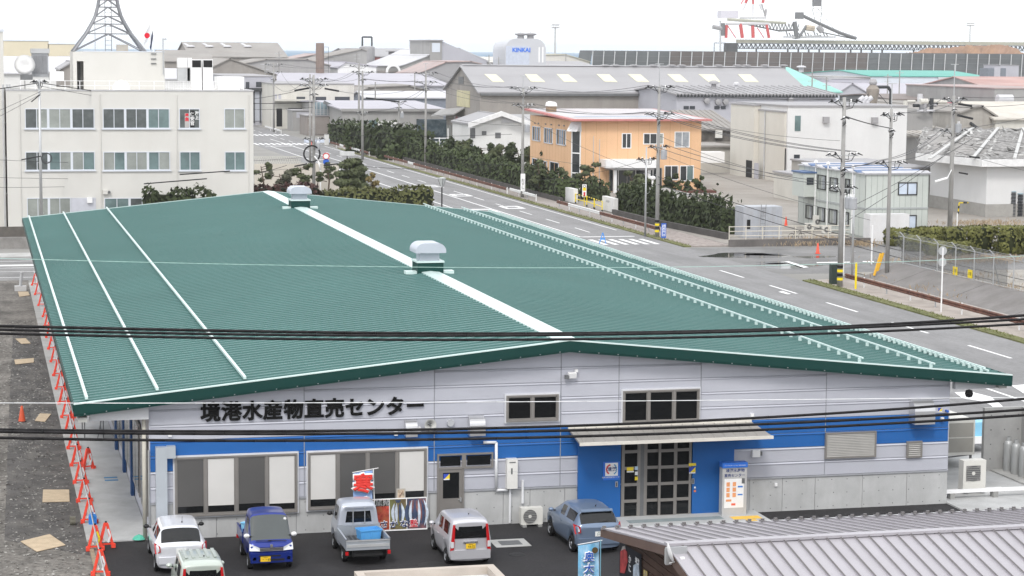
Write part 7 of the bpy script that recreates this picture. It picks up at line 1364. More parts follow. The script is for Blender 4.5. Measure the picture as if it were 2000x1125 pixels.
pole('p6', 'concrete pole by the big bush cluster, nearer of the close pair', (708,312), 138, [(.3,3.2,.1),(1.5,2.4,1.2),(6.5,1.6,.1)], .22, None, False)
pole('p6b', 'concrete pole just behind the pole by the big bush cluster', (701,285), 123, [(.6,3.4,.2),(2.0,2.6,1.2)], .22, None, False)
pole('p8', 'concrete pole with a coiled black cable and transformer behind the market', (613,380,178), 146, [(.6,3.0,.1),(1.3,3.2,.2),(2.4,2.0,1.2),(7.6,2.2,.1)], .22, 8.4, False, trs=1)
pole('p8b', 'thin concrete pole close behind the coiled cable pole', (606,360,215), 145, [(.8,2.2,.2)], .18, None, False)
pole('p9', 'grey steel pole in front of the cream office', (81,440,122), 155, [(.3,1.0,.1)], .15, None, False, metal=True)
pole('p10', 'concrete pole at the far street corner by the shutters', (535,258), 122, [(.5,3.4,.1),(2.0,3.2,.2),(3.5,2.4,1.2)], .22, None, False)
pole('p11', 'concrete pole behind the bushes before the grey warehouse yard', (779,300), 196, [(.3,2.2,.1),(1.3,1.8,1.2)], .2, 2.4, False)
pole('lamp', 'slim galvanised lamp pole beside the yellow banded pole', (1260,462), 287, [(1.2,1.6,.1)], .10, None, False, metal=True)
pole('thin', 'thin pale steel pole beside the green cabinet', (1664,548), 342, [], .10, None, False, metal=True)
P = at(1020,387); q = MB(); z0, z1 = hz(1019,373,P), hz(1019,339,P); q.box(P[0]-.27,P[1]-.24,z0,P[0]+.27,P[1]-.20,z1); ad = tag(q.build('pole_advert', m_white), 'white vertical advertisement plate strapped to the pole by the orange house', 'plate'); txt('お\nす\nし', .42, m_dark, ad, MY(P[0],P[1]-.245,(z0+z1)/2-.2), 'advert_text', ext=.001)
for k, (px, py, pyt, Y, lb) in enumerate(((518,160,121,430,'far thin pole left of the lavender roof'),(545,112,100,520,'far thin pole over the grey roofs'),(610,165,150,460,'short far pole before the long lavender roof'),(653,120,107,600,'far pole at the pale sheds'),(697,118,104,600,'far pole left of the vent stack'),(733,193,160,400,'far pole behind the white roof strip'),(810,165,142,440,'far pole behind the lavender roof end'),(955,128,107,560,'far pole right of the tower shed'),(974,125,111,560,'far pole beside the silo'),(1105,128,106,620,'far pole before the pale shed'),(1586,170,141,330,'thin pole before the turquoise roof'),(1614,174,150,330,'second thin pole before the turquoise roof'),(1733,187,145,420,'far pole before the lilac roofs'),(1756,187,138,420,'far pole with arms before the lilac roofs'))):
    A = aty(px, py, Y); q = MB(); h_ = aty(px, pyt, Y)[2]; t = thing('utility_pole', lb, 'utility pole', (A[0],Y,0), 0, 'far utility poles'); q.tube((A[0],Y,0),(A[0],Y,h_),.2,6,.13); q.build('shaft', m_pole, t); q = MB(); q.bar((A[0]-1.1,Y,h_-.6),(A[0]+1.1,Y,h_-.5),.12,.12); q.bar((A[0]-.9,Y,h_-1.8),(A[0]+.9,Y,h_-1.7),.1,.1); q.build('cross_arm', m_steel, t)
P8 = TOPS['p8'][0]; zc_ = hz(612,300,np.array([P8[0],178,0])); q = MB()
for rr in (.95,1.0,.9): 
    for i in range(24): a, b = 2*PI*i/24, 2*PI*(i+1)/24; q.tube((P8[0]-.3+rr*math.cos(a),177.6-rr*.1,zc_+rr*math.sin(a)),(P8[0]-.3+rr*math.cos(b),177.6-rr*.1,zc_+rr*math.sin(b)),.05,5)
tag(q.build('cable_coil', m_wire), 'coil of black cable hung on the pole behind the market', 'cable coil')
q = MB(); cc_ = aty(91,309,121.5)
for rr in (.42,.46):
    for i in range(20): a, b = 2*PI*i/20, 2*PI*(i+1)/20; q.tube((cc_[0]+rr*math.cos(a),121.5,cc_[2]+rr*math.sin(a)),(cc_[0]+rr*math.cos(b),121.5,cc_[2]+rr*math.sin(b)),.035,5)
tag(q.build('cable_coil', m_wireg), 'grey cable coil hung on the steel pole in front of the office', 'cable coil')
# wires
def wire(label, A, B, sag=.02, r=.024, m=None, grp='wires between the poles', n=12, name='overhead_wire'):
    A, B = np.array(A, float), np.array(B, float); ln = np.linalg.norm(B-A); P = [tuple(A+(B-A)*k/n+np.array([0,0,-4*sag*ln*(k/n)*(1-k/n)])) for k in range(n+1)]
    q = MB(); q.path(P, r, 4); return tag(q.build(name, m or m_wireg), label, 'wire', grp)
def span(k1, r1, k2, r2, what, idx=(0,1,2,3), sag=.012, r=.026, m=None):
    R1, R2 = TOPS[k1][1][r1], TOPS[k2][1][r2]
    nm = {0:'outer near',1:'inner near',2:'inner far',3:'outer far'}
    for i in idx: wire(f'{nm[i]} wire of the {what}', R1[i], R2[i], sag, r, m)
span('p3',0,'p2',0,'top span between the yellow banded poles',(0,3)); span('p3',2,'p2',1,'middle span between the yellow banded poles'); span('p3',4,'p2',3,'lowest span between the yellow banded poles',(0,3))
span('p2',0,'p1',0,'top span over the orange house',(0,3)); span('p2',1,'p1',2,'middle span over the orange house',(0,1,3)); span('p1',0,'p7',0,'top span from the orange house to the pruned pines',(0,1,3)); span('p1',2,'p7',1,'middle span from the orange house to the pruned pines',(0,3))
span('p7',0,'p6',0,'top span over the pruned pines',(0,3)); span('p7',1,'p6',1,'middle span over the pruned pines',(0,2,3)); span('p6b',0,'p10',0,'top span to the far street corner',(0,3)); span('p6',0,'p8',0,'top span from the bushes to the coil pole',(0,1,3)); span('p8',1,'p10',1,'span from the coil pole to the street corner',(0,3))
span('p3',1,'p4',1,'short span between the big pole and the bank pole'); span('p3',3,'p4',2,'lower short span between the big pole and the bank pole',(0,1,3)); span('p4',0,'p5',0,'top span from the bank pole to the topiary pole',(0,3)); span('p4',2,'p5',2,'lower span from the bank pole to the topiary pole',(0,1,3)); span('p11',0,'p7',2,'low span behind the bushes',(0,3)); span('p11',1,'p6',2,'low span to the bush cluster pole',(0,3))
def out(key, row, i, px, py, Y, lb, sag=.01, r=.03, m=None): A = TOPS[key][1][row][i] if row is not None else tuple(TOPS[key][0]); wire(lb, A, tuple(aty(px,py,Y)), sag, r, m)
for i, (py, lb) in enumerate(((185,'upper wire leaving the topiary pole to the right'),(197,'second wire leaving the topiary pole to the right'),(216,'third wire leaving the topiary pole to the right'))): out('p5', min(i,2), 3, 2060, py, 128, lb)
for i, (py, lb) in enumerate(((283,'grey cable from the topiary pole crossing the white warehouse'),(306,'thick cable from the topiary pole crossing the white warehouse'),(345,'low cable from the topiary pole crossing the white warehouse'))): wire(lb, TOPS['p5'][0]+np.array([0,0,-3.6-i*.8]), aty(2060,py,125), .012, .03 if i == 1 else .02)
for i, (p0, p1) in enumerate((((1640,415),(1900,270)),((1640,440),(1850,300)))): wire(['upper','lower'][i]+' drop cable slanting past the prefab office window', aty(*p0,100), aty(*p1,112), .01, .025, m_wire)
wire('low cable sagging from the yellow banded pole to the right edge', aty(1285,345,113), aty(2060,560,66), .012, .03, m_wire); wire('second low cable sagging from the yellow banded pole to the right edge', aty(1285,360,113), aty(2060,574,66), .012, .03, m_wire)
for i, (a, b, lb) in enumerate((((1287,220,114),(1640,275,72),'upper drop wire over the pale yard'),((1287,265,114),(1560,352,80),'middle drop wire over the pale yard'),((1287,300,114),(1700,430,80),'lower drop wire over the pale yard'),((1287,330,114),(1000,297,160),'drop wire to the left of the orange house'),((1285,305,114),(1030,352,166),'low drop wire in front of the orange house'),((1020,225,168),(1290,345,113),'slanting drop wire across the orange front'))): wire(lb, aty(*a), aty(*b), .01, .018, m_wire if i > 3 else None)
# black cable with sleeves between the coil pole and the office pole
A9 = TOPS['p9'][0]; A8 = TOPS['p8'][0]
wire('black telephone cable sagging across the office front from the steel pole', A9+np.array([.1,-.2,-.3]), A8+np.array([0,0,-3.2]), .012, .045, m_wire); wire('thinner cable just below the telephone cable across the office front', A9+np.array([.1,-.2,-.6]), A8+np.array([0,0,-3.8]), .015, .025, m_wire)
wire('cable from the steel pole to the left edge', A9+np.array([0,0,-.3]), aty(-40,178,118), .006, .05, m_wire)
for (a, b, lb) in (((-30,228,118),(80,178,122),'upper twin cable rising from the left edge to the steel pole'),((-30,242,118),(80,183,122),'lower twin cable rising from the left edge to the steel pole'),((-30,311,118),(613,306,178),'cable crossing the office between first and second floor windows'),((-30,346,118),(560,330,172),'thin cable crossing above the ground floor windows'),((-30,366,118),(520,336,170),'pale cable crossing low over the ground floor')): wire(lb, aty(*a), aty(*b), .008, .022)
for (a, b, lb) in (((281,359,124),(404,349,124),'black sleeve on the low cable before the conifer hedge'),((351,341,124),(449,334,124),'black sleeve on the upper low cable at the office'),((42,312,119),(80,305,119),'black sleeve beside the steel pole'),((61,199,119),(78,185,119),'black sleeve on the twin cables at the left')): q = MB(); q.tube(tuple(aty(*a)), tuple(aty(*b)), .055, 6); tag(q.build('cable_sleeve', m_wire), lb, 'cable sleeve', 'black cable sleeves')
for (a, b, lb) in (((575,177,178),(604,172,178),'black insulated joint left of the coil pole top'),((634,173,178),(662,178,178),'black insulated joint right of the coil pole top'),((715,191,262),(780,199,262),'black bundled cable joint between bush poles'),((575,325,160),(600,320,160),'black closure on the cable low beside the coil pole'),((632,323,160),(660,320,160),'black closure right of the coil pole'),((1872,203,116),(1898,207,116),'black cable joint right of the topiary pole'),((1870,225,116),(1900,232,116),'thick black cable bundle on the topiary pole'),((1893,306,116),(1913,308,116),'black closure on the cable before the white warehouse'),((1873,337,116),(1890,340,116),'black closure low beside the topiary pole'),((1090,465,60),(1092,465,60),'')):
    if lb: q = MB(); q.tube(tuple(aty(*a)), tuple(aty(*b)), .11 if 'bundle' in lb or 'joint' in lb else .08, 7); tag(q.build('cable_closure', m_wire), lb, 'cable joint', 'black cable joints')
for (a, b, lb) in (((660,178,178),(831,165,258),'black cable from the coil pole joint toward the pines pole'),((780,199,262),(1020,245,168),'long black cable from the bush poles to the orange house pole'),((604,172,178),(480,195,190),'black cable from the coil pole toward the office corner'),((560,323,160),(450,350,150),'low black cable behind the office corner'),((660,320,160),(870,330,175),'low black cable crossing the round pine'),((870,318,170),(1040,322,166),'thin cable before the long hedge'),((615,262,180),(1000,262,190),'thin pale wire crossing the bushes')): wire(lb, aty(*a), aty(*b), .01, .03, m_wire)
P = aty(1680,405,96); q = MB(); A = aty(1826,355,112); B_ = aty(1850,348,112); q.tube(tuple(A),tuple(B_),.12,8); q.tube(tuple(B_),(TOPS['p5'][0][0],TOPS['p5'][0][1],B_[2]+.5),.04,6); tag(q.build('street_light_head', m_white), 'white tube street light on an arm beside the topiary pole', 'lamp head')
# ================================================================== warehouses and port behind
m_rl = mat('pale grey sheet roof', (.33,.325,.335), .6, .0, var=.06, sc=.08, dirt=(.27,.265,.27), da=.5, dsc=(.03,.3,.3)); m_rw = mat('white sheet roof', (.54,.54,.56), .6, .0, var=.04, sc=.1)
m_rt = mat('turquoise sheet roof', (.26,.52,.46), .6, .0, var=.08, sc=.15); m_rg = mat('green sheet roof far', (.08,.35,.29), .5, var=.08, sc=.1); m_rr = mat('faded red roof', (.40,.25,.225), .7, var=.15, sc=.1, dirt=(.5,.42,.4), da=.7, dsc=(.06,.3,.3)); m_rd = mat('taupe old roof', (.29,.275,.26), .8, var=.12, sc=.12, dirt=(.28,.25,.22), da=.6, dsc=(.1,.1,.1)); m_rlil = mat('lilac sheet roof', (.41,.40,.44), .6, .0, var=.05, sc=.1); m_rpk = mat('pinkish old roof', (.36,.30,.29), .7, var=.1, sc=.1, dirt=(.5,.33,.3), da=.5, dsc=(.05,.2,.2))
m_wg = mat('grey sheet wall', (.33,.325,.32), .7, var=.07, sc=.2, dirt=(.22,.215,.21), da=.5, dsc=(.5,.5,.08)); m_wtaupe = mat('taupe sheet wall', (.30,.28,.26), .75, var=.1, sc=.2, dirt=(.2,.18,.17), da=.5, dsc=(.5,.5,.1)); m_wlil = mat('lilac grey wall', (.42,.42,.46), .6, var=.05, sc=.2); m_wpale = mat('pale blue wall', (.60,.64,.70), .6, var=.04, sc=.2); m_crm2 = mat('off white old wall', (.58,.565,.52), .8, var=.06, sc=.3, dirt=(.42,.4,.36), da=.5, dsc=(.4,.4,.06)); m_sky = mat('cream rooflight', (.62,.60,.47), .5, var=.06, sc=.5); m_rdk = mat('dark steel', (.06,.063,.068), .6, .2, var=.1)
def shedx(name, label, Y, x0, x1, pe, pr, dp, rm, wm, pb=None, over=.5, ribs=0, xref=None, cat='warehouse', X0=None, X1=None, grp='port warehouses', asym=.5):
    xm = xref or (x0+x1)/2; a, b = (aty(x0,pe,Y)[0] if X0 is None else X0), (aty(x1,pe,Y)[0] if X1 is None else X1); ze = aty(xm,pe,Y)[2]; yr = Y+dp*asym; zr_ = aty(xm,pr,yr)[2]; t = thing(name, label, cat, ((a+b)/2,Y+dp/2,0), 0, grp)
    zb_ = ze-(zr_-ze)*0 ; w_ = MB(); w_.prism([(a,Y,0),(a,Y,ze),(a,yr,zr_),(a,Y+dp,ze),(a,Y+dp,0)], (b-a,0,0)); wl_ = w_.build('wall', wm, t)
    r_ = MB(); s = (zr_-ze)/(yr-Y); r_.prism([(a-over,Y-over,ze-over*s+.05),(a-over,yr,zr_+.05),(a-over,yr,zr_+.3),(a-over,Y-over,ze-over*s+.3)], (b-a+2*over,0,0)); r_.prism([(a-over,Y+dp+over,ze-over*s+.05),(a-over,Y+dp+over,ze-over*s+.3),(a-over,yr,zr_+.3),(a-over,yr,zr_+.05)], (b-a+2*over,0,0)); ro = r_.build('roof', rm, t)
    if ribs:
        k = MB(); n = int((b-a)/ribs)
        for i in range(n+1): x = a+(b-a)*i/n; k.prism([(x-.06*ribs,Y-over,ze-over*s+.3),(x+.06*ribs,Y-over,ze-over*s+.3),(x+.06*ribs,yr,zr_+.3),(x-.06*ribs,yr,zr_+.3)], (0,0,.12*min(ribs,1)))
        k.build('roof_rib', rm, ro, kind='stuff')
    return t, wl_, ro, dict(a=a,b=b,ze=ze,zr=zr_,yr=yr,Y=Y,s=s,over=over)
def onslope(g, px, py):
    n = np.array([0,-g['s'],1.0]); P0 = np.array([0,g['Y'],g['ze']+.31]); d = ray(px,py); return CAM+d*(np.dot(P0-CAM,n)/np.dot(d,n))
def prof(name, label, Y, outl, dp, wm, rms, cat='warehouse', grp='port warehouses', base=True):
    P = [aty(x,y,Y) for x, y in outl]; t = thing(name, label, cat, (sum(p[0] for p in P)/len(P), Y+dp/2, 0), 0, grp); pts = [(p[0],Y,max(p[2],0)) for p in P]
    if base: pts = [(pts[0][0],Y,0)]+pts+[(pts[-1][0],Y,0)]
    q = MB(); q.prism(pts, (0,dp,0)); wl_ = q.build('wall', wm, t)
    for i in range(len(pts)-1):
        a, b = pts[i], pts[i+1]
        if abs(b[0]-a[0]) > 1.0 and (a[2] > 1 or b[2] > 1): q = MB(); q.prism([(a[0]-.2,Y-.4,a[2]+.03),(b[0]+.2,Y-.4,b[2]+.03),(b[0]+.2,Y-.4,b[2]+.3),(a[0]-.2,Y-.4,a[2]+.3)], (0,dp+.8,0)); q.build('roof', rms, t)
    return t, wl_
def box(name, label, Y, x0, y0, x1, y1, dp, m, cat='building', base=True, grp='port warehouses', rm=None):
    X0, Z0, X1, Z1 = rect(Y, x0, y0, x1, y1); t = thing(name, label, cat, ((X0+X1)/2, Y+dp/2, 0), 0, grp); q = MB(); q.box(X0,Y,0 if base else Z0,X1,Y+dp,Z1); wl_ = q.build('wall', m, t); q = MB(); q.box(X0-.15,Y-.15,Z1,X1+.15,Y+dp+.15,Z1+.2); q.build('roof', rm or m_rl, t); return t, wl_
def face(par, Y, x0, y0, x1, y1, m, name='window', d=.05): X0,Z0,X1,Z1 = rect(Y,x0,y0,x1,y1); q = MB(); q.box(X0,Y-d,max(Z0,0),X1,Y-.004,Z1); return q.build(name, m, par)
m_dw = mat('far dark window', (.04,.045,.055), .2, var=.2, sc=.3, spec=.7)
def rvent(par, px, py0, py1, Y, w_, m=None):
    P = aty(px, py1, Y); h_ = aty(px, py0, Y)[2]-P[2]; q = MB(); q.lathe([(w_*.5,-.6),(w_*.5,h_*.45),(w_,h_*.5),(w_*.9,h_*.8),(w_*.4,h_),(0,h_)], (P[0],Y,P[2]), n=10); return q.build('roof_vent', m or m_rl, par)
# the long grey shed with rooflights
Pf = atx(937,250,80.0); YF = Pf[1]; DP = 322-YF
t, wl_, ro, g = shedx('long_warehouse', 'long grey warehouse with a row of cream rooflights and a taupe gable end', YF, 937, 1578, 181, 131, DP, m_rl, m_wtaupe, xref=940, X0=80.0)
for xs in ((946,969,985,962),(1025,1048,1065,1037),(1087,1110,1128,1101),(1165,1190,1206,1181),(1226,1251,1268,1244),(1303,1328,1345,1320),(1364,1395,1407,1383),(1441,1466,1482,1455)):
    pts = [onslope(g,xs[0],145.5),onslope(g,xs[1],146),onslope(g,xs[2],160.5),onslope(g,xs[3],160)]; q = MB(); q.prism([tuple(p) for p in pts], (0,0,.08)); q.build('rooflight', m_sky, ro)
for px in (1181,1201,1238,1275,1311,1331,1367,1403,1440,1458,1494,1530): rvent(ro, px, 126, 130, g['yr'], .9)
q = MB(); q.box(g['a'],g['yr']-.5,g['zr']+.3,g['b'],g['yr']+.5,g['zr']+.45); q.build('ridge_cap', m_rw, ro); q = MB(); q.box(g['a'],YF-.6,g['ze']-.5,g['b'],YF-.45,g['ze']-.1); q.build('gutter', m_dgrey, t)
q = MB(); q.box(g['a']-.04,0,0,g['a']-.001,0,0) if False else None
for r_ in ((893,166,917,207),): A = atx(893,207,80.0); B_ = atx(918,178,80.0); q = MB(); q.box(79.9,min(A[1],B_[1]),A[2],79.99,max(A[1],B_[1]),B_[2]); q.build('gable_rooflight', mat('yellowed rooflight', (.52,.48,.30), .5, var=.15, sc=.4), wl_)
A = atx(897,163,80.0); B_ = atx(905,150,80.0)
for i in range(5): yy = A[1]+(B_[1]-A[1])*i/4; q = MB(); q.box(79.9,yy-.35,A[2],79.99,yy+.35,B_[2]); q.build('gable_louvre', m_dgrey, wl_)
A = atx(866,222,79.0); q = MB(); P0, P1 = atx(862,222,80), atx(908,218,80); q.prism([(78.0,P1[1],P1[2]-.6),(80,P1[1],P1[2]+.6),(80,P0[1],P0[2]+.6),(78,P0[1],P0[2]-.6)], (0,0,.25)); q.build('lean_to_roof', m_wg, t)
A, B_ = atx(888,262,80), atx(901,228,80); q = MB(); q.box(79.85,min(A[1],B_[1]),A[2],79.95,max(A[1],B_[1]),B_[2]); sd_ = q.build('loading_door', mat('pale door', (.52,.51,.54), .5), wl_); q = MB(); c_ = (A+B_)/2
q.lathe([(1.3,-.12),(1.7,-.12)], (79.85,c_[1],c_[2]), 'X', 20); q.lathe([(0,-.12),(.7,-.12)], (79.85,c_[1],c_[2]), 'X', 16); q.build('door_emblem', mat('emblem pink', (.50,.2,.22), .5), sd_)
for px in (872,878,884): A, B_ = atx(px,268,80), atx(px+4,244,80); q = MB(); q.box(79.9,min(A[1],B_[1]),A[2],79.99,max(A[1],B_[1]),B_[2]); q.build('window', m_gl1, wl_)
# white gabled shed before it
t, wl_ = prof('white_shed', 'white gabled shed between the pruned pines and the orange house', 232, [(924,246),(979,226),(1050,250)], 14, m_whitewall, m_rl, 'shed'); 
for r_ in ((941,256,950,264),(967,259,978,270),(918,250,928,270)): face(wl_, 232, *r_, m_dgrey)
q = MB(); P0, P1, P2 = aty(914,240,231), aty(979,217,231), aty(1060,246,231); q.prism([tuple(P0),tuple(P1),tuple(P2),(P2[0],231,P2[2]-.7),(P1[0],231,P1[2]-.7),(P0[0],231,P0[2]-.7)], (0,-.5,0)); q.build('bargeboard', mat('white bargeboard', (.72,.72,.72), .5), t); q = MB(); face(wl_, 232, 980, 223, 1035, 240, m_rw, 'siding', .1)
# low grey wall and rail in front of the yard
q = MB(); X0, X1 = aty(790,270,270)[0], aty(875,270,270)[0]; t = thing('pipe_railing', 'white pipe railing before the grey warehouse yard', 'railing', ((X0+X1)/2,270,0))
for z in (.6,1.3,2.0,2.6): q = MB(); q.tube((X0,270,z),(X1,270,z),.07,5); q.build('rail', m_white, t)
for X in np.linspace(X0, X1, 6): q = MB(); q.tube((X,270,0),(X,270,4.2 if abs(X-X1) < 1 or X == X0 else 2.7),.08,5); q.build('post', m_white, t)
P = aty(800,270,272); q = MB(); q.lathe([(2.2,0),(1.6,.9),(.8,1.5),(0,1.7)], (P[0],272,.3), n=9); tag(q.build('blue_tarp', mat('tarp blue', (.05,.28,.7), .6, var=.15)), 'blue tarpaulin heap behind the bushes', 'tarpaulin')
X0,Z0,X1,Z1 = rect(300,822,264,872,234); q = MB(); q.box(X0,300,0,X1,304,Z1); tag(q.build('netted_stack', mat('dark blue netting', (.035,.05,.06), .9, var=.5, sc=.8, dirt=(.2,.23,.25), da=.5, dsc=(1,1,1))), 'dark netted stack behind the white railing', 'stack')
# grey sheds left of it
t, wl_, ro, g = shedx('grey_shed', 'grey low warehouse with pale roof behind the dark bushes', 330, 668, 866, 215, 199, 60, m_rlil, m_wg, ribs=0)
for r_ in ((703,235,716,249),(721,235,736,249)): face(wl_, 330, *r_, m_gl2)
face(wl_, 330, 738, 237, 775, 258, m_whitewall, 'lean_to', .6); face(wl_, 330, 756, 245, 771, 260, m_wlil, 'door', .7)
k = MB(); a_ = g['a']
for i in range(60): x = g['a']+(g['b']-g['a'])*i/59; k.box(x-.25,g['Y']-.55,g['ze']-.25,x+.05,g['Y']-.5,g['ze']+.25)
k.build('eave_corrugation', m_wg, ro, kind='stuff')
t, wl_ = box('glazed_lean_to', 'pipe framed glazed lean to with a brown plinth beside the coil pole', 345, 600, 227, 668, 260, 10, mat('plinth brown grey', (.26,.235,.22), .85, var=.15, sc=.3)); fr_ = MB(); P0, P1, P2 = aty(612,226,345), aty(632,200,345), aty(668,220,345)
for i in range(9): x = P0[0]+(P2[0]-P0[0])*i/8; fr_.tube((x,345.2,P0[2]),(x,345.2,P1[2]+(P2[2]-P1[2])*max(0,(i-3)/5)),.1,4)
for k_ in range(4): z = P0[2]+(P2[2]-P0[2]+.5)*k_/3; fr_.tube((P0[0],345.2,z),(P2[0],345.2,z),.09,4)
fr_.build('pipe_frame', m_steel, t, kind='stuff'); q = MB(); q.quad((P0[0],346,P0[2]),(P2[0],346,P0[2]),(P2[0],346,P2[2]),(P1[0],346,P1[2]),(P0[0],346,P1[2])); q.build('glazing', mat('hazy glass', (.25,.32,.36), .2, var=.3, sc=.5), t)
q = MB(); A, B_ = aty(632,199,344.5), aty(670,217,344.5); q.bar(tuple(A),tuple(B_),.5,.6); q.build('verge', m_dgrey, t)
t, wl_ = box('grey_annex', 'dark grey block wall annex before the cream two storey shed', 368, 572, 217, 612, 262, 8, m_wg); face(wl_, 368, 579, 219, 606, 230, m_wlil, 'panel')
t, wl_ = box('cream_warehouse', 'cream two storey warehouse with dark openings at the far corner', 382, 535, 165, 691, 250, 30, m_crm2)
for r_ in ((579,189,596,200),(616,189,637,200),(654,189,683,199)): face(wl_, 382, *r_, m_dw)
for r_ in ((540,212,551,247),(563,211,600,258)): face(wl_, 382, *r_, m_dark, 'opening')
for r_ in ((537,184,541,194),(544,184,549,194)): face(wl_, 382, *r_, m_wlil)
q = MB(); X0,Z0,X1,Z1 = rect(380,535,198,600,194); q.box(X0,380.5,Z0,X1,382,Z1); q.build('ledge', m_crm2, t)
t, wl_ = box('shutter_warehouse', 'grey blue warehouse with tall shutters beside the office', 402, 440, 150, 536, 245, 40, m_wlil); 
for r_ in ((497,180,507,236),(509,179,521,237),(523,178,534,238)): face(wl_, 402, *r_, mat('shutter blue grey', (.44,.46,.51), .5, var=.04), 'shutter', .15)
for px in (496,508,522,535): face(wl_, 402, px-.9, 178, px+.9, 240, m_rdk, 'jamb', .3)
face(wl_, 402, 440, 172, 536, 178, m_rdk, 'lintel', .8); face(wl_, 402, 500, 160, 513, 170, m_dw); face(wl_, 402, 480, 160, 487, 173, m_dw)
t, wl_, ro, g = shedx('lavender_warehouse', 'long low warehouse with a wide lavender roof in the middle distance', 470, 540, 878, 168, 145, 70, m_rlil, m_wlil)
t, wl_, ro, g = shedx('white_roof_shed', 'shed with a bright white roof strip behind the bush poles', 420, 712, 880, 192, 180, 16, m_rw, mat('slate blue wall', (.20,.22,.26), .6, var=.1))
prof('taupe_gable_shed', 'low taupe gabled shed behind the white roof strip', 445, [(690,185),(720,172),(800,168),(850,182)], 20, m_wtaupe, m_rd)
prof('small_white_gable', 'small white gabled building among the far grey roofs', 520, [(660,134),(675,122),(735,131)], 40, m_whitewall, m_rlil)
t, wl_ = prof('tower_shed', 'modern shed with white roof slope and a boxy tower on its ridge', 570, [(727,129),(783,130),(835,110),(858,98),(897,95),(952,120),(965,132)], 60, m_wg, m_rw)
X0,Z0,X1,Z1 = rect(572,836,100,859,80); q = MB(); q.box(X0,569,Z0-3,X1,600,Z1); tb_ = q.build('tower', m_wg, t); q = MB(); q.box(X0-.4,568.6,Z1,X1+.4,600,Z1+.4); q.build('tower_cap', m_rl, tb_); q = MB(); q.box(X0+.6,568.9,Z0-.3,X1-.6,568.99,Z1-.6); q.build('tower_grille', m_wpale, tb_); q = MB(); P0, P1 = aty(859,80,570), aty(950,119,570); q.prism([(X1,569.5,Z1),(P1[0],569.5,P1[2]),(P1[0],569.5,P1[2]-6),(X1,569.5,Z0-3)], (0,50,0)); q.build('side_wing', m_wlil, t)
face(wl_, 570, 738, 138, 780, 144, m_wtaupe, 'panel'); P = aty(768,140,568); q = MB(); q.lathe([(1.6,-.3),(2.3,-.3),(2.3,.3)], (P[0],568,P[2]), 'Y', 16); q.build('round_duct', m_white, t)
prof('pale_slope_shed', 'wide pale sloping roof before the tower shed', 520, [(805,150),(870,122),(920,121),(940,126)], 30, m_rl, m_rpk)
t, wl_, ro, g = shedx('brick_red_shed', 'pale roofed shed with a faded red wall panel in the distance', 640, 692, 835, 112, 96, 60, m_rl, m_wlil, xref=760); face(wl_, 640, 694, 110, 742, 119, mat('far red panel', (.38,.15,.14), .6, var=.1), 'red_panel', .3); rvent(ro, 765, 98, 103, 640, 2.2); rvent(ro, 808, 100, 104, 640, 1.6)
P = aty(717,110,636); t = thing('vent_stack', 'pale vent stack standing over the red panel shed', 'stack', (P[0],636,0)); q = MB(); z1 = aty(717,90,636)[2]; q.lathe([(2.6,0),(2.6,z1-.4),(2.0,z1),(0,z1)], (P[0],636,0), n=12); q.build('body', m_rl, t); q = MB(); q.path([(P[0]-1.6,636,z1),(P[0]-1.6,636,z1+3.0),(P[0]+1.6,636,z1+3.0),(P[0]+1.6,636,z1)], .3, 5); q.build('hoist_frame', m_rdk, t)
prof('dark_gable', 'dark edged gable behind the brown chimney', 600, [(607,124),(640,112),(706,97),(716,100)], 30, m_wg, m_rd)
P = aty(625,143,505); t = thing('chimney', 'tall brown steel chimney with a caged ladder', 'chimney', (P[0],505,0)); z1 = aty(625,84,505)[2]; q = MB(); q.tube((P[0],505,0),(P[0],505,z1),1.25,12,1.1); q.build('stack', mat('chimney brown', (.20,.155,.135), .7, var=.15, sc=.3), t); q = MB()
for z in np.arange(3, z1, 1.6): q.tube((P[0]+1.2,505,z),(P[0]+2.3,505,z),.06,4)
q.tube((P[0]+2.3,505,2),(P[0]+2.3,505,z1-1),.06,4); q.build('ladder', m_rdk, t)
# sheds at far left
t, wl_, ro, g = shedx('big_grey_shed', 'big grey roofed warehouse behind the office with white roof cowls', 610, 372, 560, 112, 84.5, 50, m_rd, m_wtaupe, xref=460)
for a, b in ((368,372),(405,409),(440,444),(480,484)):
    P0, P1 = onslope(g,a-8,85.5), onslope(g,b,92); q = MB(); q.bar(tuple(P0),tuple(P1),1.0,.4); q.build('roof_flashing', m_rw, ro); rvent(ro, b, 88, 95, P1[1], 1.4, m_rw)
t, wl_, ro, g = shedx('grey_shed', 'left grey roofed warehouse just right of the office penthouse', 540, 322, 420, 121, 100, 50, m_rd, m_wtaupe, xref=370)
prof('gable_warehouse', 'wide grey gabled warehouse behind the rooftop condensers', 470, [(400,140),(449,115),(540,148)], 40, m_wtaupe, m_rd)
prof('pale_low_shed', 'pale low roofed shed left of the chimney', 520, [(470,127),(520,117),(600,117),(645,129)], 30, m_wg, m_rd)
prof('pale_shed', 'pale pinkish roof far left of the chimney', 700, [(560,118),(620,106),(700,108)], 30, m_wg, m_rpk)
shedx('white_roof_shed', 'white roofed shed left of the office penthouse', 330, -40, 175, 145, 113, 60, m_rw, m_whitewall, xref=70); shedx('white_roof_shed', 'white roofed shed between the penthouse and the condensers', 420, 322, 372, 155, 136, 20, m_rw, m_whitewall)
t, wl_ = prof('grey_gable_left', 'small taupe gable left of the penthouse', 300, [(118,138),(140,122),(175,140)], 20, m_wtaupe, m_rl)
for x0, y0, x1, y1, lb in ((8,81,95,112,'pale yellow storage block at the far left'),(94,87,146,116,'second pale yellow storage block right of the first')): box('storage_block', lb, 860, x0, y0, x1, y1, 40, mat('pale yellow block', (.62,.56,.42), .8, var=.05, sc=.05), grp='pale yellow storage blocks')
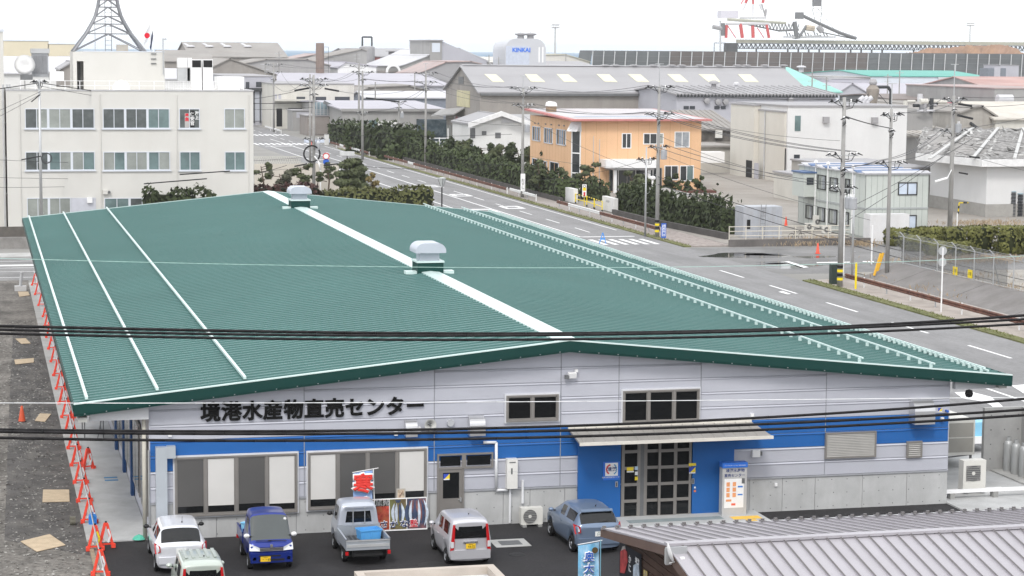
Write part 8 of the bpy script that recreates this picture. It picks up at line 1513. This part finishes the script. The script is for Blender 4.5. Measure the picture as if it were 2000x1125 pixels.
# silo with lettering
SY = 560.0; X0,Z0,X1,Z1 = rect(SY,987,128,1066,75); rr = (X1-X0)*.26; t = thing('rounded_silo', 'rounded pale silo building with blue KINKAI lettering and two roof vents', 'silo', ((X0+X1)/2,SY+6,0)); pts = [(X0,SY,0)]+[(X0+rr-rr*math.cos(a),SY,Z1-rr+rr*math.sin(a)) for a in np.linspace(0,PI/2,7)]+[(X1-rr+rr*math.sin(a),SY,Z1-rr+rr*math.cos(a)) for a in np.linspace(0,PI/2,7)]+[(X1,SY,0)]
q = MB(); q.prism(pts, (0,16,0)); sb2 = q.build('shell', mat('silo grey', (.52,.53,.56), .5, .1, var=.04, sc=.1), t); face(sb2, SY, 988, 90, 1034, 128, mat('silo lilac panel', (.50,.54,.63), .5), 'face_panel', .15)
for px in (1053,1060): face(sb2, SY, px-1.5, 92, px+1.5, 122, m_white, 'stripe', .1)
for px in (1017,1036): P = aty(px,75,SY+4); q = MB(); q.lathe([(1.1,-.5),(1.0,.5),(1.9,.8),(2.0,1.1),(0,1.5)], (P[0],SY+4,P[2]+.3), n=12); q.build('roof_vent', m_rl, t)
P = aty(1018,98,SY); txt('KINKAI', 1.75, mat('lettering blue', (.05,.18,.70), .5, var=0), sb2, MY(P[0],SY-.2,P[2]), 'lettering', ext=.02, off=.07)
prof('pale_shed', 'pale beige shed right of the rounded silo', 640, [(1064,119),(1066,108),(1105,107),(1152,122)], 40, m_crm2, mat('beige roof', (.46,.45,.37), .7, var=.06, sc=.1))
# ---------------- right hand middle distance
t, wl_, ro, g = shedx('grey_shed', 'grey lilac shed with ribbed roof edge behind the orange house', 272, 1322, 1632, 186, 171, 26, m_rl, m_wlil, ribs=1.3, xref=1450)
k = MB()
for i in range(48): x = g['a']+(g['b']-g['a'])*i/47; k.add([(x-.3,g['Y']-.56,g['ze']-.35),(x+.3,g['Y']-.56,g['ze']-.35),(x,g['Y']-.56,g['ze']+.3)], [(0,1,2)])
k.build('eave_teeth', m_rdk, ro, kind='stuff')
for a, b in ((1335,1345),(1347,1357),(1395,1405),(1408,1417),(1438,1448),(1450,1460)): face(wl_, 272, a, 207, b, 213, m_dw, 'window', .12)
rvent(ro, 1394, 157, 170, 280, .9); rvent(ro, 1438, 160, 171, 280, .6, m_rw)
for px, py in ((1381,197),(1403,199),(1418,199),(1545,196)): P = aty(px,py,271.5); q = MB(); q.lathe([(0,-.6),(.5,-.5),(.5,0)], (P[0],271.9,P[2]), 'Y', 10); q.build('wall_vent', m_rl, wl_)
t, wl_, ro, g = shedx('low_shed', 'low shed with corrugated roof tucked between orange house and cream building', 226, 1366, 1438, 254, 219, 24, m_rd, m_wtaupe, ribs=.8); acy = 225.6; P = aty(1403,268,acy); q = MB(); q.box(P[0]-.5,acy-.2,P[2]-.1,P[0]+.55,acy+.1,P[2]+1.0); tag(q.build('air_conditioner', m_ac), 'small air conditioner hung on the dark wall under the corrugated roof', 'air conditioner')
face(wl_, 226, 1366, 257, 1437, 276, mat('painted wall shade', (.12,.11,.10), .9, var=.5, sc=.8), 'shade_panel', .03)  # dark sheet paints the shade under the roof edge
t, wl_ = prof('cream_annex', 'low cream annex with corrugated lean to roof beside the cream building', 214, [(1362,288),(1440,288),(1456,303)], 10, mat('annex wall', (.48,.46,.42), .8, var=.06), m_rd); 
X0,Z0,X1,Z1 = rect(208,1368,318,1415,297); q = MB(); q.box(X0,208,Z0,X1,210,Z1); q.build('awning', m_white, t)
# big white building; the shade of its left side is painted as cream
P = at(1536,357); CY = P[1]+6; CX = P[0]; YB = atx(1437,340,CX)[1]
t, wl_ = box('white_building', 'large white building beside the cream wing with ducts on its roof', CY-6, 1536, 209, 1772, 357, YB-CY+6, mat('chalk white wall', (.66,.66,.66), .7, var=.03, sc=.3, dirt=(.52,.52,.51), da=.3, dsc=(.3,.3,.05)))  # the cream wing is this building's own left side, shade painted as cream
face(wl_, CY-6, 1552, 226, 1564, 256, m_gl2); face(wl_, CY-6, 1550, 302, 1562, 331, m_dw)
for px, py in ((1612,234),(1707,235)): P2 = aty(px,py,CY-6); q = MB(); q.box(P2[0]-.4,CY-6.5,P2[2]-.4,P2[0]+.4,CY-6.01,P2[2]+.4); q.build('wall_vent', m_rl, wl_)
m_iv = mat('ivory shade tone', (.60,.58,.53), .75, var=.03, sc=.3, dirt=(.5,.48,.43), da=.3, dsc=(.3,.3,.05)); t = thing('shaded_cream_side', 'cream wing with a lower stepped block on the left side of the white building', 'building', (CX,CY+10,0), 0, 'port warehouses'); Ym = atx(1483,340,CX)[1]; zc1, zc2 = atx(1500,217,CX)[2], atx(1460,205,CX)[2]  # cream wing: left side of the white building, its shade painted as ivory
q = MB(); q.box(CX-.25,CY-5.5,0,CX+3,Ym,zc1); q.box(CX-.9,Ym,0,CX+3,YB,zc2); wl_ = q.build('wall', m_iv, t); q = MB(); q.box(CX-.35,CY-5.6,zc1,CX-.01,Ym,zc1+.2); q.box(CX-1.0,Ym-.1,zc2,CX+3,YB+.1,zc2+.2); q.build('coping', m_rl, t)
for r_, m_, nm in (((1473,319,1482,351),m_wlil,'door'),((1457,314,1469,346),m_dark,'opening')):
    X_ = CX-.9 if r_[2] < 1483 else CX-.25; A = atx(r_[0],r_[3],X_); B_ = atx(r_[2],r_[1],X_); q = MB(); q.box(X_-.05,min(A[1],B_[1]),max(.02,min(A[2],B_[2])),X_-.004,max(A[1],B_[1]),max(A[2],B_[2])); q.build(nm, m_, wl_)
A = atx(1494,300,CX-.25); q = MB(); q.tube((CX-.35,A[1],.1),(CX-.35,A[1],zc1),.09,6); q.build('downpipe', m_grey, wl_); A = atx(1534,330,CX-.25); q = MB(); q.box(CX-.3,A[1]-.1,1.6,CX-.254,A[1]+.25,4.5); q.build('slot', m_dark, wl_)
for px, py, lb in ((1540,350,'air conditioner at the foot of the white building'),(1556,353,'second air conditioner at the foot of the white building')): P2 = at(px,py); acunit(lb, P2[0]+.6, CY-7.2, .02, 1.1, .4, 1.1, .32, .45, grp='air conditioners at the white building')
# lower buildings behind the prefab
t, wl_ = box('beige_workshop', 'beige grey workshop with dark gateway behind the prefab office', 150, 1672, 330, 1830, 420, 20, mat('beige grey wall', (.36,.35,.33), .85, var=.08)); face(wl_, 150, 1776, 340, 1813, 385, m_dark, 'gateway', .05); face(wl_, 150, 1687, 352, 1730, 374, m_wlil, 'window'); 
t, wl_ = box('ribbed_canopy_shed', 'small shed with ribbed canopy and white tank frame behind the prefab office', 152, 1585, 348, 1645, 420, 12, m_crm2)
q = MB(); A = aty(1572,345,150); q.path([tuple(aty(1572,352,150)),tuple(aty(1574,334,150)),tuple(aty(1580,329,150)),tuple(aty(1600,328,150))], .45, 10); tag(q.build('fat_duct', mat('duct beige', (.48,.46,.43), .5)), 'fat curved beige duct beside the white building', 'duct')
# dust collector with pipes
P = aty(1704,208,CY+8); t = thing('dust_collector', 'brown dust collector cyclone with a thick arched pipe above the white building', 'cyclone', (P[0],CY+8,aty(1704,209,CY)[2])); z0, z1 = aty(1704,209,CY+8)[2], aty(1704,165,CY+8)[2]; q = MB(); q.lathe([(.55,z0),(.7,z0+1.2),(.9,z0+2.2),(.9,z1-.6),(.4,z1),(0,z1)], (P[0],CY+8,0), n=14); q.build('cyclone', mat('cyclone brown grey', (.27,.24,.21), .7, var=.2, sc=1), t); q = MB(); A = aty(1710,170,CY+8); B_ = aty(1735,170,CY+8); C_ = aty(1739,209,CY+8); q.path([tuple(A),tuple(B_),(C_[0],CY+8,B_[2]-.6),tuple(C_)], .22, 8); q.build('pipe', m_rdk, t); q = MB(); q.lathe([(.5,z1),(.6,z1+.3),(.4,z1+.7),(0,z1+.8)], (P[0],CY+8,0), n=10); q.build('cap', m_rl, t); q = MB(); q.tube(tuple(aty(1670,213,CY+7)),(P[0],CY+8,z0+2.5),.05,4); q.tube(tuple(aty(1735,205,CY+7)),(P[0],CY+8,z0+2.8),.05,4); q.build('guy_wire', m_rdk, t)
for k in range(3): A = aty(1676+k*8,203,CY+6); q = MB(); q.path([(A[0],CY+6,A[2]-.4),(A[0]+.2,CY+6,A[2]+.5),(A[0]+.8,CY+6,A[2]+.9)], .35, 8); q.build('elbow_duct', m_rw, t)
# pipework plant on the white building
t = thing('roof_plant', 'cluster of pale pipes and drums on the roof right of the cyclone', 'plant', (aty(1790,210,CY+2)[0],CY+2,aty(1790,225,CY)[2])); g_ = random.Random(5)
for k in range(14): A = aty(1765+g_.random()*55, 198+g_.random()*26, CY+2+g_.random()*3); q = MB(); l_ = .8+g_.random()*1.8; q.tube(tuple(A), (A[0]+(l_ if k % 3 else 0), A[1], A[2]+(0 if k % 3 else l_*.8)), .15+.25*g_.random(), 8); q.build('pipe', [m_rl,m_crm2,m_rdk,m_rw][k % 4], t)
q = MB(); X0,Z0,X1,Z1 = rect(CY+3,1765,226,1822,214); q.box(X0,CY+3,Z0-2,X1,CY+7,Z1); q.build('plant_base', m_wg, t)
# corrugated striped roof, rounded shed, white warehouse with netted roof
t, wl_, ro, g = shedx('striped_shed', 'old shed with rusty striped corrugated roof below the pipework', 205, 1765, 1890, 268, 228, 30, mat('corrugated stripes', (.46,.44,.41), .7, var=.15, sc=.5, dirt=(.22,.18,.15), da=.7, dsc=(2.5,.15,.2)), m_wg, ribs=1.0, asym=.95)
t, wl_ = prof('round_shed', 'weathered ribbed shed with rounded shoulders at the right edge', 215, [(1876,222),(1895,213),(1917,209),(1945,230)], 40, mat('ribbed weathered wall', (.38,.36,.33), .8, var=.12, sc=1, dirt=(.25,.23,.21), da=.6, dsc=(2,2,.1)), m_rd); t2, wl2, ro2, g2 = shedx('round_shed_wing', 'long pale wing of the rounded shed running off the right edge', 214, 1944, 2080, 234, 202, 22, mat('mossy pale roof', (.52,.49,.44), .8, var=.12, sc=.3), m_crm2)
A = aty(1895,240,214.8); B_ = aty(1925,262,214.8); q = MB(); q.bar(tuple(A),tuple(B_),.6,.3); q.build('stair', m_rdk, t)
Pa, Pb = at(1925,424), at(1815,404); Wz = hz(1925,318,Pa)
t = thing('white_warehouse', 'white warehouse with netted old roof and grey plinth at the right edge', 'warehouse', (Pa[0]+10,Pa[1]+10,0), 0, 'port warehouses'); q = MB(); far = Pa+(Pa-Pb)*0; ex = np.array([30.0,0]); poly = [(Pb[0],Pb[1],0),(Pa[0],Pa[1],0),(Pa[0]+34,Pa[1]+2,0),(Pb[0]+34,Pb[1]+2,0)]; q.prism(poly, (0,0,Wz)); q.build('wall', mat('chalk white wall', (.68,.68,.68)), t)
dn = np.array([Pa[0]-Pb[0], Pa[1]-Pb[1]]); dn /= np.linalg.norm(dn); nn = np.array([dn[1], -dn[0]]); nn = nn if nn[0] < 0 else -nn
q = MB(); q.prism([(Pb[0]+nn[0]*.08,Pb[1]+nn[1]*.08,0),(Pa[0]+nn[0]*.08,Pa[1]+nn[1]*.08-.08,0),(Pa[0]+34,Pa[1]+1.9,0),(Pa[0]+34,Pa[1]+2,0),(Pa[0],Pa[1],0),(Pb[0],Pb[1],0)], (0,0,1.35)); q.build('plinth', mat('plinth grey', (.34,.33,.31), .85, var=.1), t)
Pl = np.array([aty(1775,300,Pb[1])[0], Pb[1]]); q = MB(); e_ = 1.0
lo = [(Pl[0],Pb[1]-2,Wz+.1),(Pa[0]-e_,Pa[1]-e_,Wz+.1),(Pa[0]+36,Pa[1]+1,Wz+.1)]; hi_ = [(Pa[0]+36,Pa[1]+24,Wz+2.2),(Pl[0]+9,Pb[1]+16,Wz+2.2)]
q.prism([lo[0],lo[1],lo[2],hi_[0],hi_[1]], (0,0,.2)); rw_ = q.build('roof', mat('old net roof', (.24,.23,.22), .9, var=.5, sc=1.2, dirt=(.42,.41,.40), da=.8, dsc=(.8,.8,.8)), t)
q = MB(); q.prism([(a[0]-.2,a[1]-.2,Wz-.35) for a in lo]+[(a[0]+.1,a[1]+.3,Wz-.35) for a in lo[::-1]], (0,0,.75)); q.build('eave_band', mat('white eave', (.72,.72,.72), .5), rw_)
g3 = np.random.default_rng(3); lo0, lo1, lo2, h0, h1 = [np.array(p) for p in (lo[0],lo[1],lo[2],hi_[0],hi_[1])]; nu, nv = 130, 40; vs = []; fs = []
for i in range(nu):
    u = i/(nu-1); B0 = lo0+(lo1-lo0)*(u/.35) if u < .35 else lo1+(lo2-lo1)*((u-.35)/.65); T0 = h1+(h0-h1)*u
    for j in range(nv): v = j/(nv-1); p = B0+(T0-B0)*v; vs.append((p[0], p[1], p[2]+.25+.10*g3.random()+.10*math.sin(i*.9+j*.5)*math.sin(j*.7)))
for i in range(nu-1):
    for j in range(nv-1): a = i*nv+j; fs.append((a,a+nv,a+nv+1,a+1))
ids = g3.integers(0, len(vs), 260); C = np.array([vs[k] for k in ids])+np.array([0,0,.1]); V = cards(C, g3.normal(size=C.shape)*.35+np.array([0,-.1,1.0]), .4, 3.0, 0); link('net_folds', fastmesh('net_folds', V, len(C)), mat('net folds', (.40,.40,.39), .9, var=.5, sc=1), t, kind='stuff')
MB().add(vs, fs).build('net_cover', mat('old net cover', (.20,.195,.19), .95, var=.7, sc=1.5, dirt=(.42,.41,.40), da=.9, dsc=(1.6,1.6,1.6)), t)
q = MB()
for k in range(6): s = k/5; a = lo1+(lo2-lo1)*(s*.5)-np.array([6*(1-s),0,0]); b = h1+(h0-h1)*(s*.5+.2); q.bar((a[0],a[1],a[2]+.4),(b[0],b[1],b[2]+.4),.35,.15)
q.build('roof_batten', mat('batten grey', (.5,.5,.49), .7), rw_)
# pallet stacks
for k, (x0, x1, yt) in enumerate(((1927,1944,373),(1946,1958,379),(1960,1972,371),(1974,1986,375),(1988,2002,368))):
    P = at(x0, 421); X1_ = aty(x1,421,P[1]-.3)[0]; zt_ = hz(x0, yt, P); t = thing('pallet_stack', ['leftmost tall','second lower','third','fourth','rightmost highest'][k]+' stack of dark plastic pallets at the white warehouse', 'pallet stack', (P[0],P[1]-.4,0), 0, 'stacks of pallets'); n_ = max(6, int(zt_/.15))
    for i in range(n_): q = MB(); q.box(P[0]+.03*((i*7) % 3),P[1]-1.6,i*zt_/n_+.02,X1_,P[1]-.4,(i+1)*zt_/n_-.03); q.build('pallet', mat('pallet dark', (.035,.038,.045), .6, var=.2, sc=3) if i < n_-1 else mat('pallet pale', (.3,.4,.45), .5), t)
    q = MB(); q.box(P[0]+.3,P[1]-1.63,.1,P[0]+.45,P[1]-1.6,zt_*.9); q.build('wrap_strip', m_white, t) if k < 2 else None
P = at(1888,418); t = thing('hoop_guard', 'black and yellow hoop guard before the white warehouse', 'guard', (P[0],P[1],0)); q = MB(); pts = [(P[0]-1,P[1],0),(P[0]-.9,P[1],1.2),(P[0]+.9,P[1],1.2),(P[0]+1,P[1],0)]
for i in range(3):
    for j in range(4): a, b = np.array(pts[i]), np.array(pts[i+1]); q = MB(); q.tube(tuple(a+(b-a)*j/4), tuple(a+(b-a)*(j+1)/4), .07, 6); q.build('stripe', m_yel if (i+j) % 2 else m_dark, t)
# roofs in the right distance
t, wl_, ro, g = shedx('turquoise_shed', 'warehouse with a turquoise roof behind the long grey one', 330, 1480, 1640, 181, 134, 60, m_rt, m_wpale, xref=1590)
rvent(ro, 1565, 128, 135, g['yr'], 1.1, m_rw)
t, wl_, ro, g = shedx('lilac_shed', 'wide lilac roofed warehouse with a left gable in the right distance', 430, 1664, 2010, 188, 164, 60, m_rlil, m_wlil, xref=1700)
prof('lilac_gable', 'lilac gable end left of the wide lilac roof', 425, [(1630,187),(1664,163),(1700,187)], 30, m_wlil, m_rlil)
t, wl_, ro, g = shedx('brown_roof_shed', 'low shed with dark brown roof edge before the lilac roof', 330, 1742, 1960, 196, 186, 30, mat('brown roof', (.22,.19,.18), .7, var=.1), m_wg)
t, wl_, ro, g = shedx('red_roof_shed', 'low pale shed with crimson roof strip behind the cyclone', 300, 1640, 1900, 214, 203, 12, mat('crimson roof', (.42,.08,.12), .6, var=.1, sc=.3), m_whitewall); 
t, wl_, ro, g = shedx('faded_red_shed', 'warehouse with faded salmon roof climbing to the right edge', 395, 1972, 2120, 186, 152, 60, m_rr, m_wg, xref=1990)
t, wl_ = box('grey_block', 'flat grey block building with white drum tank at the right edge', 300, 1942, 174, 2080, 205, 40, m_wg, rm=m_rpk); P = aty(1962,196,296); q = MB(); q.lathe([(0,-1.6),(.9,-1.5),(.9,1.5),(0,1.6)], (P[0],296,P[2]+.2), 'X', 14); q.build('drum_tank', m_rw, t)
t, wl_, ro, g = shedx('green_roof_warehouse', 'white warehouse with a long green roof before the wind barrier', 640, 1700, 1925, 150, 139, 70, m_rg, m_wpale, xref=1800, asym=.4); face(wl_, 640, 1831, 151, 1924, 163, m_rw, 'pale_wing', .8)
prof('dark_ribbed_shed', 'dark ribbed shed between the turquoise and the green roofs', 520, [(1630,152),(1700,152)], 30, m_rdk, m_wg); box('blue_grey_box', 'pale blue grey block under the dark ribbed shed', 460, 1618, 155, 1700, 190, 20, m_wlil)
for a, b, y0, lb in ((1930,1941,133,'left grey silo tank before the wind barrier'),(1942,1953,130,'middle pale silo tank before the wind barrier'),(1954,1964,133,'right dark silo tank before the wind barrier')): X0,Z0,X1,Z1 = rect(560,a,165,b,y0); q = MB(); q.box(X0,560,0,X1,566,Z1); tag(q.build('silo_tank', m_wlil if 'middle' in lb else mat('tank slate', (.18,.20,.23), .5, var=.1)), lb, 'silo', 'silo tanks')
box('tank_platform', 'grey equipment platform beside the silo tanks', 570, 1953, 128, 1990, 160, 12, m_wlil)
# ---------------- wind barrier, chip pile, conveyor, stacker, ship crane
BY = 1330.0; t = thing('wind_barrier', 'long dark slatted wind barrier wall around the wood chip yard', 'wall', (600,BY,0)); xs = list(np.arange(1157, 2030, 21.5)); zb0 = 17.2
for a, b in zip(xs[:-1], xs[1:]):
    X0, X1 = aty(a,120,BY)[0], aty(b,120,BY)[0]; ti = mat('barrier brown', (.105,.088,.08), .9, var=.25, sc=.05, dirt=(.16,.13,.12), da=.5, dsc=(.02,.1,.3)) if 1300 < a < 1690 else mat('barrier slate', (.10,.11,.115), .9, var=.2, sc=.05)
    q = MB(); q.box(X0+.05,BY,0,X1-.05,BY+.5,zb0); q.build('barrier_panel', ti, t)
    q = MB(); q.bar((X0-1.6,BY-3,0),(X0+.2,BY-.6,zb0-.5),.55,.55); q.build('strut', m_grey, t); q = MB(); q.box(X0-.25,BY-.5,0,X0+.25,BY-.02,zb0); q.build('post', m_dgrey, t)
q = MB(); a0 = aty(1157,110,BY)[0]; a1 = aty(2030,110,BY)[0]
for z in (13.5,10.0,6.0): q = MB(); q.box(a0,BY-.62,z,a1,BY-.5,z+.25); q.build('rail', m_dgrey, t)
A = aty(1157,120,BY); q = MB(); q.prism([(A[0]-3.5,BY-3,0),(A[0],BY-.2,zb0),(A[0],BY+30,zb0),(A[0]-3.5,BY+30,0)], (-.4,0,0)); q.build('end_return', mat('barrier slate', (.10,.11,.115)), t)
PYc = 1400.0; N1, N2 = 60, 14; xa, xb = aty(1730,100,PYc)[0], aty(2040,100,PYc)[0]; vs = []; fs = []
hp = np.interp(np.linspace(1730,2040,N1), [1730,1790,1810,1850,1880,1930,1960,1985,2005,2040], [107.5,99,91,91,86,85,84,91,108,108])
for i in range(N1):
    px = 1730+(2040-1730)*i/(N1-1); top = aty(px, hp[i], PYc)[2]
    for j in range(N2): s = j/(N2-1); yy = PYc-25+50*s; k_ = 1-abs(s-.5)*2; vs.append((aty(px,100,yy)[0]+math.sin(j*1.3+i)*.4, yy, max(0, top*k_**.8)+(math.sin(i*2.1+j*3.3)*.5+random.uniform(-.5,.5))*(k_ > .1)))
for i in range(N1-1):
    for j in range(N2-1): a = i*N2+j; fs.append((a,a+N2,a+N2+1,a+1))
q = MB(); q.add(vs, fs); o = q.build('wood_chip_pile', mat('wood chips', (.25,.15,.10), .95, var=.35, sc=.06, dirt=(.36,.22,.12), da=.8, dsc=(.06,.05,.02), bump=.6, bsc=1), smooth=False); o['label'] = 'brown wood chip heap behind the wind barrier'; o['category'] = 'heap'
KY = 1450.0; t = thing('conveyor_bridge', 'long pale belt conveyor gallery on a steel truss above the wind barrier', 'conveyor', (700,KY,0))
x0, x1 = 1418, 2040; z1_ = aty(1418,78,KY)[2]; z2_ = aty(2000,82,KY)[2]; zt_ = (z1_+z2_)/2; zl_ = zt_-6.8; X0, X1 = aty(x0,80,KY)[0], aty(x1,80,KY)[0]
q = MB(); q.box(X0+9,KY,zt_-2.4,X1,KY+3,zt_+.1); q.build('gallery', mat('gallery olive', (.36,.36,.29), .7, var=.1, sc=.05), t)
q = MB(); q.box(X0,KY-.3,zt_-3.0,X1,KY+3,zt_-2.5); q.build('upper_chord', m_rdk, t); q = MB(); q.box(X0,KY-.3,zl_,X1,KY+3,zl_+.5); q.build('lower_chord', m_rdk, t)
q = MB(); st = 3.6; x = X0; i = 0
while x < X1-st: q.bar((x,KY-.2,zl_+.4),(x+st/2,KY-.2,zt_-2.8),.6,.6); q.bar((x+st/2,KY-.2,zt_-2.8),(x+st,KY-.2,zl_+.4),.6,.6); q.bar((x+st,KY+2.6,zl_+.4),(x+st*.5,KY+2.6,zt_-2.8),.3,.3); q.bar((x+st/2,KY-.2,zt_-2.8),(x+st/2,KY-.2,zl_+.4),.2,.2); x += st
q.build('truss_web', m_rdk, t, kind='stuff')
for px in np.arange(1478, 2040, 20.5): 
    if int(px) % 3 != 1: A = aty(px,100,KY)[0]; q = MB(); q.box(A-.5,KY+.5,0,A+.5,KY+1.5,zl_); q.build('leg', m_rdk, t)
X0_, X1_ = aty(1417,90,KY)[0], aty(1440,90,KY)[0]; q = MB(); q.box(X0_,KY-1,zl_-3,X1_,KY+4,zt_-3); 
for a in (1395,1408): A = aty(a,90,KY)[0]; q.bar((A,KY,0),(A,KY,zt_-2.5),.4,.4)
q.bar((aty(1395,84,KY)[0],KY,zt_-2.6),(X0_,KY,zt_-2.6),.5,.5); q.build('end_tower', m_rdk, t)
# stacker reclaimer
def P3(px, py, Y=KY-8): return tuple(aty(px, py, Y))
def rib(name, label, parts, cat):
    P0 = aty(parts[0][1][0][0], 100, KY-8); t = thing(name, label, cat, (P0[0],KY-8,0))
    for nm, pts, r_, m_ in parts: q = MB(); q.path([P3(*p) for p in pts], r_, 6); q.build(nm, m_, t)
    return t
st_ = rib('stacker', 'grey belt stacker with inclined boom and lattice underside on the conveyor', [('boom_tube',[(1421,38),(1535,45)],1.1,mat('boom olive', (.40,.40,.33), .7, var=.15, sc=.1)),('inclined_conveyor',[(1562,28),(1600,46),(1640,64),(1672,75)],1.25,m_dgrey),('boom_truss',[(1460,48),(1520,60)],.5,m_rdk),('boom_truss',[(1520,60),(1560,58)],.8,m_dgrey),('leg',[(1552,42),(1556,76)],1.6,m_dgrey),('leg',[(1575,50),(1560,74)],1.0,m_dgrey),('leg',[(1548,74),(1600,70)],.8,m_grey),('bogie',[(1530,72),(1632,72)],.6,m_grey),('cable_stay',[(1596,15),(1640,70)],.12,m_rdk),('cab_mast',[(1407,40),(1407,104)],.7,m_grey),('operator_platform',[(1392,52),(1410,56)],1.6,m_rl),('chute',[(1412,45),(1412,70)],1.6,m_dgrey),('transfer_drum',[(1598,52),(1606,62)],2.2,m_rl),('counterweight',[(1574,54),(1590,56)],2.2,mat('rust cream', (.42,.36,.28), .8, var=.4, sc=.3)),('slope_rail',[(1600,62),(1668,76)],.4,m_rdk)], 'stacker')
q = MB(); 
for k in range(16): a = 1455+k*6.6; q.bar(P3(a,43+k*.2),P3(a+3,48+min(k,9)*1.2),.55,.55); q.bar(P3(a+3,48+min(k,9)*1.2),P3(a+6.6,44+k*.2),.55,.55)
for k in range(14): a = 1535+k*6; q.bar(P3(a,60+(k % 3)*4),P3(a+4,72),.7,.7)
q.build('lattice', m_dgrey, st_, kind='stuff')
q = MB(); A = aty(1555,37,KY-9); B_ = aty(1569,24,KY-9); q.box(A[0],KY-10,A[2],B_[0],KY-6,B_[2]); q.build('drive_house', m_dgrey, st_)
q = MB()
for sx in (-1,1):
    q.bar(P3(1596+sx*10,17),P3(1598+sx*4,46),.3,.3); q.bar(P3(1596+sx*8,0),P3(1596+sx*8,18),.4,.4)
for k in range(5): q.bar(P3(1588+k,17+k*6),P3(1606-k*1.2,20+k*6),.25,.25)
q.build('lattice_tower', m_dgrey, st_, kind='stuff'); q = MB(); A = aty(1588,12,KY-9); B_ = aty(1604,-2,KY-9); q.box(A[0],KY-10,A[2],B_[0],KY-7,B_[2]); q.build('tower_cabin', m_dgrey, st_)
mrd = mat('crane red', (.55,.07,.07), .6, var=.1, sc=.1); mwh = mat('crane white', (.66,.66,.68), .6, var=.06, sc=.1)
cr_ = rib('harbour_crane', 'red and white harbour crane rising behind the stacker', [('leg',[(1419,49),(1418,74)],1.1,mrd),('leg',[(1446,46),(1450,74)],1.3,mrd),('leg',[(1470,50),(1471,74)],1.3,mrd),('leg',[(1497,48),(1502,74)],1.1,mrd),('brace',[(1421,50),(1437,74)],.35,mrd),('brace',[(1479,54),(1492,74)],.35,mrd),('portal_beam',[(1418,46),(1502,46)],1.2,mwh),('jib_leg',[(1450,20),(1456,6)],.9,mwh),('jib_leg',[(1456,6),(1464,-14)],1.0,mrd),('jib_leg',[(1470,34),(1471,8)],.8,mwh),('jib_leg',[(1471,8),(1470,-16)],.8,mrd),('jib_leg',[(1488,20),(1484,8)],.9,mwh),('jib_leg',[(1490,6),(1492,-16)],1.1,mrd),('jib_leg',[(1447,8),(1460,-14)],.4,mrd),('stay',[(1480,36),(1480,-10)],.3,mwh),('stay',[(1495,34),(1488,8)],.5,m_rl),('ladder_tower',[(1494,36),(1496,18)],.9,m_rl),('slewing_ring',[(1445,34),(1496,34)],1.0,mwh)], 'crane')
A = aty(1406,35,KY+2); B_ = aty(1441,21,KY+2); q = MB(); q.box(A[0],KY,A[2],B_[0],KY+8,B_[2]); q.build('machinery_house', mat('house lilac white', (.62,.61,.67), .6), cr_)
for px, pyt, pyb, Y, lb in ((1084,49,107,1200,'tall light mast right of the rounded silo'),(1894,46,82,1480,'tall light mast behind the wood chip heap')):
    A = aty(px,pyb,Y); z1 = aty(px,pyt,Y)[2]; t = thing('light_mast', lb, 'light mast', (A[0],Y,0), 0, 'light masts in the port'); q = MB(); q.tube((A[0],Y,0),(A[0],Y,z1-1),.8,8,.5); q.build('mast', m_grey, t); w_ = (aty(px+8,pyt,Y)[0]-aty(px-8,pyt,Y)[0])/2
    for k in range(2): q = MB(); q.box(A[0]-w_,Y-.4,z1-2+k*1.6,A[0]+w_,Y+.4,z1-1.7+k*1.6); q.build('crossbar', m_steel, t)
    for k in range(6): x = A[0]-w_+2*w_*(k+.5)/6; q = MB(); q.obox((x,Y-.6,z1-1.3),(w_*.2,.6,.7)); q.build('floodlight', m_rl, t); q = MB(); q.obox((x,Y-.6,z1+.3),(w_*.2,.6,.7)); q.build('floodlight', m_rl, t)
# filler far sheds along the horizon
g_ = random.Random(11)
for k, (x0, x1, y0, y1, Y, m_, lb) in enumerate(((560,660,114,128,760,m_rpk,'faint pinkish roof beyond the chimney'),(880,960,118,128,700,m_rl,'faint grey roof right of the tower shed'),(930,990,112,122,820,m_crm2,'faint beige shed left of the silo'),(1060,1160,121,130,600,m_rl,'low pale roof before the pale beige shed'),(120,330,112,135,640,m_rl,'pale roof seen behind the office penthouse'),(575,700,135,150,560,m_rl,'low grey roof right of the chimney foot'))): shedx('far_shed', lb, Y, x0, x1, y1, y0, 40, m_, m_wg, grp='faint far sheds')
# ================================================================== air: one closed box of thin haze round everything
hb = MB(); hb.box(-16200,-260,-2.2,16200,17200,63.0); hm = bpy.data.materials.new('thin sea haze'); hm.use_nodes = True; hn = hm.node_tree; hn.nodes.clear(); ho = hn.nodes.new('ShaderNodeOutputMaterial'); hv = hn.nodes.new('ShaderNodeVolumePrincipled')
hv.inputs['Color'].default_value = (.93,.95,.97,1); hv.inputs['Density'].default_value = .000085; hv.inputs['Anisotropy'].default_value = .2; hn.links.new(hv.outputs['Volume'], ho.inputs['Volume']); hb.build('haze', hm, kind='stuff')
